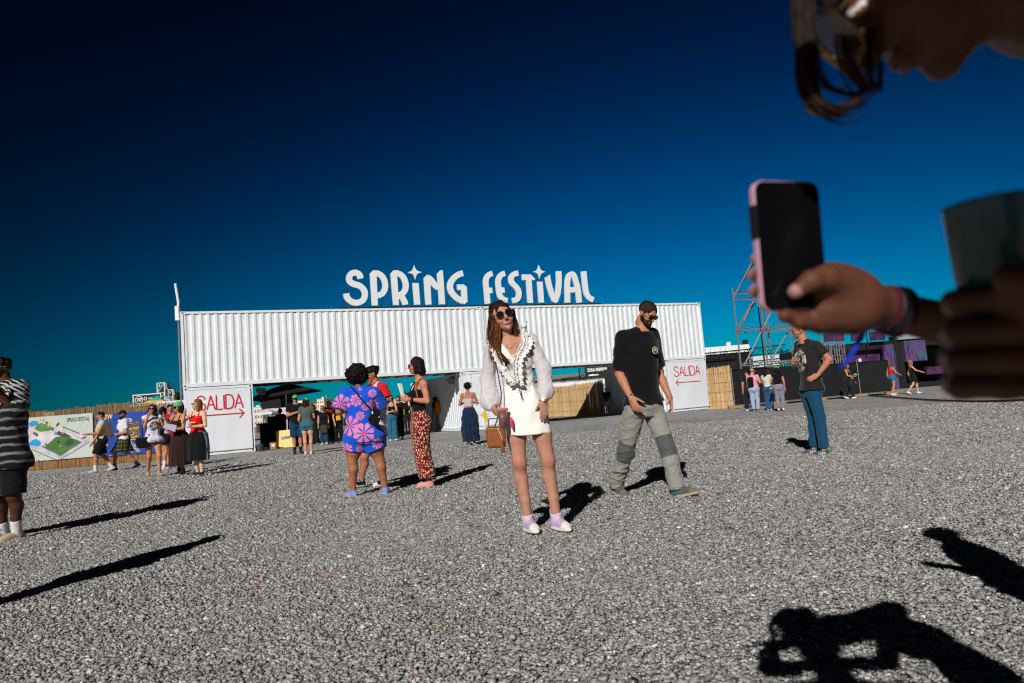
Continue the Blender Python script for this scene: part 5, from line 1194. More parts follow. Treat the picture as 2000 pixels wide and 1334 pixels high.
    def pants(s, col, r=(.02, .02, .03), end=1., name='trousers', rise=.60, amp=.006, seed=2, m=None, e=.010, fold=None, fr=(3, 10)):
        J = s.J; H = s.H; t0, t1, t2 = s.legr(); fx = .012 if s.dist > 12 else 0.; r = tuple(q+fx for q in r); e = e+fx*.8; zt = rise*H+(J['pel'][2]-.535*H); ops = [loft(s.tsec(e, z1=zt), k=.03)]
        for sg in (-1, 1): ops.append(ell(J['pel']+s.rot(sg*.07*s.k, -s.hpd*.45, -.02), V3(.085, .075, .085)*s.k*s.fat+e, k=.04))
        for sd in 'LR':
            hp, kn, an = J['hip'+sd], J['knee'+sd], J['ank'+sd]
            if end <= 1.: ops.append(cone(hp, hp+(kn-hp)*end, t0+r[0], (t0*(1-end)+t1*end)+r[1], k=.025, flat=1))
            else:
                e2 = end-1; ops += [cone(hp, kn, t0+r[0], t1+r[1], k=.025), cone(kn, kn+(an-kn)*e2, t1+r[1], t2*1.15+r[2], k=.03, flat=1)]
                if e2 > .95: ops.append(cone(kn*.15+an*.85, an-V3(0, 0, .02), t2+r[2]*.9, t2+r[2], k=.02, flat=1))
        ops.append(plane((0, 0, zt), (0, 0, 1))); return s.cloth(name, ops, col, amp=amp, seed=seed, m=m, fr=fr)
    def skirt(s, col, z1=.60, z0=.42, w0=None, w1=None, d1=None, name='skirt', fold=(9, .0, .05, .3), amp=.004, seed=3, m=None, c1=None, p=2.2):
        J = s.J; H = s.H; dz = J['pel'][2]-.535*H; a = s.tsec(.008, z0=z1*H+dz-.01, z1=z1*H+dz)[-1]; fx = .018 if s.dist > 12 else 0.; mid = s.tsec(.012+fx, z0=.52*H+dz, z1=.53*H+dz)[0]; c1 = ((J['kneeL']+J['kneeR'])/2*.5+J['pel']*.5)[:2] if c1 is None else c1
        w1 = w1 or s.hip*1.15; d1 = d1 or s.hpd*1.3; zz_ = z0*H; S = [(a[0], *a[1:])]
        if zz_ < mid[0]-.05: S.append(mid)
        S.append((zz_, float(c1[0]), float(c1[1]), w1, d1, s.yaw)); return s.cloth(name, [loft(S, p=p, k=.02, fold=fold)]+([ell(J['pel']+s.rot(sg*.07*s.k, -s.hpd*.45, -.02), V3(.085, .075, .085)*s.k*s.fat+.02, k=.04) for sg in (-1, 1)] if fx else []), col, amp=amp, seed=seed, m=m)
    def shoes(s, up, sole=(225, 222, 214), high=0., name='shoe', stripe=None, toe=None, L=1.):
        for sd in 'LR':
            yw, pt = s.toe[sd]; M = head_axes(yw, pt, 0); q = (.95 if s.fem else 1.06)*s.k*L; an = s.J['ank'+sd]; O = an-M[2]*.082*q; f_ = lambda x, y, z: O+M.T @ (V3(x, y, z)*q)
            E = lambda c, r, k=.012: ell(f_(*c), V3(*r)*q, M, k)
            ops = ([E((0, .006, .070+high*.3), (.030, .036, .035+high*.35), .02)] if high else [])+[E((0, -.018, .038), (.036, .050, .046)), E((0, .045, .040), (.037, .085, .042), .02), E((0, .105, .030), (.042, .060, .030), .02), E((0, .050, .012), (.045, .130, .024), .006), cone(f_(0, -.012, .05), f_(0, -.016, .088+high), .038*q, .040*q, k=.012, flat=1), plane(f_(0, 0, 0), -M[2])]
            v = min(s.vox, .008) if s.dist > 7 else .0045; V, F = net(ops, v); P = ((V-O) @ M.T)/q
            C = np.tile(rgb(up), (len(V), 1))
            if toe is not None: C[(P[:, 1] > .115) | ((P[:, 2] < .03) & (P[:, 1] > .09))] = rgb(toe)
            if stripe is not None:
                m = (np.abs(((P[:, 1]+P[:, 2]*.6)*100) % 2.6-1.3) < .5) & (P[:, 2] > .026) & (P[:, 2] < .06) & (P[:, 1] > .0) & (P[:, 1] < .085) & (np.abs(P[:, 0]) > .018); C[m] = rgb(stripe)
            C[P[:, 2] < .024] = rgb(sole); sh = s.obj(name, V, F, M_CLOTH, C)
            if s.dist < 12:
                b = MB()
                for i in range(5 if high else 4): y = .095-.021*i; z = .052+.0085*i+(high*.12*i); b.tube([f_(-.024, y-.008, z-.004), f_(0, y, z+.010), f_(.024, y-.008, z-.004)], .0032*q, 5, (.78, .77, .74)); b.tube([f_(-.022, y-.006, z-.001), f_(.022, y-.022, z+.008)], .0028*q, 5, (.78, .77, .74))
                b.build('laces', M_CLOTH, sh)
        return s
    def socks(s, col, h_=.16, name='sock'):
        for sd in 'LR':
            an, kn = s.J['ank'+sd], s.J['knee'+sd]; t2 = s.legr()[2]; d = unit(kn-an); V, F = net([cone(an-d*.03, an+d*h_, t2*1.15+.004, t2*1.2+.006, k=.01, flat=1)], max(s.vox*.7, .006)); s.obj(name, V, F, M_CLOTH, np.tile(rgb(col), (len(V), 1)))
    # ---- hair and head wear
    def hair(s, kind='short', col=(40, 26, 18), L=.2, vox=None, seed=4, amp=.006, tip=None, parts=None):
        Hd, M, q = s.Hd, s.HM, s.hs; E = lambda c, r, k=.015, mode='u': ell(Hd(*c), V3(*r)*q, M, k*q, mode); C_ = lambda a, b, ra, rb, k=.02: cone(Hd(*a), Hd(*b), ra*q, rb*q, k=k)
        o = [E((0, -.020, .040), (.080, .099, .090))]; g = np.random.default_rng(seed); dn = s.HM.T @ V3(0, 0, 1)   # hair falls along world z
        def drop(a, L_, ra, rb, out=(0, 0)): P = Hd(*a); Q = P+V3(0, 0, -L_)+s.HM[0]*out[0]+s.HM[1]*out[1]; return cone(P, Q, ra*q, rb*q, k=.02)
        face = [E((0, .085, -.030), (.058, .070, .092), .008, 's'), sub(ell(Hd(0, .10, -.12), V3(.07, .07, .06)*q, M, .01))]
        if kind == 'short': o = [E((0, -.015, .038), (.0775, .099, .0835)), E((0, .11, .030), (.068, .060, .050), .008, 's')]; face += [sub(ell(Hd(0, -.03, -.10), V3(.12, .12, .055)*q, M, .01))]
        if kind in ('long', 'bob', 'med'):
            for sg in (-1, 1):
                if not (parts and sg not in parts): o += [drop((sg*.062, .01, .01), L, .030, .028, (sg*.01, .0)), drop((sg*.05, -.04, .0), L, .045, .04, (sg*.01, -.01))]
            o += [drop((0, -.065, .0), L*1.02, .055, .05, (0, -.02))]
        if kind == 'afro':
            o = [E((0, -.020, .05), (.125*L/.2, .130*L/.2, .120*L/.2))]
            for i in range(150):
                v = unit(g.normal(size=3)); 
                if v[1] > .75 and v[2] < .3: continue
                c = V3(0, -.02, .05)+v*np.array([.125, .13, .12])*L/.2*g.uniform(.92, 1.05); o.append(E(c, V3(.018, .018, .018)*g.uniform(.7, 1.4), .006))
            face = [E((0, .11, -.035), (.062, .085, .085), .008, 's')]
        if kind in ('bun', 'pony'):
            o = [E((0, -.016, .040), (.0795, .102, .086)), E((0, .11, .020), (.064, .060, .052), .01, 's'), E((0, -.105, .06), (.04, .035, .04))]; face += [sub(ell(Hd(0, -.03, -.10), V3(.12, .10, .05)*q, M, .01))]
            if kind == 'pony': P = Hd(0, -.115, .04); o.append(cone(P, P+V3(0, 0, -L)-s.HM[1]*.03, .03*q, .018*q, k=.02))
        V, F = net(o+face, vox or max(min(s.vox, .009), .0045 if s.dist < 7 else .006), mknoise(seed, 16, 10, 26, (1, 1, .22) if kind != 'afro' else (1, 1, 1)), amp)
        C = np.tile(rgb(col), (len(V), 1)).astype(float)
        if tip is not None: z = s.hl(V)[:, 2]; w_ = np.clip((-.06-z)/.18, 0, 1)[:, None]; C = C*(1-w_)+rgb(tip)*w_
        o_ = s.obj('hair', V, F, M_HAIR, C); s.hairobj = o_
        return o_
    def wisps(s, n, roots, L, col, parent=None, seed=9, r=.0016, wav=.012, out=.0):
        g = np.random.default_rng(seed); b = MB()
        for i in range(n):
            a = roots(g); P = s.Hd(*a); d = unit(P-s.J['head']); ln = L*g.uniform(.6, 1.15); ph = g.uniform(0, 6.28, 2); am = wav*g.uniform(.3, 1.4); pts = []
            for t in np.linspace(0, 1, 9):
                pts.append(P+d*out*t*(1-.3*t)*g.uniform(.9, 1.1)+V3(0, 0, -ln*t**1.15)+V3(math.sin(ph[0]+t*7), math.cos(ph[1]+t*6), 0)*am*t)
            c = rgb(col[g.integers(len(col))])*g.uniform(.7, 1.2); b.tube(pts, np.linspace(r, r*.35, 9), 4, tuple(c), cap=False)
        return b.build('hair_strands', M_HAIR, parent or s.hairobj, smooth=True)
    def cap(s, col, yaw=0., brim=1):
        Hd, M, q = s.Hd, s.HM, s.hs; br = unit(M[1]*math.cos(yaw)+M[0]*math.sin(yaw)); A = np.array([np.cross(br, M[2]), br, M[2]])
        o = [ell(Hd(0, -.012, .045), V3(.088, .104, .092)*q, M, .01), plane(Hd(0, 0, .035), -M[2]-M[1]*.12)]
        V, F = net(o, max(min(s.vox, .01), .005)); s.obj('cap', V, F, M_CLOTH, np.tile(rgb(col), (len(V), 1))); 
        V, F = net([ell(Hd(0, -.01, .036)+br*.13*q-M[2]*.004, V3(.072, .075, .008)*q, A, .01)], .005); s.obj('cap_brim', V, F, M_CLOTH, np.tile(rgb(col)*.9, (len(V), 1)))
    def glasses(s, r=.024, h_=.020, frame=(10, 10, 12), lens=None, z=.004, temple=None, shape=2.2):
        b = MB(); M = s.HM; q = s.hs; n = 20
        root = None
        for sg in (-1, 1):
            b = MB(); V = []
            for dz in (-.0015, .0015):
                for i in range(n):
                    a = i*2*math.pi/n; ca, sa = math.cos(a), math.sin(a); k = (abs(ca)**shape+abs(sa)**shape)**(-1/shape); x = sg*.033+r*ca*k; V.append(s.Hd(x, .104-abs(x)*.20+dz, z+h_*sa*k))
            F = [tuple(range(n))[::-1], tuple(range(n, 2*n))]+[(i, (i+1) % n, (i+1) % n+n, i+n) for i in range(n)]
            b.add(np.array(V), F, (.01,)*3); b.build('sunglass_lens', lens or M_DARKGLASS, s.body)
        b = MB(); fc = tuple(rgb(frame))
        for sg in (-1, 1):
            pts = []
            for i in range(n+1):
                a = i*2*math.pi/n; ca, sa = math.cos(a), math.sin(a); k = (abs(ca)**shape+abs(sa)**shape)**(-1/shape); x = sg*.033+r*1.04*ca*k; pts.append(s.Hd(x, .1045-abs(x)*.20, z+h_*1.04*sa*k))
            b.tube(pts, .0018*q, 5, fc, cap=False); b.tube([s.Hd(sg*.058, .090, z+.006), s.Hd(sg*.078, .05, z+.006), s.Hd(sg*.080, -.005, z+.004)], .0028*q, 5, tuple(rgb(temple)) if temple else fc)
        b.tube([s.Hd(-.009, .103, z+.003), s.Hd(0, .108, z+.006), s.Hd(.009, .103, z+.003)], .002*q, 5, fc); b.build('sunglass_frame', M_FLATCOL, s.body)
    def beard(s, col, L=.0):
        Hd, M, q = s.Hd, s.HM, s.hs; E = lambda c, r, k=.01, mode='u': ell(Hd(*c), V3(*r)*q, M, k*q, mode)
        o = [E((0, .035, -.080-L*.4), (.054, .052, .042+L*.5)), E((0, .072, -.088-L*.5), (.032, .028, .028+L*.5)), E((.055, .015, -.045), (.014, .028, .04)), E((-.055, .015, -.045), (.014, .028, .04)), E((0, .090, -.046), (.028, .008, .006), .004), E((0, .095, -.062), (.019, .02, .0085), .003, 's'), E((0, .05, -.005), (.05, .06, .036), .008, 's')]
        V, F = net(o, max(min(s.vox, .007), .004), mknoise(5, 14, 14, 30), .0035); s.obj('beard', V, F, M_HAIR, np.tile(rgb(col), (len(V), 1)))
    # world helper
    def W(s, P): return s.g+s.Rt*P[0]+s.D*P[1]+V3(0, 0, P[2])
    def thing(s, name, V, F, m, col, label, cat, group=None, smooth=True):
        """separate top-level thing given in this figure's local coordinates"""
        V = np.asarray(V, float); c = V.mean(0); c[2] = V[:, 2].min(); Wc = s.W(c); o = mk(name, V-c, F, m, None, smooth, col, tuple(Wc), -s.be); return tag(o, label, cat, group), c
    def thing_ops(s, name, ops, vox, m, col, label, cat, group=None, noise=None, namp=0.):
        V, F = net(ops, vox, noise, namp); C = col(V) if callable(col) else np.tile(rgb(col), (len(V), 1)); return s.thing(name, V, F, m, C, label, cat, group)
    def strap_along(s, pts, r, col, parent, c, name='strap'):
        b = MB(); b.tube(densify(pts, 6)-c, r, 6, tuple(rgb(col))); return b.build(name, M_CLOTH, parent, smooth=True)
    def cup(s, P, label, h_=.14, r0=.034, r1=.044, liquid=(120, 60, 20), fill=.7, axis=(0, 0, 1), clear=True, group='drink cups held by people'):
        b = MB(); ax = unit(axis); O = P-ax*h_/2
        b.lathe([(0, 0), (r0, .0), (r1, h_), (r1-.002, h_), (r0-.002, .004), (0, .004)], tuple(O-P), 20, (.8,)*3, axis=ax); o = b.build('drink_cup', M_CUP, smooth=True, loc=tuple(s.W(P)), rz=-s.be); tag(o, label, 'cup', group)
        b = MB(); rf = r0+(r1-r0)*fill; b.lathe([(0, .006), (r0-.003, .006), (rf-.003, h_*fill), (0, h_*fill)], tuple(O-P), 20, tuple(rgb(liquid)), axis=ax); b.build('drink', M_DRINK, o, smooth=True); return o
M_CUP = mat('clear_plastic', (.80, .83, .84), .12, alpha=.07, spec=.6)
M_DRINK = mat('drink', (.2, .1, .05), .3, attr=True)
M_SHEER = mat('sheer_white_cloth', (.8, .8, .8), .8, attr=True, var=.12, vscale=30, bump=.3, bscale=45, alpha=.72, spec=.2, sheen=.3)
# ================================================================== the people close to the camera
def vcut(s, zb, slope, ctr=None, ztop=None, kk=.006):
    """wedge cut out of the front of a garment: neckline"""
    c = s.J['neck'] if ctr is None else ctr; cy = s.cyaw; m = .3
    def fn(X, Y, Z):
        dx, dy = X-c[0], Y-c[1]; l = dx*math.cos(cy)+dy*math.sin(cy); f_ = dx*math.sin(cy)-dy*math.cos(cy); return np.maximum(np.abs(l)-(Z-zb)*slope, -f_+.0)
    return fn, c-m, c+m, kk, 's'
def ruffle(s, pts, width, nrm, lat, waves, amp, m, parent, col, name='ruffle', seed=0):
    """gathered frill sewn along pts: a strip whose free edge waves in and out"""
    D = densify(pts, 10); n = len(D); g = np.random.default_rng(seed); L = np.linspace(0, 1, n)
    u = np.interp(np.linspace(0, 1, waves*8), L, np.arange(n)); idx = u; P = np.stack([np.interp(idx, np.arange(n), D[:, j]) for j in range(3)], 1); N_ = len(P)
    ph = np.linspace(0, waves*2*math.pi, N_)+np.cumsum(g.normal(0, .12, N_)); nr, la = unit(nrm), unit(lat); rows = []
    for k in range(6):
        t = k/5; w_ = width*t*(1+.18*np.sin(ph*.37)); rows.append(P+la*w_[:, None]*.9+nr*(amp*t*np.sin(ph)+.012*math.sin(t*2.4))[:, None]+np.gradient(P, axis=0)*(.9*t*np.cos(ph))[:, None]*1.2)
    G = np.array(rows); b = MB(); b.grid(G, tuple(rgb(col))); b.grid((G-nr*.0015)[::-1], tuple(rgb(col))); return b.build(name, m, parent, smooth=True)

M_SMOOTHCLOTH = mat('smooth_cloth', (.8, .8, .8), .7, attr=True, var=.04, vscale=8, bump=.1, bscale=120, spec=.3)
# ---- the woman in white
w_ = Person('smiling woman in white ruffled blouse, white mini skirt and sunglasses holding a drink', 1066, 1037, 1.76, 8, True, .93, (192, 140, 117), head=(12, -8, -15))
w_.set(head=(981.5, 620.5, -.01), neck=(997, 666, .02), chest=(1005, 706), wst=(1013, 749), pel=(1023, 789), shR=(961, 679, .01), shL=(1035, 664, .0), elR=(952, 741, .05), wrR=(963, 797, -.06), elL=(1062, 721, -.04), wrL=(1062, 781, -.14),
       hipR=(1004, 806), hipL=(1049, 803), kneeR=(1014.5, 904, -.03), kneeL=(1070, 899, -.03), ankR=(1031, 1014, .02), ankL=(1087, 1011, .0))
w_.toe = {'L': (R(30), 0), 'R': (R(22), 0)}; w_.hs *= 1.15
w_.hands['R'] = dict(dir=V3(.25, -.85, -.35), across=V3(-.1, -.1, 1), n=V3(1, .1, 0), curl=[.75, .8, .85, .9], thumb=.6)
w_.hands['L'] = dict(dir=V3(-.04, .02, -1), across=V3(-1, -.2, 0), n=V3(-.1, 1, 0), curl=[.12, .15, .2, .28], thumb=.55)
def kneecol(V, C):
    for sd in 'LR':
        d = np.linalg.norm((V-w_.J['knee'+sd]-V3(0, -.03, -.005))/V3(.05, .06, .06), axis=1); q_ = np.clip(1.2-d, 0, 1)[:, None]; C = C*(1-q_)+C*np.array([.88, .68, .58])*q_
        d2 = np.linalg.norm((V-(w_.J['knee'+sd]*.5+w_.J['ank'+sd]*.5)-V3(0, -.04, 0))/V3(.02, .03, .2), axis=1); q2 = np.clip(1.1-d2, 0, 1)[:, None]*.35; C = C*(1-q2)+np.minimum(C*1.25, .8)*q2
    return C
w_.build_body(extra=kneecol, teeth=True, lips=(176, 84, 84), brow=(70, 44, 30))
W_ = w_; J = W_.J
BLW = (232, 230, 228); n1 = mknoise(91, 14, 14, 34, (1, 1, .25))
zb_ = W_.px(1006, 700)[2]
W_.top(BLW, hem=.58, sleeve=0, e=.012, name='blouse', hemflare=.022, amp=.006, extra=[vcut(W_, zb_, .62), plane((0, 0, W_.px(1000, 660)[2]+.02), (0, 0, 1))])
def frill(s, pts, r, seed, col=(232, 230, 228), name='ruffle'):
    """crumpled, gathered volume of a frill"""
    g = np.random.default_rng(seed); D = densify(pts, 8); o = [cone(D[i], D[i+1], r, r, k=.01) for i in range(len(D)-1)]
    for i in range(len(D)*3):
        p = D[g.integers(len(D))]+g.normal(size=3)*r*.75; o.append(ell(p, V3(1, 1, 1)*r*g.uniform(.3, .7), None, .006))
    V, F = net(o, .0042, mknoise(seed, 18, 9, 22), .0095); return s.obj(name, V, F, M_CLOTH, np.tile(rgb(col), (len(V), 1)))
def sheer_sleeve(sd, bulge, br):
    sh, el_, wr = J['sh'+sd], J['el'+sd], J['wr'+sd]; d = unit(wr-el_); ops = [cone(J['neck']*.35+sh*.65, sh, .045, .052, k=.03), cone(sh, el_, .056, .058, k=.03), cone(el_, bulge, .058, br, k=.03), cone(bulge, wr-d*.01, br, .036, k=.03), cone(wr-d*.012, wr+d*.006, .031, .030, k=.006, flat=1)]
    V, F = net(ops, .006, mkcrease(12 if sd == 'L' else 13, 8, 5, 12, 1.6), .010); o = W_.obj('sleeve', V, F, M_SHEER, np.tile(rgb((232, 228, 230)), (len(V), 1))); return o
sheer_sleeve('R', W_.px(958, 784, .0), .078); sheer_sleeve('L', W_.px(1066, 765, -.09), .060)
bl = W_.body
fw = lambda x, y, d: W_.px(x, y, d)
LP = [fw(962, 668, -.02), fw(970, 692, -.105), fw(982, 716, -.135), fw(995, 736, -.135), fw(1006, 751, -.125)]
RP = [fw(1026, 650, .0), fw(1033, 664, -.06), fw(1027, 681, -.11), fw(1014, 700, -.135), fw(1012, 722, -.145), fw(1014, 750, -.13)]
RP0 = [fw(1019, 654, -.01), fw(1022, 667, -.08), fw(1014, 684, -.12), fw(1007, 702, -.14), fw(1006, 724, -.15), fw(1009, 748, -.14)]
frill(W_, LP, .015, 21); frill(W_, RP, .016, 22); frill(W_, [fw(1021, 652, -.01), fw(1024, 643, -.02), fw(1023, 634, -.04)], .010, 23)
for P_, la, w1_, nw, sd in ((LP, (-.75, -.35, -.45), .040, 27, 1), (LP, (.7, -.5, .3), .030, 25, 2), (RP, (.8, -.3, -.3), .044, 31, 3), (RP, (-.7, -.5, .2), .026, 29, 4), (RP0, (-.4, -.7, -.1), .026, 27, 5), (RP0, (.5, -.7, -.1), .030, 30, 6)):
    ruffle(W_, [p+V3(0, -.012, 0) for p in P_], w1_, (0, -1, .1), la, nw, .0062, M_SMOOTHCLOTH, bl, (238, 236, 232), seed=sd)
ruffle(W_, [fw(1018, 654, .0), fw(1021, 646, -.02), fw(1024, 640, -.03), fw(1023, 631, -.04)], .034, (-.3, -1, .1), (.8, -.1, .5), 7, .009, M_SMOOTHCLOTH, bl, (238, 236, 232), seed=7)
b = MB(); b.tube(densify([fw(1008, 735, -.15), fw(1013, 748, -.155), fw(1015, 762, -.15), fw(1019, 780, -.155)], 5), .0025, 5, (.03,)*3)
for t in range(6): p = fw(1015+t*.9, 762+t*3.2, -.15); b.tube([p-V3(.006, 0, .002), p+V3(.006, -.003, .003)], .003, 4, (.03,)*3)
b.build('neck_tie', M_CLOTH, bl)
n2 = mknoise(92, 10, 2, 6)
W_.skirt((246, 243, 236), z1=.615, z0=.435, w1=.178, d1=.135, name='mini_skirt', m=M_SMOOTHCLOTH, fold=None, amp=.004, c1=W_.px(1034, 838)[:2], p=2.4)
W_.shoes((196, 172, 208), (232, 226, 214), high=.06, toe=(232, 226, 216), L=1.1); W_.socks((214, 198, 214), .035)
W_.hair('long', (44, 25, 17), L=.24, seed=3, amp=.007, tip=(120, 66, 32))
cols = [(38, 22, 15), (62, 36, 22), (96, 54, 28), (150, 88, 42)]
W_.wisps(230, lambda g: (-.07+g.uniform(-.012, .02), g.uniform(-.04, .035), g.uniform(-.03, .06)), .30, cols, r=.0017, wav=.006, out=.055, seed=1)
W_.wisps(170, lambda g: (-.058+g.uniform(-.02, .02), g.uniform(.0, .05), g.uniform(-.06, .0)), .27, [(120, 68, 34), (168, 100, 50), (88, 50, 28)], r=.0017, wav=.008, out=.09, seed=6)
W_.wisps(200, lambda g: (.074+g.uniform(-.012, .012), g.uniform(-.05, .03), g.uniform(-.06, .05)), .21, cols, r=.0016, wav=.006, out=.04, seed=2)
W_.wisps(40, lambda g: (g.uniform(-.06, .06), g.uniform(-.06, .03), .11+g.uniform(-.02, .005)), .05, cols, r=.0012, wav=.03, out=.05, seed=5)
g_ = np.random.default_rng(4); b = MB()
for i in range(260):
    o = g_.normal(size=2)*1.6; e = g_.normal(size=2)*3.2; dd = g_.uniform(-.012, .012); P = densify([fw(964+o[0], 625+o[1], -.01+dd), fw(963+o[0]*1.3, 650, -.05+dd), fw(969+o[0]*1.6, 675, -.10+dd), fw(979+e[0], 697, -.145+dd), fw(988+e[0]*1.3, 709+e[1], -.155+dd)], 4)
    b.tube(P, np.linspace(.0020, .0008, len(P)), 4, tuple(rgb([(46, 26, 17), (74, 42, 24), (120, 68, 34), (150, 88, 44)][g_.integers(4)])*g_.uniform(.7, 1.1)))
b.build('hair_lock', M_HAIR, W_.body, smooth=True)
W_.glasses(.0250, .0235, (70, 48, 26), shape=2.0)
b = MB(); P = [fw(984, 664, -.02), fw(988, 672, -.06), fw(997, 677, -.085), fw(1006, 671, -.06), fw(1009, 662, -.02)]; b.tube(densify(P, 6), .0010, 5); P = [fw(983, 666, -.02), fw(992, 684, -.09), fw(1003, 694, -.12), fw(1009, 680, -.09), fw(1010, 664, -.02)]; b.tube(densify(P, 6), .0008, 5); b.lathe([(0, 0), (.006, .004), (0, .009)], tuple(fw(997, 679, -.09)), 8); b.build('necklace', M_GOLD, bl)
b = MB(); b.lathe([(0, 0), (.006, .004), (.006, .012), (0, .016)], tuple(W_.Hd(-.078, -.004, -.052)), 8); b.build('earring', M_GOLD, bl)
b = MB()
for i in range(14): a = i*2*math.pi/14; c = J['wrL']+V3(math.cos(a)*.033, math.sin(a)*.030, -.006); b.lathe([(0, 0), (.005, .001), (.006, .006), (.005, .011), (0, .012)], tuple(c), 7)
b.lathe([(0, 0), (.015, 0), (.015, .006), (0, .007)], tuple(J['wrL']+V3(0, -.032, .0)), 14, axis=(0, -1, .2)); b.build('watch', M_GOLD, bl)
W_.strap_along([J['shR']*.6+J['neck']*.4+V3(0, -.045, .035), fw(969, 705, -.13), fw(974, 738, -.14), fw(979, 774, -.15), fw(972, 815, -.14), fw(966, 834, -.10)], .0045, (52, 30, 20), bl, V3(0, 0, 0), 'bag_strap')
cupP = fw(982, 815.5, -.175); W_.cup(cupP, 'clear cup of dark drink in the hand of the woman in white', .165, .033, .042, (112, 52, 18), .82)
# pink cloth in her hand and the brown bucket bag
V, F = net([ell(fw(984, 799, -.16), (.03, .02, .014)), ell(fw(1000, 826, -.16), (.012, .01, .045), k=.01)], .004, mknoise(3, 10, 10, 25), .005); W_.obj('pink_wristband', V, F, M_CLOTH, np.tile(rgb((230, 60, 130)), (len(V), 1)))
c = fw(970, 853, -.14)
def bagcol(V): C = np.tile(rgb((150, 86, 42)), (len(V), 1)); C[V[:, 2] > c[2]+.070] = rgb((128, 72, 34)); return C
bag, bc_ = W_.thing_ops('handbag', [rbox(c, (.072, .052, .085), .022), rbox(c+V3(0, 0, .06), (.074, .054, .014), .008, k=.002), sub(rbox(c+V3(0, 0, .09), (.062, .042, .02), .01, k=.004))], .004, mat('brown_leather', (.3, .13, .05), .4, attr=True, var=.2, vscale=14, bump=.2, bscale=50, spec=.5), bagcol, 'brown leather bucket bag with tassel hanging from the hand of the woman in white', 'handbag', noise=mknoise(8, 10, 2, 7), namp=.003)
b = MB(); b.tube(densify([c+V3(.012, -.056, .07), c+V3(.03, -.066, .03), c+V3(.045, -.07, -.02)], 5)-bc_, .003, 5, rgb((226, 200, 160))); b.build('cord', M_CLOTH, bag)
b = MB(); t0 = c+V3(.045, -.07, -.02)-bc_
b.lathe([(.0, 0), (.009, -.005), (.010, -.03), (.006, -.035)], tuple(t0), 8, rgb((150, 80, 36)))
for i in range(16): a = i*.39; b.tube([t0+V3(math.cos(a)*.005, math.sin(a)*.005, -.03), t0+V3(math.cos(a)*.017, math.sin(a)*.013, -.105)], .0022, 4, rgb((156, 84, 40)))
b.build('tassel', M_CLOTH, bag)
b = MB(); b.tube(densify([c+V3(-.06, 0, .08), c+V3(-.05, .0, .14), fw(966, 818, -.10), c+V3(.03, 0, .14), c+V3(.05, 0, .08)], 5)-bc_, .004, 5, rgb((70, 40, 24))); b.build('handle', M_CLOTH, bag)

# ---- the man in the black tee walking
k_ = Person('bearded man in black tee and grey hiking trousers walking past looking down', 1272, 967, 1.90, 38, False, 1.0, (190, 130, 100), head=(44, 38, 2))
k_.set(head=(1264.5, 612, -.04), neck=(1252, 645, .0), chest=(1249, 697), wst=(1252, 745), pel=(1258, 786), shR=(1217, 660, -.10), shL=(1272, 655, .12), elR=(1210, 731, -.07), wrR=(1232, 776, -.20), elL=(1286, 728, .17), wrL=(1307, 773, .05),
       hipR=(1240, 802, -.04), hipL=(1275, 800, .06), kneeR=(1221, 883, .05), kneeL=(1303, 874, -.05), ankR=(1203, 946, .24), ankL=(1322, 953, -.13))
k_.toe = {'L': (R(62), R(-12)), 'R': (R(35), R(10))}; k_.cyaw = R(30)
k_.hands['R'] = dict(dir=V3(.35, -.35, -.9), across=V3(.75, -.5, -.05), n=V3(.4, .8, 0), curl=[.35, .42, .5, .55], thumb=.6)
k_.hands['L'] = dict(dir=V3(.15, -.3, -1), across=V3(.2, -1, 0), n=V3(-1, -.1, 0), curl=.5, thumb=.5)
k_.build_body(beard=(40, 26, 20), brow=(30, 20, 14))
J = k_.J; c = k_.px(1276.5, 670.5, -.05)
k_.top((9, 9, 10), hem=.535, sleeve=.86, e=.025, name='tee_shirt', hemflare=.04, amp=.008, sl_e=.022, neck=-.006, seed=4)
# round print on the chest
def disc(s, c, n, r, y=0., col=(200, 200, 200), up=(0, 0, 1)):
    n = unit(n); l = unit(np.cross(n, up)); u = np.cross(l, n); b = MB(); V = [c+n*y]+[c+n*y+(l*math.cos(a)+u*math.sin(a))*r for a in np.linspace(0, 2*math.pi, 21)[:-1]]; b.add(V, [(0, 1+i, 1+(i+1) % 20) for i in range(20)], rgb(col)); return b
fr_ = k_.rot(.15, 1, .05); pc = J['chest']+k_.rot(.075, k_.chd+.058, .045)
b = disc(k_, pc, fr_, .037, .0, (225, 222, 214)); 
for q in (disc(k_, pc, fr_, .032, .0015, (196, 40, 50)), disc(k_, pc+V3(0, 0, -.006), fr_, .027, .003, (120, 150, 90)), disc(k_, pc+V3(0, 0, -.017), fr_, .013, .0045, (40, 70, 60)), disc(k_, pc+V3(0, 0, .004), fr_, .010, .006, (210, 190, 110))): b.add(np.concatenate(q.V), q.F, q.C[0])
b.build('round_print', M_BANNER, k_.body)
def ptcol(V):
    C = np.tile(rgb((146, 145, 138)), (len(V), 1)); J = k_.J
    for sd in 'LR':
        kn, hp, an = J['knee'+sd], J['hip'+sd], J['ank'+sd]; d = unit(an-hp); t = (V-kn)@d; m = (np.abs(t+.01) < .105) & (np.linalg.norm(V-kn-np.outer(t, d), axis=1) < .15) & ((V-kn)@k_.rot(0, 1, 0) > -.04); C[m] = rgb((86, 92, 86))
    return C
k_.pants(ptcol, r=(.019, .024, .036), end=2., name='hiking_trousers', amp=.017, fr=(3.5, 13), seed=5)
k_.shoes((92, 84, 74), (176, 162, 140), stripe=(40, 120, 124), toe=(120, 108, 92)); k_.socks((40, 110, 116), .08)
k_.hair('short', (46, 34, 26), seed=7, amp=.004); k_.beard((34, 23, 17), .012); k_.glasses(.027, .019, (12, 12, 12), temple=(206, 160, 80), shape=3.2)
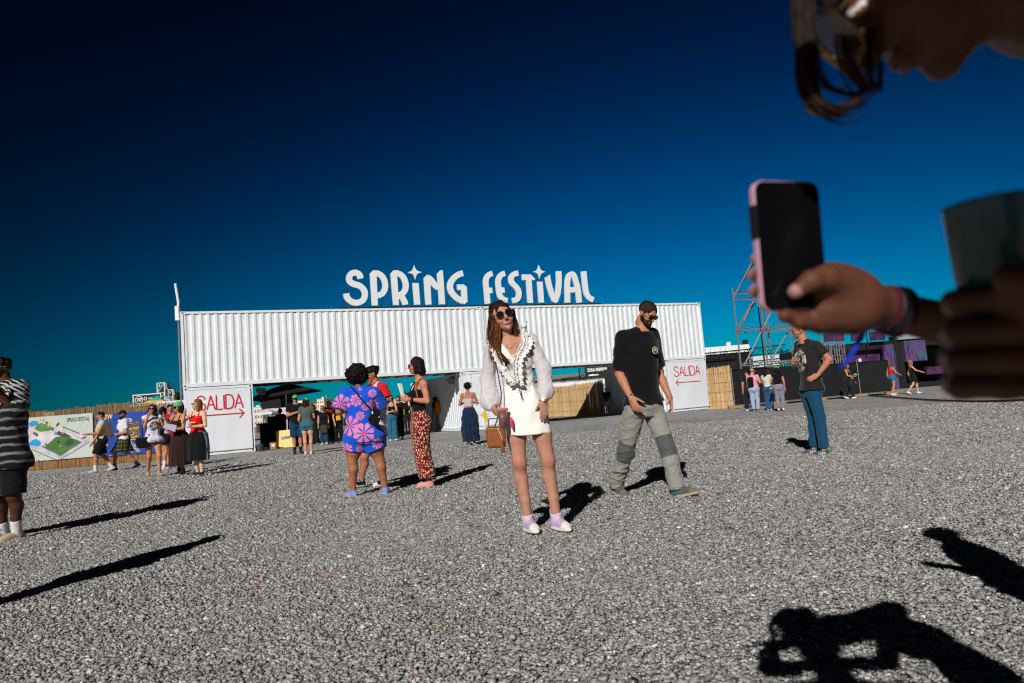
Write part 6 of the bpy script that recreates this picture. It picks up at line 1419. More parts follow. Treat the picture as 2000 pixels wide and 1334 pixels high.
b = MB(); an = J['wrR']; d = unit(J['wrR']-J['elR'])
for i in range(16): a = i*2*math.pi/16; q = unit(np.cross(d, V3(1, .2, 0))); q2 = np.cross(d, q); c = an-d*.012+(q*math.cos(a)+q2*math.sin(a))*.031; b.lathe([(0, -.004), (.0065, -.003), (.0065, .006), (0, .008)], tuple(c), 6, ((.02, .02, .02), (.02, .25, .16), (.5, .5, .5))[i % 3], axis=d)
b.build('bracelet', M_FLATCOL, k_.body)

# ---- right: man with hand on hip
r_ = Person('grey haired man in dark printed tee and blue jeans with hand on hip', 1600, 885, 1.76, -62, False, .98, (190, 126, 96), head=(-78, 2, 0))
r_.set(head=(1561, 646, .02), neck=(1570, 665, .0), chest=(1578, 700), wst=(1584, 737), pel=(1585, 757), shL=(1594, 676, -.11), shR=(1562, 676, .15), elL=(1620, 702, -.13), wrL=(1597, 733, -.17), elR=(1556, 711, .12), wrR=(1546, 708, -.08),
       hipL=(1588, 767, -.06), hipR=(1576, 767, .08), kneeL=(1601, 814, -.08), kneeR=(1588, 814, .09), ankL=(1610, 879, -.09), ankR=(1590, 876, .12)); r_.toe = {'L': (R(-72), 0), 'R': (R(-66), 0)}
r_.hands['L'] = dict(dir=V3(-.85, -.15, -.35), across=V3(0, .3, 1), n=V3(.1, 1, .1), curl=.5, thumb=.6); r_.hands['R'] = dict(dir=V3(.0, -1, .1), across=V3(.1, 0, 1), n=V3(1, .1, 0), curl=.85, thumb=.6)
r_.build_body(beard=(130, 110, 95), brow=(60, 50, 44)); J = r_.J
pcr = J['chest']+r_.rot(-.02, r_.chd, -.03); npr = mknoise(44, 12, 8, 20)
def teecol(V):
    C = np.tile(rgb((34, 34, 34)), (len(V), 1)); D = V-pcr; l = D@r_.rot(1, 0, 0); z = D[:, 2]; q = np.hypot(l, z); fr2 = D@r_.rot(0, 1, 0) > -.07
    n = npr(V); m = fr2 & (q < .16) & (((q > .125) & (n > -.3)) | ((q < .10) & (n > .25)) | (np.abs(q-.112) < .005)); C[m] = rgb((188, 184, 168)); m = fr2 & (np.abs(q-.03) < .02) & (n < .1); C[m] = rgb((120, 60, 60)); return C
r_.top(teecol, hem=.515, sleeve=.62, e=.022, name='printed_tee', hemflare=.02, amp=.006, sl_e=.026, seed=6)
r_.pants((18, 72, 104), r=(.018, .020, .026), end=1.93, name='jeans', amp=.008, seed=7, fr=(4, 12)); r_.shoes((58, 84, 86), (176, 132, 84), stripe=(225, 225, 220)); r_.hair('short', (92, 84, 76), seed=8, amp=.004); r_.glasses(.024, .017, (16, 16, 18), shape=3)
r_.cup(J['wrR']+V3(.05, -.075, .0), 'clear cup of dark beer held by the man with his hand on his hip', .14, .034, .042, (96, 50, 18), .62)

# ---- trio in front of the gate
m1 = Person('person with black curly hair in blue romper with pink flowers, seen from behind', 722, 966, 1.70, 172, True, 1.36, (172, 112, 84), head=(178, 6, 0))
m1.set(head=(698, 739, .02), neck=(700, 756, .0), chest=(704, 785), wst=(706, 816), pel=(711, 846), shL=(674, 770, .0), shR=(731, 768, -.02), elL=(662, 804, -.04), wrL=(677, 800, .22), elR=(745, 795, .1), wrR=(737, 775, .25),
       hipL=(694, 862, .0), hipR=(727, 860, .0), kneeL=(688, 900), kneeR=(741, 896), ankL=(690, 959, .03), ankR=(752, 953, .0)); m1.toe = {'L': (R(-150), 0), 'R': (R(-175), 0)}
m1.build_body(); J = m1.J
FL = [m1.px(620+x/4.168, 670+y/4.168, -.12)[[0, 2]].tolist()+[r/613, ph] for x, y, r, ph in ((185, 495, 78, .2), (315, 465, 50, .9), (265, 675, 78, .1), (378, 735, 84, .5), (487, 817, 44, .2), (347, 592, 36, .8), (452, 505, 46, .4), (232, 868, 52, .3), (345, 858, 32, 1.), (345, 372, 16, 0), (388, 520, 30, .6), (447, 410, 34, .2), (540, 640, 50, .5))]
def flcol(V):
    C = np.tile(rgb((22, 88, 212)), (len(V), 1)); sd = V[:, 1] < .1
    for u, z, r, ph in FL:
        dx, dz = V[:, 0]-u, V[:, 2]-z; q = np.hypot(dx, dz)/r; th = np.arctan2(dz, dx)+ph; pet = np.abs(np.cos(4*th))
        m = sd & (q > .18) & (q < .62+.38*pet**.6) & (pet > .72*(1.10-q)+.16); C[m] = rgb((232, 130, 178)); m = sd & (q < .17); C[m] = rgb((232, 84, 40))
    m = (V[:, 1] > .1) & (npr(V*.35) > .7); C[m] = rgb((232, 130, 178)); return C
m1.top(flcol, hem=.47, sleeve=.9, e=.03, name='romper_top', hemflare=.03, amp=.007, sl_e=.055, seed=8); m1.pants(flcol, r=(.04, .052, 0), end=.52, name='romper_shorts', amp=.008, seed=9, rise=.60, e=.03)
m1.shoes((120, 150, 230), (190, 226, 190), toe=(226, 160, 210), stripe=(240, 150, 190), L=1.15); m1.hair('afro', (14, 10, 9), L=.225, seed=10, amp=.006)
m1.wisps(130, lambda g: tuple(V3(0, -.02, .05)+unit(g.normal(size=3)*V3(1, .8, 1))*.128), .03, [(14, 10, 9), (30, 20, 16)], r=.003, wav=.035, out=.04, seed=3)
bg_, c_ = m1.thing_ops('belt_bag', [rbox(m1.px(731, 812, -.20), (.058, .05, .10), .035, head_axes(0, 0, .5)), rbox(m1.px(735, 822, -.245), (.04, .02, .05), .012, head_axes(0, 0, .5), k=.004)], .006, M_CLOTH, (10, 10, 11), 'black crossbody bag on the back of the person in the flower romper', 'bag', noise=mknoise(2, 8, 2, 6), namp=.004)
m1.strap_along([m1.px(684, 754, -.02), m1.px(692, 762, -.13), m1.px(706, 780, -.18), m1.px(722, 797, -.2)], .011, (8, 8, 9), bg_, c_)
b = MB(); P = m1.px(727, 806, -.265)-c_; b.box(P-V3(.006, .004, .018), P+V3(.010, .0, .018), (.7,)*3); b.build('tag', M_BANNER, bg_)

m2 = Person('person in white tee with red sleeves and black sneakers behind the flower romper', 728, 951, 1.74, -62, True, 1.02, (178, 116, 88), head=(-72, 14, 0), gp=None)
m2.set(head=(726, 731, .02), neck=(734, 748, .03), chest=(738, 779), wst=(737, 812), pel=(732, 841), shL=(748, 757, -.12), shR=(726, 758, .16), elL=(757, 783, -.16), wrL=(732, 768, -.16), elR=(724, 785, .1), wrR=(714, 768, -.05), kneeR=(712, 893, .06), ankR=(706, 939, .08), hipR=(726, 856, .06), hipL=(738, 855, -.05), kneeL=(742, 894, -.02), ankL=(748, 937, .12))
m2.toe = {'L': (R(-60), 0), 'R': (R(-55), 0)}; m2.build_body(); J = m2.J
def raglan(V):
    l = (V-J['chest'])@m2.rot(1, 0, 0); C = np.tile(rgb((226, 228, 232)), (len(V), 1)); m = (np.abs(l) > .085) & (V[:, 2] > J['chest'][2]-.05) | (np.linalg.norm(V-J['neck'], axis=1) < .095) ; C[m] = rgb((212, 30, 34)); return C
m2.top(raglan, hem=.50, sleeve=.75, e=.026, name='raglan_tee', hemflare=.02, amp=.006, sl_e=.03, seed=12); m2.pants((20, 110, 140), r=(.03, .035, 0), end=.5, name='shorts', amp=.006); m2.shoes((16, 16, 18), (226, 224, 218), high=.04, toe=(226, 224, 218)); m2.hair('bun', (20, 13, 10), seed=13)
ph = J['wrL']*.5+J['wrR']*.5+V3(-.02, .0, .06); V, F = net([rbox(ph, (.036, .006, .072), .006, head_axes(R(30), .5, 0))], .004); m2.thing('phone', V, F, M_BLACK, (.02,)*3, 'dark phone held up by the person with red sleeves', 'phone')

m3 = Person('woman in black strappy top and red floral trousers holding up a rolled paper fan, side-on', 833, 950, 1.73, -80, True, 1.0, (196, 136, 108), head=(-86, 0, 0))
m3.set(head=(812, 715, .0), neck=(820, 739, .0), chest=(815, 772), wst=(818, 801), pel=(820, 822), shL=(828, 750, -.13), shR=(816, 750, .15), elL=(835, 784, -.18), wrL=(800, 780, -.16), elR=(825, 782, .16), wrR=(797, 776, .02), hipL=(823, 838, -.07), hipR=(818, 838, .08), kneeL=(826, 886, -.06), kneeR=(823, 886, .07), ankL=(838, 940, -.05), ankR=(836, 938, .07))
m3.toe = {'L': (R(-88), 0), 'R': (R(-80), 0)}; m3.hands['L'] = dict(dir=V3(-.95, -.1, .15), across=V3(0, 0, 1), n=V3(0, 1, 0), curl=[.6, .7, .8, .9]); m3.hands['R'] = dict(dir=V3(-.9, -.3, .2), across=V3(0, 0, 1), n=V3(0, -1, 0), curl=.8)
m3.build_body(); J = m3.J; na, nb, nc = mknoise(61, 14, 24, 36), mknoise(62, 14, 24, 38), mknoise(63, 14, 26, 40)
def floral(V):
    C = np.tile(rgb((104, 18, 36)), (len(V), 1)); m = nb(V) > .55; C[m] = rgb((196, 40, 90)); m = na(V) > .62; C[m] = rgb((236, 208, 130)); m = nc(V) > 1.15; C[m] = rgb((30, 12, 20)); return C
m3.top((12, 11, 13), hem=.585, sleeve=0, e=.008, name='strap_top', strap=.075, hemflare=.0, amp=.003, seed=14); m3.pants(floral, r=(.03, .048, .075), end=1.84, name='floral_trousers', amp=.008, seed=15, rise=.615, e=.012)
m3.shoes((216, 160, 150), (196, 140, 120)); m3.hair('bob', (30, 14, 13), L=.085, seed=16, amp=.006); m3.glasses(.024, .019, (20, 30, 120), lens=mat('blue_lens', (.01, .02, .25), .1, spec=.7), shape=3)
m3.wisps(90, lambda g: (g.choice([-1, 1])*.07+g.uniform(-.015, .015), g.uniform(-.09, .02), g.uniform(.0, .06)), .14, [(30, 14, 13), (52, 26, 20)], r=.003, wav=.012, out=.03, seed=4)
b = MB(); q = J['wrL']+V3(-.075, .0, .02); 
for k in range(7): b.add(np.array([q+V3(-.010+.003*k, -.004+.003*k, -.06), q+V3(.008+.003*k, -.004+.003*k, -.06), q+V3(-.050+.006*k, -.006+.004*k, .20), q+V3(-.078+.006*k, -.006+.004*k, .205)]), [(0, 1, 2, 3)], rgb((214, 218, 206)))
V = np.concatenate(b.V); fan, c_ = m3.thing('paper_fan', V, b.F, M_BANNER, rgb((214, 218, 206)), 'pale folded paper fan held up by the woman in floral trousers', 'fan', smooth=False)
for dz, cc_ in ((.0, (230, 60, 130)), (.02, (14, 14, 14)), (.034, (14, 14, 14))):
    b = MB(); d = unit(J['elL']-J['wrL']); c = J['wrL']+d*(.01+dz); b.lathe([(.030, -.008), (.035, 0), (.030, .008)], tuple(c), 14, rgb(cc_), axis=d); b.build('wristband', M_FLATCOL, m3.body)
b = MB(); b.tube(densify([m3.px(819, 788, -.17), m3.px(813, 765, -.17), m3.px(812, 752, -.15), m3.px(819, 741, -.12), m3.px(827, 740, -.10), m3.px(835, 752, -.06), m3.px(842, 775, .0)], 6), .008, 6, rgb((206, 96, 30))); b.build('bag_strap', M_CLOTH, m3.body, smooth=True)

# ---- left edge: big man in striped tee
l0 = Person('big man in black and white striped tee at the left edge, arm raised', 14, 1054, 1.92, -40, False, 1.14, (84, 52, 38), head=(-60, 5, 0))  # skin darkened evenly: dim light at the view edge put into its colour
l0.set(head=(1, 719, .0), neck=(12, 747, .02), chest=(10, 795), wst=(10, 850), pel=(13, 893), shL=(38, 758, -.16), shR=(-22, 762, .16), elL=(25, 806, -.34), wrL=(-2, 764, -.42), elR=(-45, 815, -.1), wrR=(-20, 775, -.35), hipL=(24, 912, -.06), hipR=(-6, 912, .1), kneeL=(27, 968, -.08), kneeR=(-4, 968, .1), ankL=(33, 1038, .02), ankR=(8, 1040, .25))
l0.toe = {'L': (R(-64), 0), 'R': (R(-50), 0)}; l0.build_body(beard=(30, 20, 16)); ns = mknoise(71, 8, 3, 8)
def stripes(V):
    z = V[:, 2]+ns(V)*.006; C = np.tile(rgb((16, 17, 20)), (len(V), 1)); m = ((z*100) % 9.) < 2.8; C[m] = rgb((120, 122, 126)); m2_ = (z > l0.J['chest'][2]+.02) & (np.abs(((z+V[:, 0]*.8)*100) % 5.) < 1.2); C[m2_] = rgb((206, 208, 210)); return C  # white stripes greyed: darkening at the view edge put into the cloth colour
l0.top(stripes, hem=.47, sleeve=1.02, e=.035, name='striped_tee', hemflare=.03, amp=.008, sl_e=.05, seed=17); l0.pants((12, 12, 13), r=(.03, .05, 0), end=.95, name='shorts', amp=.008, seed=18, e=.02); l0.socks((226, 228, 230), .13); l0.shoes((188, 168, 132), (214, 204, 184)); l0.hair('short', (16, 12, 10), seed=19); l0.glasses(.024, .018, (150, 150, 150), lens=M_DARKGLASS, shape=3)
# ================================================================== people further away
def quick(label, x, y, H, yaw, fem=True, fat=1., skin='tan', walk=0., head=None, group=None, top=None, bot=None, hair=('short', (30, 20, 15)), shoes=(30, 30, 30), sole=(225, 222, 214), socks=None, cap=None, glasses=False, beard=None, px=None, js=None, hands=None, gp=None, extra=None):
    p = Person(label, x, y, H, yaw, fem, fat, skin, head, walk, group, gp=gp)
    if px: p.set(**px)
    if js: p.setb(**js)
    if hands: p.hands.update(hands)
    p.build_body(beard=beard)
    if top: kw = dict(top); c = kw.pop('col'); p.top(c, **kw)
    if bot:
        kw = dict(bot); c = kw.pop('col'); kd = kw.pop('kind', 'pants'); (p.pants if kd == 'pants' else p.skirt)(c, **kw)
    p.shoes(shoes, sole)
    if socks: p.socks(*socks)
    if hair: p.hair(hair[0], hair[1], **(hair[2] if len(hair) > 2 else {}))
    if cap: p.cap(cap)
    if glasses: p.glasses(.026, .019, shape=2.6)
    return p
def AR(p_, sd, el_, wr): return {('el'+sd): el_, ('wr'+sd): wr}
G1 = 'people standing by the cane fence'; G2 = 'people in the left gate opening'; G3 = 'people by the black fence'
up = lambda s_, l=.19, f=.25, z=1.38, ez=1.12: {('el'+s_): ((l+.02)*(1 if s_ == 'L' else -1), .06, ez), ('wr'+s_): (l*.75*(1 if s_ == 'L' else -1), f, z)}
l1 = quick('man in beige tee and black shorts walking left past the map banner, touching it', 200, 922, 1.76, -84, False, 1., 'tan', .75, (-86, 0, 0), G1, dict(col=(196, 188, 160), hem=.485, e=.02, sleeve=.6), dict(col=(14, 13, 13), r=(.02, .045, 0), end=.92), ('short', (24, 16, 12)), (214, 196, 176), (176, 150, 120), ((226, 228, 230), .13), js=dict(elL=(.20, .10, 1.12), wrL=(.2, .36, 1.12)))
l2 = quick('bearded man in black cap, white tee and green plaid kilt walking left', 243, 917, 1.76, -72, False, 1.1, 'tan', -.95, (-60, 0, 0), G1, dict(col=(216, 220, 232), hem=.50, e=.022, sleeve=.72), None, ('short', (24, 16, 12)), (24, 22, 22), (30, 28, 28), ((30, 30, 30), .1), (18, 17, 17), beard=(30, 20, 16), js=dict(elL=(.24, .0, 1.10), wrL=(.12, .24, 1.05)))
def plaid(V):
    C = np.tile(rgb((34, 36, 24)), (len(V), 1)); th = np.arctan2(V[:, 1], V[:, 0]); m = (np.abs((V[:, 2]*100) % 11.-5) < .9) | (np.abs((th*100/3.) % 11.-5) < .9); C[m] = rgb((112, 104, 54)); m = (np.abs((V[:, 2]*100) % 11.-2) < .6); C[m] = rgb((20, 44, 30)); return C
l2.skirt(plaid, z1=.60, z0=.30, w1=.24, d1=.30, name='kilt', fold=(10, .0, .06, .2)); l2.beard((30, 20, 16), .03)
l3 = quick('woman in white printed tee, red shorts and sunglasses walking, black bag on her arm', 301, 931, 1.68, 12, True, .95, 'tan', .65, (-10, -8, 0), G1, None, dict(col=(206, 26, 34), r=(.022, .03, 0), end=.22, amp=.006), ('long', (30, 20, 16), dict(L=.16)), (176, 150, 110), (120, 100, 70), glasses=True, js=dict(elR=(-.20, .06, 1.12), wrR=(-.12, .16, 1.40), elL=(.2, .1, 1.1), wrL=(.06, .22, 1.22)))
c3 = l3.J['chest'].copy(); n33 = mknoise(33, 10, 6, 14)
def pr3(V): D = V-c3; C = np.tile(rgb((214, 218, 232)), (len(V), 1)); q = np.hypot(D@l3.rot(1, 0, 0)-.02, D[:, 2]+.05); m = (q < .11) & (n33(V) > -.1) & (D@l3.rot(0, 1, 0) > 0); C[m] = rgb((40, 44, 60)); m = (np.abs(q-.06) < .012) & (D@l3.rot(0, 1, 0) > 0); C[m] = rgb((190, 120, 130)); return C
l3.top(pr3, hem=.47, sleeve=.15, e=.03, name='printed_tee', hemflare=.06, amp=.008, neck=.012)
bgo, c_ = l3.thing_ops('shoulder_bag', [rbox(l3.bf(-.22, .05, .80), (.14, .09, .12), .05)], .013, M_CLOTH, (12, 11, 12), 'slouchy black shoulder bag on the woman in white printed tee', 'bag', noise=mknoise(2, 8, 2, 6), namp=.012)
l3.strap_along([l3.J['shR']+V3(0, 0, .04), l3.bf(-.24, .1, 1.1), l3.bf(-.22, .06, .92)], .012, (12, 11, 12), bgo, c_)
l4 = quick('person with black hair and black backpack over white sleeveless top, seen from behind', 322, 917, 1.70, 120, True, .98, 'tan', .2, (130, 0, 0), G1, dict(col=(206, 208, 214), hem=.52, sleeve=0, e=.016, strap=.07), dict(col=(16, 15, 17), r=(.02, .04, 0), end=.5), ('med', (20, 15, 13), dict(L=.06)), (214, 214, 216), (226, 226, 226), ((222, 224, 226), .16), js=dict(elR=(-.22, .05, 1.1), wrR=(-.16, .24, 1.3)))
def backpack(p, l, label, col, w=.15, h_=.23, d=.09, z=None, straps=True, f=-1, tilt=0., cc=None):
    c = p.J['chest']+p.rot(l, f*(p.chd+d*.8), -.06 if z is None else z); A = np.array([p.rot(1, 0, 0), p.rot(0, 1, 0), V3(0, 0, 1)]); o, c_ = p.thing_ops('backpack', [rbox(c, (w, d, h_), .06, A), rbox(c+p.rot(0, f*d*.8, -h_*.35), (w*.75, d*.45, h_*.45), .035, A, k=.01)], max(.009, p.vox*.9), M_CLOTH, col, label, 'backpack', noise=mknoise(6, 10, 1.5, 5), namp=.010)
    if straps:
        for sg in (-1, 1): p.strap_along([c+p.rot(sg*.08, -f*d*.5, h_*.6), (p.J['neck']+p.J['shL' if sg > 0 else 'shR'])/2+V3(0, 0, .055), p.J['chest']+p.rot(sg*.09, -f*(p.chd+.03), .03), c+p.rot(sg*.12, -f*d, -h_*.6)], .013, col, o, c_)
    return o
backpack(l4, 0, 'black backpack worn by the person in white top beside the green cap', (12, 12, 13))
l5 = quick('dark haired man in magenta tee drinking, behind the group at the cane fence', 336, 912, 1.80, 28, False, 1., 'tan', .1, (10, 12, 0), G1, dict(col=(206, 24, 96), hem=.47, e=.022, sleeve=.6), dict(col=(24, 20, 20), r=(.02, .04, 0), end=.9), ('short', (22, 16, 13)), (30, 28, 28), (60, 56, 52), js=dict(elR=(-.22, .12, 1.14), wrR=(-.06, .20, 1.44), elL=(.22, .0, 1.12), wrL=(.16, .2, 1.1)))
l6 = quick('woman in green cap and long brown dress reading a paper sheet', 354, 928, 1.66, -48, True, 1.1, 'tan', .1, (-70, 0, 0), G1, dict(col=(44, 24, 17), hem=.53, sleeve=0, e=.014, strap=.05), dict(kind='skirt', col=(44, 24, 17), z1=.60, z0=.14, w1=.25, d1=.22, fold=(9, .01, .05, .1), name='dress_skirt'), ('med', (62, 24, 18), dict(L=.08)), (18, 18, 20), (226, 224, 218), ((16, 16, 18), .08), (74, 186, 112), glasses=True, js=dict(elL=(.22, .10, 1.06), wrL=(.10, .30, 1.06), elR=(-.22, .08, 1.08), wrR=(-.14, .26, 1.34)))
pp = l6.bf(.08, .36, 1.06); b = MB(); b.add([pp+V3(-.13, -.02, .06), pp+V3(.12, -.03, -.06), pp+V3(.16, .06, .08), pp+V3(-.07, .06, .15)], [(0, 1, 2, 3)], rgb((196, 190, 216))); V = np.concatenate(b.V); l6.thing('paper_sheet', np.concatenate([V, V-V3(0, 0, .004)]), [(0, 1, 2, 3), (7, 6, 5, 4), (0, 4, 5, 1), (1, 5, 6, 2), (2, 6, 7, 3), (3, 7, 4, 0)], M_BANNER, rgb((196, 190, 216)), 'lilac paper sheet in the hands of the woman with green cap', 'paper', smooth=False)
l7 = quick('blond woman in red tank top and black skirt with striped side, white sunglasses, drinking', 390, 929, 1.68, -38, True, 1.12, 'pale', .15, (-64, -8, 0), G1, dict(col=(218, 22, 34), hem=.565, sleeve=0, e=.012, strap=.085), None, ('long', (150, 96, 44), dict(L=.15)), (40, 44, 48), (226, 224, 218), js=dict(elR=(-.20, .22, 1.20), wrR=(-.08, .30, 1.38), elL=(.24, .06, 1.08), wrL=(.06, .24, 1.08)))
def sidestripe(V): C = np.tile(rgb((14, 13, 15)), (len(V), 1)); l = (V-l7.J['pel'])@l7.rot(1, 0, 0); f_ = (V-l7.J['pel'])@l7.rot(0, 1, 0); m = (l > .1) & (np.abs(f_+.0) < .055); C[m] = rgb((58, 96, 124)); m = (l > .1) & (np.abs(np.abs(f_)-.035) < .008); C[m] = rgb((190, 200, 210)); return C
l7.skirt(sidestripe, z1=.605, z0=.20, w1=.235, d1=.20, name='long_skirt', fold=(7, .0, .04, .3)); l7.glasses(.025, .018, (232, 232, 232), shape=3)
b = MB(); P = l7.J['chest']+l7.rot(-.0, l7.chd+.05, -.05); l = l7.rot(1, 0, 0)
for i in range(5): b.lathe([(0, 0), (.016, .001), (.016, .006), (0, .007)], tuple(P+l*(-.06+i*.03)), 8, rgb((240, 200, 40)), axis=l7.rot(0, 1, 0))
b.build('yellow_lettering', M_FLATCOL, l7.body)
l7.cup(l7.bf(.03, .32, 1.16), 'small clear cup in the hand of the blond woman in red tank top', .10, .03, .036, (200, 200, 205), .5)

# ---- left gate opening
g4 = quick('bearded man in green cap, black tee and denim shorts facing the camera', 582, 886, 1.86, 10, False, 1.05, 'tan', 0, (0, 0, 0), G2, dict(col=(14, 16, 15), hem=.50, e=.022, sleeve=.62), dict(col=(22, 58, 96), r=(.02, .04, 0), end=.98), ('short', (60, 50, 44)), (26, 26, 26), (40, 38, 36), ((18, 18, 18), .12), (74, 186, 112), True, (170, 160, 150), js=dict(elR=(-.26, .04, 1.22), wrR=(-.02, .26, 1.30)))
g5 = quick('woman in green cap, grey tee and teal shorts seen from behind', 603, 888, 1.70, 165, True, 1.05, 'light', 0, (150, 0, 0), G2, dict(col=(84, 92, 86), hem=.485, e=.026, sleeve=.45, hemflare=.025, neck=.015), dict(col=(16, 116, 140), r=(.025, .035, 0), end=.32), ('long', (40, 14, 16), dict(L=.12)), (226, 224, 220), cap=(74, 186, 112), js=dict(elL=(.24, .0, 1.06), wrL=(.22, .16, .90), elR=(-.2, .08, 1.1), wrR=(-.1, .24, 1.2)))
g6 = quick('woman in loose black top with olive bag and jeans in the gate', 634, 868, 1.56, 0, True, 1.12, 'light', .2, (-8, 0, 0), G2, dict(col=(12, 12, 13), hem=.47, e=.03, sleeve=.3, hemflare=.04), dict(col=(20, 64, 90), r=(.012, .02, .03), end=1.95), ('med', (90, 56, 36), dict(L=.05)), (226, 226, 226), glasses=True)
b_, c_ = g6.thing_ops('cloth_bag', [rbox(g6.bf(.02, .18, .62), (.13, .05, .16), .05)], .016, M_CLOTH, (74, 66, 46), 'olive cloth bag in front of the woman in loose black top', 'bag', noise=mknoise(2, 8, 2, 6), namp=.01)
g7 = quick('man in dark red tee and black cap behind the woman in loose black top', 646, 866, 1.76, 8, False, 1.05, 'tan', .1, (0, 0, 0), G2, dict(col=(132, 26, 20), hem=.5, e=.022, sleeve=.6), dict(col=(18, 16, 16), r=(.015, .02, .03), end=1.95), ('short', (20, 14, 12)), (226, 226, 226), cap=(14, 13, 14))
g8 = quick('person in dark clothes carrying a yellow bag beside the flower romper', 662, 865, 1.66, 30, True, 1., 'light', .3, (20, 0, 0), G2, dict(col=(14, 14, 15), hem=.5, e=.02, sleeve=.5), dict(col=(16, 16, 18), r=(.012, .02, .03), end=1.95), ('med', (24, 18, 15), dict(L=.05)), (30, 30, 30))
g8.thing_ops('yellow_bag', [rbox(g8.bf(-.08, .2, 1.02), (.09, .05, .10), .02)], .014, M_CLOTH, (226, 176, 40), 'yellow bag held by the person in dark clothes', 'bag')
ga = quick('person in blue grey tee leaning at the bar counter', 524, 872, 1.66, 150, True, 1.05, 'brown', 0, (150, 20, 0), G2, dict(col=(36, 42, 66), hem=.5, e=.02, sleeve=.5), dict(col=(10, 10, 11), r=(.012, .02, .03), end=1.95), ('med', (14, 10, 9), dict(L=.05)), gp=gnd(526, 874)+V3(0, 1.6, 0))
gb = quick('person with white sleeve standing at the bar under the parasol', 546, 870, 1.72, 170, False, 1., 'brown', 0, (180, 0, 0), G2, dict(col=lambda V: np.where((V[:, :1] < -.16), rgb((210, 214, 226)), rgb((13, 13, 14))), hem=.5, e=.02, sleeve=.7), dict(col=(10, 10, 11), r=(.012, .02, .03), end=1.95), ('short', (14, 10, 9)), gp=gnd(548, 871)+V3(0, 2.2, 0))
gc = quick('person in black behind the parasol pole', 562, 869, 1.70, 190, True, 1.05, 'brown', 0, (180, 0, 0), G2, dict(col=(12, 12, 13), hem=.5, e=.02, sleeve=.7), dict(col=(10, 10, 11), r=(.012, .02, .03), end=1.95), ('bun', (14, 10, 9)), gp=gnd(562, 870)+V3(0, 3.0, 0))
gd = quick('person in black between the parasol and the man in green cap', 572, 868, 1.72, 20, False, 1., 'brown', 0, (0, 0, 0), G2, dict(col=(16, 15, 16), hem=.5, e=.02, sleeve=.7), dict(col=(10, 10, 11), r=(.012, .02, .03), end=1.95), ('short', (14, 10, 9)), gp=gnd(572, 868)+V3(0, 3.4, 0))
ge = quick('person in black seen over the shoulder of the woman in grey tee', 616, 868, 1.66, 0, True, 1., 'brown', .2, (0, 0, 0), G2, dict(col=(16, 14, 15), hem=.5, e=.02, sleeve=.5), dict(col=(12, 12, 14), r=(.012, .02, .03), end=1.95), ('med', (14, 10, 9), dict(L=.06)))
b1 = quick('woman in black vest top, blue flared jeans and sunglasses behind the red sleeved tee', 768, 861, 1.72, 5, True, .93, 'light', .1, (-8, 4, 0), G2, dict(col=(14, 13, 14), hem=.59, sleeve=0, e=.008, strap=.05), dict(col=(36, 102, 128), r=(.010, .022, .06), end=2.), ('long', (92, 58, 34), dict(L=.16)), (226, 226, 226), glasses=True, js=dict(elR=(-.20, .06, 1.08), wrR=(-.02, .24, 1.10), elL=(.20, .06, 1.1), wrL=(.05, .24, 1.14)))
b2 = quick('person in black standing just behind the woman in blue flared jeans', 783, 858, 1.70, -30, True, 1.05, 'tan', 0, (-20, 0, 0), G2, dict(col=(11, 11, 12), hem=.5, e=.02, sleeve=.7), dict(col=(10, 10, 11), r=(.012, .03, .03), end=1.95), ('med', (14, 10, 9), dict(L=.06)))
b3 = quick('blond woman in beige shorts far behind, left of the floral trousers', 797, 846, 1.62, -10, True, .95, 'light', .3, (0, 8, 0), G2, dict(col=(60, 80, 50), hem=.58, sleeve=0, e=.008, strap=.04), dict(col=(196, 180, 150), r=(.02, .03, 0), end=.3), ('long', (150, 104, 60), dict(L=.16)), (226, 226, 226))
b4 = quick('person with orange backpack and grey trousers walking beside the shaded container wall', 853, 843, 1.68, -115, True, 1.1, 'brown', .45, (-100, 0, 0), G2, dict(col=(16, 14, 14), hem=.5, e=.02, sleeve=.8), dict(col=(112, 112, 128), r=(.02, .035, .05), end=1.95), ('med', (16, 12, 10), dict(L=.05)), (200, 200, 205))
backpack(b4, 0, 'orange backpack worn by the person beside the container wall', (214, 116, 20), w=.19, h_=.28, d=.14)
b5 = quick('woman with short curly hair in beige crop top and long blue trousers seen from behind', 921, 868, 1.70, 176, True, 1.02, (178, 116, 88), .12, (180, 0, 0), G2, dict(col=(206, 188, 184), hem=.615, sleeve=0, e=.008, strap=.035, amp=.003), dict(kind='skirt', col=lambda V: rgb((22, 44, 76))*(1+.5*np.sign(np.sin(np.arctan2(V[:, 1], V[:, 0])*34)))[:, None]*.8, z1=.60, z0=.055, w1=.225, d1=.20, fold=(10, .01, .09, .4), name='wide_trousers', amp=.008), ('afro', (22, 14, 11), dict(L=.15)), (176, 140, 90), js=dict(elL=(.25, .0, 1.12), wrL=(.15, .22, 1.16), elR=(-.25, .0, 1.12), wrR=(-.12, .22, 1.16)))
s1 = quick('person in black top and pale blue shorts standing in the shade of the container', 1190, 812, 1.52, -8, False, 1., 'brown', .1, (0, 0, 0), None, dict(col=(14, 13, 14), hem=.5, e=.022, sleeve=.6), dict(col=(110, 160, 196), r=(.02, .035, 0), end=.7), ('short', (20, 14, 12)), gp=cpt(21.2, 4.8, 0))
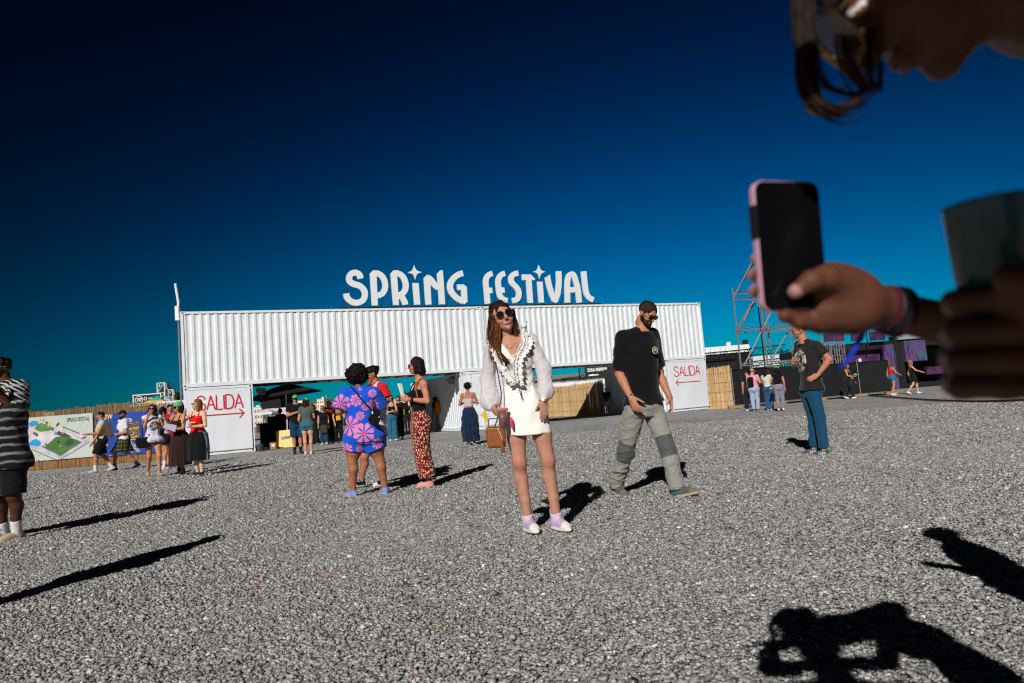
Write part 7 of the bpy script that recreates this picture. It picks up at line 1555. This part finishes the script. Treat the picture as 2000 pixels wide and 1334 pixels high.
# ---- right, by the black fence
r0 = quick('person in dark trousers hidden behind the pink tee woman', 1466, 803, 1.66, -160, False, 1., 'tan', .5, (-160, 0, 0), G3, dict(col=(20, 24, 34), hem=.5, e=.02, sleeve=.6), dict(col=(16, 30, 56), r=(.012, .02, .03), end=1.95), ('short', (30, 22, 18)), (200, 200, 200))
r1 = quick('woman in pink cap and pink tee with light jeans, black sling bag, seen from behind', 1477, 803, 1.66, 165, True, 1.2, 'light', 0, (120, 0, 0), G3, dict(col=(222, 150, 180), hem=.49, e=.024, sleeve=.6), dict(col=(160, 176, 206), r=(.008, .012, .016), end=1.96), ('bun', (40, 26, 20)), (40, 36, 38), cap=(226, 130, 150), js=dict(elR=(-.25, .05, 1.1), wrR=(-.2, .25, 1.2)))
backpack(r1, .06, 'black sling bag on the back of the pink tee woman', (10, 10, 11), w=.12, h_=.19, d=.07, straps=True)
r2 = quick('dark haired woman in white printed tee and wide blue jeans facing away', 1504, 801, 1.62, 150, True, 1.0, 'light', .1, (120, 0, 0), G3, dict(col=(206, 210, 196), hem=.50, e=.024, sleeve=.5), dict(col=(34, 84, 120), r=(.012, .03, .05), end=1.97), ('long', (20, 14, 13), dict(L=.16)), (226, 224, 220), js=dict(elL=(.22, .05, 1.08), wrL=(.14, .26, 1.24)))
r3 = quick('woman in green cap, black top and light grey trousers seen from behind', 1526, 802, 1.64, 178, True, 1.05, 'tan', 0, (180, 0, 0), G3, dict(col=(10, 10, 11), hem=.52, e=.02, sleeve=.2), dict(col=(132, 130, 146), r=(.008, .012, .012), end=1.9), ('long', (18, 12, 11), dict(L=.10)), (216, 212, 212), cap=(74, 186, 112), js=dict(elL=(.26, .02, 1.08), wrL=(.22, .2, 1.0)))
r5 = quick('long haired woman in black top and dark jeans carrying a green cap', 1661, 779, 1.70, 68, True, .98, 'tan', -.7, (74, 0, 0), G3, dict(col=(14, 13, 14), hem=.58, sleeve=0, e=.008, strap=.05), dict(col=(14, 26, 36), r=(.008, .012, .014), end=1.95), ('long', (92, 54, 30), dict(L=.20)), (226, 226, 226), js=dict(elR=(-.2, .08, 1.1), wrR=(-.16, .32, 1.06)))
V, F = net([ell(r5.bf(-.15, .42, 1.12), (.09, .09, .07)), plane(r5.bf(0, 0, 1.09), (0, 0, -1)), ell(r5.bf(-.15, .50, 1.10), (.07, .07, .01))], .013); r5.thing('green_cap', V, F, M_CLOTH, rgb((74, 186, 112)), 'green cap carried in the hand of the long haired woman in black', 'cap')
r6 = quick('long haired woman in red top and teal shorts walking to the right', 1746, 772, 1.62, 130, True, 1., 'tan', .45, (140, 0, 0), G3, dict(col=(206, 22, 48), hem=.56, sleeve=0, e=.01, strap=.07), dict(col=(16, 116, 146), r=(.02, .025, 0), end=.35), ('long', (120, 76, 46), dict(L=.20)), (226, 226, 226), js=dict(elR=(-.26, .02, 1.12), wrR=(-.30, .18, 1.0)))
r7 = quick('blond woman in black dress walking to the right, arm swinging forward', 1786, 769, 1.62, 105, True, 1., 'light', .8, (110, 10, 0), G3, dict(col=(12, 11, 12), hem=.5, sleeve=0, e=.012, strap=.07), dict(kind='skirt', col=(12, 11, 12), z1=.6, z0=.36, w1=.20, d1=.18, name='dress_skirt'), ('long', (156, 110, 66), dict(L=.16)), (226, 226, 226), js=dict(elR=(-.24, .12, 1.12), wrR=(-.24, .36, 1.02)))
# ================================================================== people just outside the frame whose shadows cross the gravel
GO = None
quick('tall person in dark clothes standing just left of the view, long shadow on the gravel', 0, 0, 1.74, 20, False, 1.3, 'tan', 0, None, GO, dict(col=(40, 42, 50), hem=.5, e=.05, sleeve=.9), dict(col=(20, 24, 34), r=(.012, .02, .03), end=1.95), ('short', (24, 18, 15)), js=dict(elL=(.34, -.05, 1.16), wrL=(.26, .12, 1.0), elR=(-.42, .0, 1.16), wrR=(-.26, .12, 1.0)), gp=(-3.66, 4.0, 0))
quick('person in grey tee standing left of the big striped tee man, outside the view', 0, 0, 1.62, 40, True, 1.05, 'tan', 0, None, GO, dict(col=(90, 92, 96), hem=.5, e=.02, sleeve=.6), dict(col=(20, 24, 34), r=(.012, .02, .03), end=1.95), ('med', (24, 18, 15), dict(L=.06)), gp=(-6.1, 6.9, 0))
quick('person in blue tee standing far left outside the view by the fence', 0, 0, 1.70, 60, True, 1., 'tan', 0, None, GO, dict(col=(40, 60, 110), hem=.5, e=.02, sleeve=.6), dict(col=(20, 24, 34), r=(.012, .02, .03), end=1.95), ('long', (24, 18, 15)), gp=(-9.6, 10.4, 0))
quick('person in white shirt just right of the view, shadow crossing the gravel', 0, 0, 1.72, -60, False, 1.05, 'tan', 0, None, GO, dict(col=(190, 190, 186), hem=.5, e=.02, sleeve=.6), dict(col=(20, 24, 34), r=(.012, .02, .03), end=1.95), ('short', (24, 18, 15)), js=dict(elL=(.30, .12, 1.22), wrL=(.2, .20, 1.22)), gp=(1.86, 1.92, 0))
# the photographer, beside and behind the camera position: shades the raised arm
ph_ = quick('unseen photographer in black right behind the viewpoint, placed to shade the raised arm', 0, 0, 1.90, 172, False, 1.10, 'tan', 0, (180, 25, 0), GO, dict(col=(12, 12, 13), hem=.5, e=.03, sleeve=.6), dict(col=(16, 16, 18), r=(.012, .02, .03), end=1.95), ('short', (20, 16, 14)), js=dict(elL=(.26, -.12, 1.20), wrL=(.24, -.08, .95), elR=(-.30, .0, 1.20), wrR=(-.26, .10, 1.02), head=(0, .17, 1.735), neck=(0, .04, 1.60)), gp=(.27, -.19, 0))
V, F = net([ell(ph_.Hd(0, -.01, .055), (.098, .11, .085), ph_.HM, .01), ell(ph_.Hd(0, -.01, .045), (.27, .27, .012), ph_.HM, .02)], .012, mknoise(4, 8, 1, 3), .006); ph_.obj('shading_hat', V, F, M_CLOTH, np.tile(rgb((150, 130, 96)), (len(V), 1)))  # unseen wide brim added, sized to shade the phone arm and face

# ================================================================== the woman in the foreground filming with her phone
f_ = Person('woman in dark clothes at the right leaning in, filming with a raised phone', 0, 0, 1.66, -86, True, 1.0, (100, 62, 46), head=(-115, 40, 0), gp=(1.02, .74, 0), be0=True, vox=.0065)  # skin darker than her own tone: deep shade put into its colour
wp = lambda x, y, Y: at_y(x, y, Y)-f_.g
J = f_.J
J['head'] = wp(1792, -72, .72); J['neck'] = V3(-.41, -.0, 1.43); J['chest'] = V3(-.13, -.02, 1.29); J['wst'] = V3(-.02, .0, 1.08); J['pel'] = V3(.0, 0, .90)
J['shR'] = V3(-.10, .13, 1.43); J['shL'] = V3(-.18, -.19, 1.40); J['elR'] = wp(2120, 700, .97); J['wrR'] = wp(1722, 602, .875); J['elL'] = V3(-.18, -.30, 1.10); J['wrL'] = wp(2045, 712, .60)
f_.hs *= 1.04
f_.hands['R'] = dict(skip=True); f_.hands['L'] = dict(skip=True)
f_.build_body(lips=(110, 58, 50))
f_.top((10, 10, 11), hem=.50, sleeve=.35, e=.016, name='black_top', hemflare=.02, neck=.01, seed=31); f_.pants((12, 13, 18), r=(.012, .018, .02), end=1.95, name='trousers'); f_.shoes((30, 30, 30))
f_.hair('bun', (36, 22, 16), L=.10, seed=33, amp=.006)
HC = [(34, 20, 14), (52, 32, 20), (96, 58, 26), (24, 15, 11)]
def lock(pts, n, jit, r, seed, Y=.72):
    g = np.random.default_rng(seed); b = MB(); D = densify([wp(x, y, Y) for x, y in pts], 6); t = np.linspace(0, 1, len(D))
    for i in range(n):
        o = g.normal(size=3)*jit; o2 = g.normal(size=3)*jit*1.4; ph = g.uniform(0, 6.28, 2); P = D+o*(1-t)[:, None]+o2*t[:, None]+np.stack([np.sin(t*9+ph[0]), 0*t, np.sin(t*8+ph[1])], 1)*jit*.5
        b.tube(P, np.linspace(r, r*.4, len(D)), 5, tuple(rgb(HC[g.integers(4)])*g.uniform(.7, 1.1)))
    b.build('hair_lock', M_HAIR, f_.body, smooth=True)
lock([(1556, -120), (1560, 0), (1568, 90), (1576, 160), (1600, 205), (1640, 212), (1680, 188)], 26, .0042, .0024, 1)
lock([(1572, -100), (1585, 20), (1592, 100), (1610, 160), (1650, 180), (1690, 170)], 8, .003, .0016, 2)
lock([(1650, 40), (1652, 100), (1668, 150), (1700, 178), (1714, 150), (1706, 110)], 12, .004, .0020, 3)
lock([(1690, 60), (1684, 110), (1688, 150), (1700, 165)], 8, .004, .0020, 4)
M_DGOLD = mat('dark_gold', (.25, .14, .05), .35, metal=1)
# large round sunglasses
def ring3(c, l, u, r, th, m, name, col=(.2, .1, .03)):
    b = MB(); P = [c+(l*math.cos(a)+u*math.sin(a))*r for a in np.linspace(0, 2*math.pi, 33)]; b.tube(P, th, 6, col, cap=False); return b.build(name, m, f_.body, smooth=True)
Ml = f_.HM
for sg in (-1, 1):
    c = f_.Hd(sg*.037, .112, -.002); ring3(c, unit(Ml[0]-Ml[1]*.25*sg), Ml[2], .034, .0022, M_DGOLD, 'sunglass_frame')
    b = MB(); l = unit(Ml[0]-Ml[1]*.25*sg); V = [c]+[c+(l*math.cos(a)+Ml[2]*math.sin(a))*.033 for a in np.linspace(0, 2*math.pi, 33)[:-1]]; b.add(V, [(0, 1+i, 1+(i+1) % 32) for i in range(32)], (.05, .03, .02)); b.build('sunglass_lens', mat('brown_lens', (.06, .035, .02), .08, alpha=.75, spec=.6), f_.body)
    b = MB(); b.tube([f_.Hd(sg*.070, .100, .006), f_.Hd(sg*.080, .04, .006), f_.Hd(sg*.082, -.01, .0)], .0028, 6, (.02,)*3); b.build('sunglass_temple', M_DGOLD, f_.body)
# phone in a pink case
pc = wp(1541, 481, .82); fx_ = unit(wp(1603, 482, .832)-wp(1482, 483, .808)); up_ = unit(wp(1547, 357, .82)-wp(1542, 608, .82)); nrm_ = unit(np.cross(fx_, up_)); nrm_ = nrm_ if nrm_[1] < 0 else -nrm_; up_ = unit(np.cross(nrm_, fx_)); up_ = up_ if up_[2] > 0 else -up_
A = np.array([fx_, nrm_, up_]); hw = np.linalg.norm(wp(1603, 478, .835)-wp(1482, 484, .805))/2; hh = np.linalg.norm(wp(1536, 357, .82)-wp(1546, 608, .82))/2
def plate(c, hx, hy, hz, rad, col, name, m, parent=None, n=8):
    """rounded slab: front face normal = nrm_"""
    pts = []
    for sx, sz, a0 in ((1, 1, 0), (-1, 1, 90), (-1, -1, 180), (1, -1, 270)):
        for i in range(n+1): a = R(a0+90*i/n); pts.append((sx*(hx-rad)+rad*math.cos(a), sz*(hz-rad)+rad*math.sin(a)))
    b = MB(); N_ = len(pts); rows = []
    for off, ins in ((-hy, .0022), (-hy*.7, .0), (hy*.7, .0), (hy, .0022)):
        rows.append([c+fx_*x*(1-ins/hx)+up_*z*(1-ins/hz)+nrm_*off for x, z in pts])
    V = np.concatenate([np.array(r_) for r_ in rows]); F = [tuple(range(N_))[::-1], tuple(range(3*N_, 4*N_))]+[(k*N_+i, k*N_+(i+1) % N_, (k+1)*N_+(i+1) % N_, (k+1)*N_+i) for k in range(3) for i in range(N_)]
    return V, F
V, F = plate(pc, hw, .0052, hh, .013, None, 'phone', None); c0 = pc.copy()
po = mk('phone', V-c0, F, mat('pink_case', (.62, .32, .42), .4), None, False, None, tuple(f_.g+c0)); tag(po, 'smartphone in pink case with dark screen held up in the foreground', 'phone')
V, F = plate(pc+nrm_*.0030, hw-.0012, .0030, hh-.0012, .012, None, '', None); mk('screen', V-c0, F, mat('phone_glass', (.004, .004, .005), .12, spec=.5), po)
b = MB(); e = pc-fx_*(hw+.0006)+up_*(hh*.37)
b.add([e+up_*s1*.0195+nrm_*s2*.0056+fx_*s3*.0012 for s1 in (-1, 1) for s2 in (-1, 1) for s3 in (-1, 1)], [(0, 1, 3, 2), (4, 6, 7, 5), (0, 4, 5, 1), (2, 3, 7, 6), (0, 2, 6, 4), (1, 5, 7, 3)]); mk('side_cutout', np.concatenate(b.V)-c0, b.F, M_BLACK, po)
# right hand: palm behind and right of the phone, fingers wrap its far side, thumb on the screen side
q = lambda x, y, dY: wp(x, y, .82+dY)
HO = [cone(J['wrR'], q(1668, 588, .03), .027, .030, k=.02), ell(q(1640, 584, .018), (.036, .018, .034), None, .02), cone(q(1668, 575, .03), q(1624, 545, .012), .026, .017, k=.02), cone(q(1665, 610, .03), q(1606, 618, .022), .025, .019, k=.02), cone(q(1615, 560, .02), q(1606, 600, .02), .018, .018, k=.02)]
for (bx, by, mx, my, tx, ty, r0) in ((1606, 545, 1545, 515, 1478, 506, .0098), (1602, 566, 1540, 540, 1471, 537, .0104), (1600, 590, 1540, 570, 1474, 568, .0102)):
    p0, p1, p2 = q(bx, by, .022), q(mx, my, .026), q(tx+14, ty, .016); p3 = q(tx, ty, -.004); HO += [cone(p0, p1, r0*1.08, r0, k=.006), cone(p1, p2, r0, r0*.92, k=.006), cone(p2, p3, r0*.92, r0*.80, k=.004)]
HO += [cone(q(1612, 622, .022), q(1570, 622, .014), .0118, .0098, k=.008), cone(q(1570, 622, .014), q(1532, 617, -.004), .0098, .0088, k=.005), cone(q(1600, 634, .02), q(1560, 630, .0), .0095, .0085, k=.006)]
HO += [cone(q(1650, 565, .02), q(1612, 545, -.010), .021, .0150, k=.012), cone(q(1612, 545, -.010), q(1585, 549, -.022), .0140, .0118, k=.008), cone(q(1585, 549, -.022), q(1553, 570, -.020), .0116, .0088, k=.006)]
V1, F1 = net(HO, .0026, mknoise(5, 12, 6, 20), .0006)
# left fist round the cup
fc = wp(1980, 600, .60); z_ = V3(.05, 0, 1); cupc = wp(1983, 545, .60)
HO = [cone(J['wrL'], wp(2010, 690, .60), .029, .034, k=.02), cone(wp(2010, 690, .61), wp(2025, 610, .62), .034, .032, k=.02)]
for i, (yy, r0) in enumerate(((565, .0125), (625, .0130), (680, .0125), (730, .0112))):
    c = wp(1983, yy, .60); rr = .047
    pts = [c+V3(math.cos(a)*rr, math.sin(a)*rr, -.012*k_/5) for k_, a in enumerate(np.radians([20, 75, 130, 180, 225, 262]))]
    for j in range(5): HO.append(cone(pts[j], pts[j+1], r0*(1-.04*j), r0*(1-.04*(j+1)), k=.006))
HO += [cone(wp(2025, 640, .58), wp(2010, 575, .55), .019, .014, k=.015), cone(wp(2010, 575, .55), wp(1970, 545, .545), .0135, .011, k=.008)]
V2, F2 = net(HO, .003, mknoise(6, 12, 6, 20), .0006)
# both hands join the body mesh
me = f_.body.data; old = f_.body; n0 = len(me.vertices); co = np.zeros(n0*3, np.float32); me.vertices.foreach_get('co', co); lp = np.zeros(len(me.loops), np.int32); me.loops.foreach_get('vertex_index', lp)
ca = np.zeros(n0*4, np.float32); me.color_attributes['Col'].data.foreach_get('color', ca)
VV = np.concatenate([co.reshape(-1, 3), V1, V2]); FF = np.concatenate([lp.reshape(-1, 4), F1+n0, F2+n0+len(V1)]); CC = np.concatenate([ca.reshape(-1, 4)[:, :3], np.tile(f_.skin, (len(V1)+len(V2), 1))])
tips = [q(1473, 506, 0), q(1466, 537, 0), q(1470, 568, 0), q(1530, 617, 0), q(1553, 571, -.02)]
for t_ in tips: m = np.linalg.norm(VV-t_, axis=1) < .010; CC[m] = CC[m]*.6+rgb((226, 170, 160))*.4
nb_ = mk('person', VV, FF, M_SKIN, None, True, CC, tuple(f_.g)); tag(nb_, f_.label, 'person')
for ch in list(old.children): ch.parent = nb_
bpy.data.objects.remove(old); f_.body = nb_
for k_, (x_, col) in enumerate(((1716, (70, 12, 34)), (1732, (16, 16, 20)), (1746, (60, 14, 46)))):
    a0, b0 = J['wrR'], J['elR']; d = unit(b0-a0); c = a0+d*(.004+.011*k_); b = MB(); b.lathe([(.0285+.001*k_, -.005), (.031+.001*k_, 0), (.0285+.001*k_, .005)], tuple(c), 22, rgb(col), axis=d); b.build('wristband', M_CLOTH, nb_, smooth=True)
b = MB(); P = densify([wp(1700, 634, .86), wp(1684, 655, .86), wp(1664, 690, .855), wp(1648, 716, .85)], 5); T = V3(.006, 0, .003)
b.grid(np.array([P-T, P+T]), rgb((20, 50, 160))); b.grid(np.array([P+T+V3(0, .0008, 0), P-T+V3(0, .0008, 0)]), rgb((20, 50, 160))); b.build('wristband_ribbon', M_CLOTH, nb_)
b = MB(); ax = unit(V3(.03, 0, 1)); hgt = .128; O = wp(1983, 690, .60); cc0 = f_.g+O
b.lathe([(0, 0), (.033, 0), (.0425, hgt), (.0437, hgt+.002), (.0412, hgt), (.0315, .004), (0, .004)], (0, 0, 0), 32, (.5, .7, .68), axis=ax); co_ = b.build('drink_cup', mat('teal_plastic', (.03, .08, .08), .2, alpha=.88, spec=.5), smooth=True, loc=tuple(cc0)); tag(co_, 'large teal plastic cup in the fist at the right edge, close to the camera', 'cup')
b = MB(); b.lathe([(0, .006), (.031, .006), (.0385, hgt*.62), (0, hgt*.62)], (0, 0, 0), 28, (.02, .012, .01), axis=ax); b.build('drink', M_DRINK, co_, smooth=True)
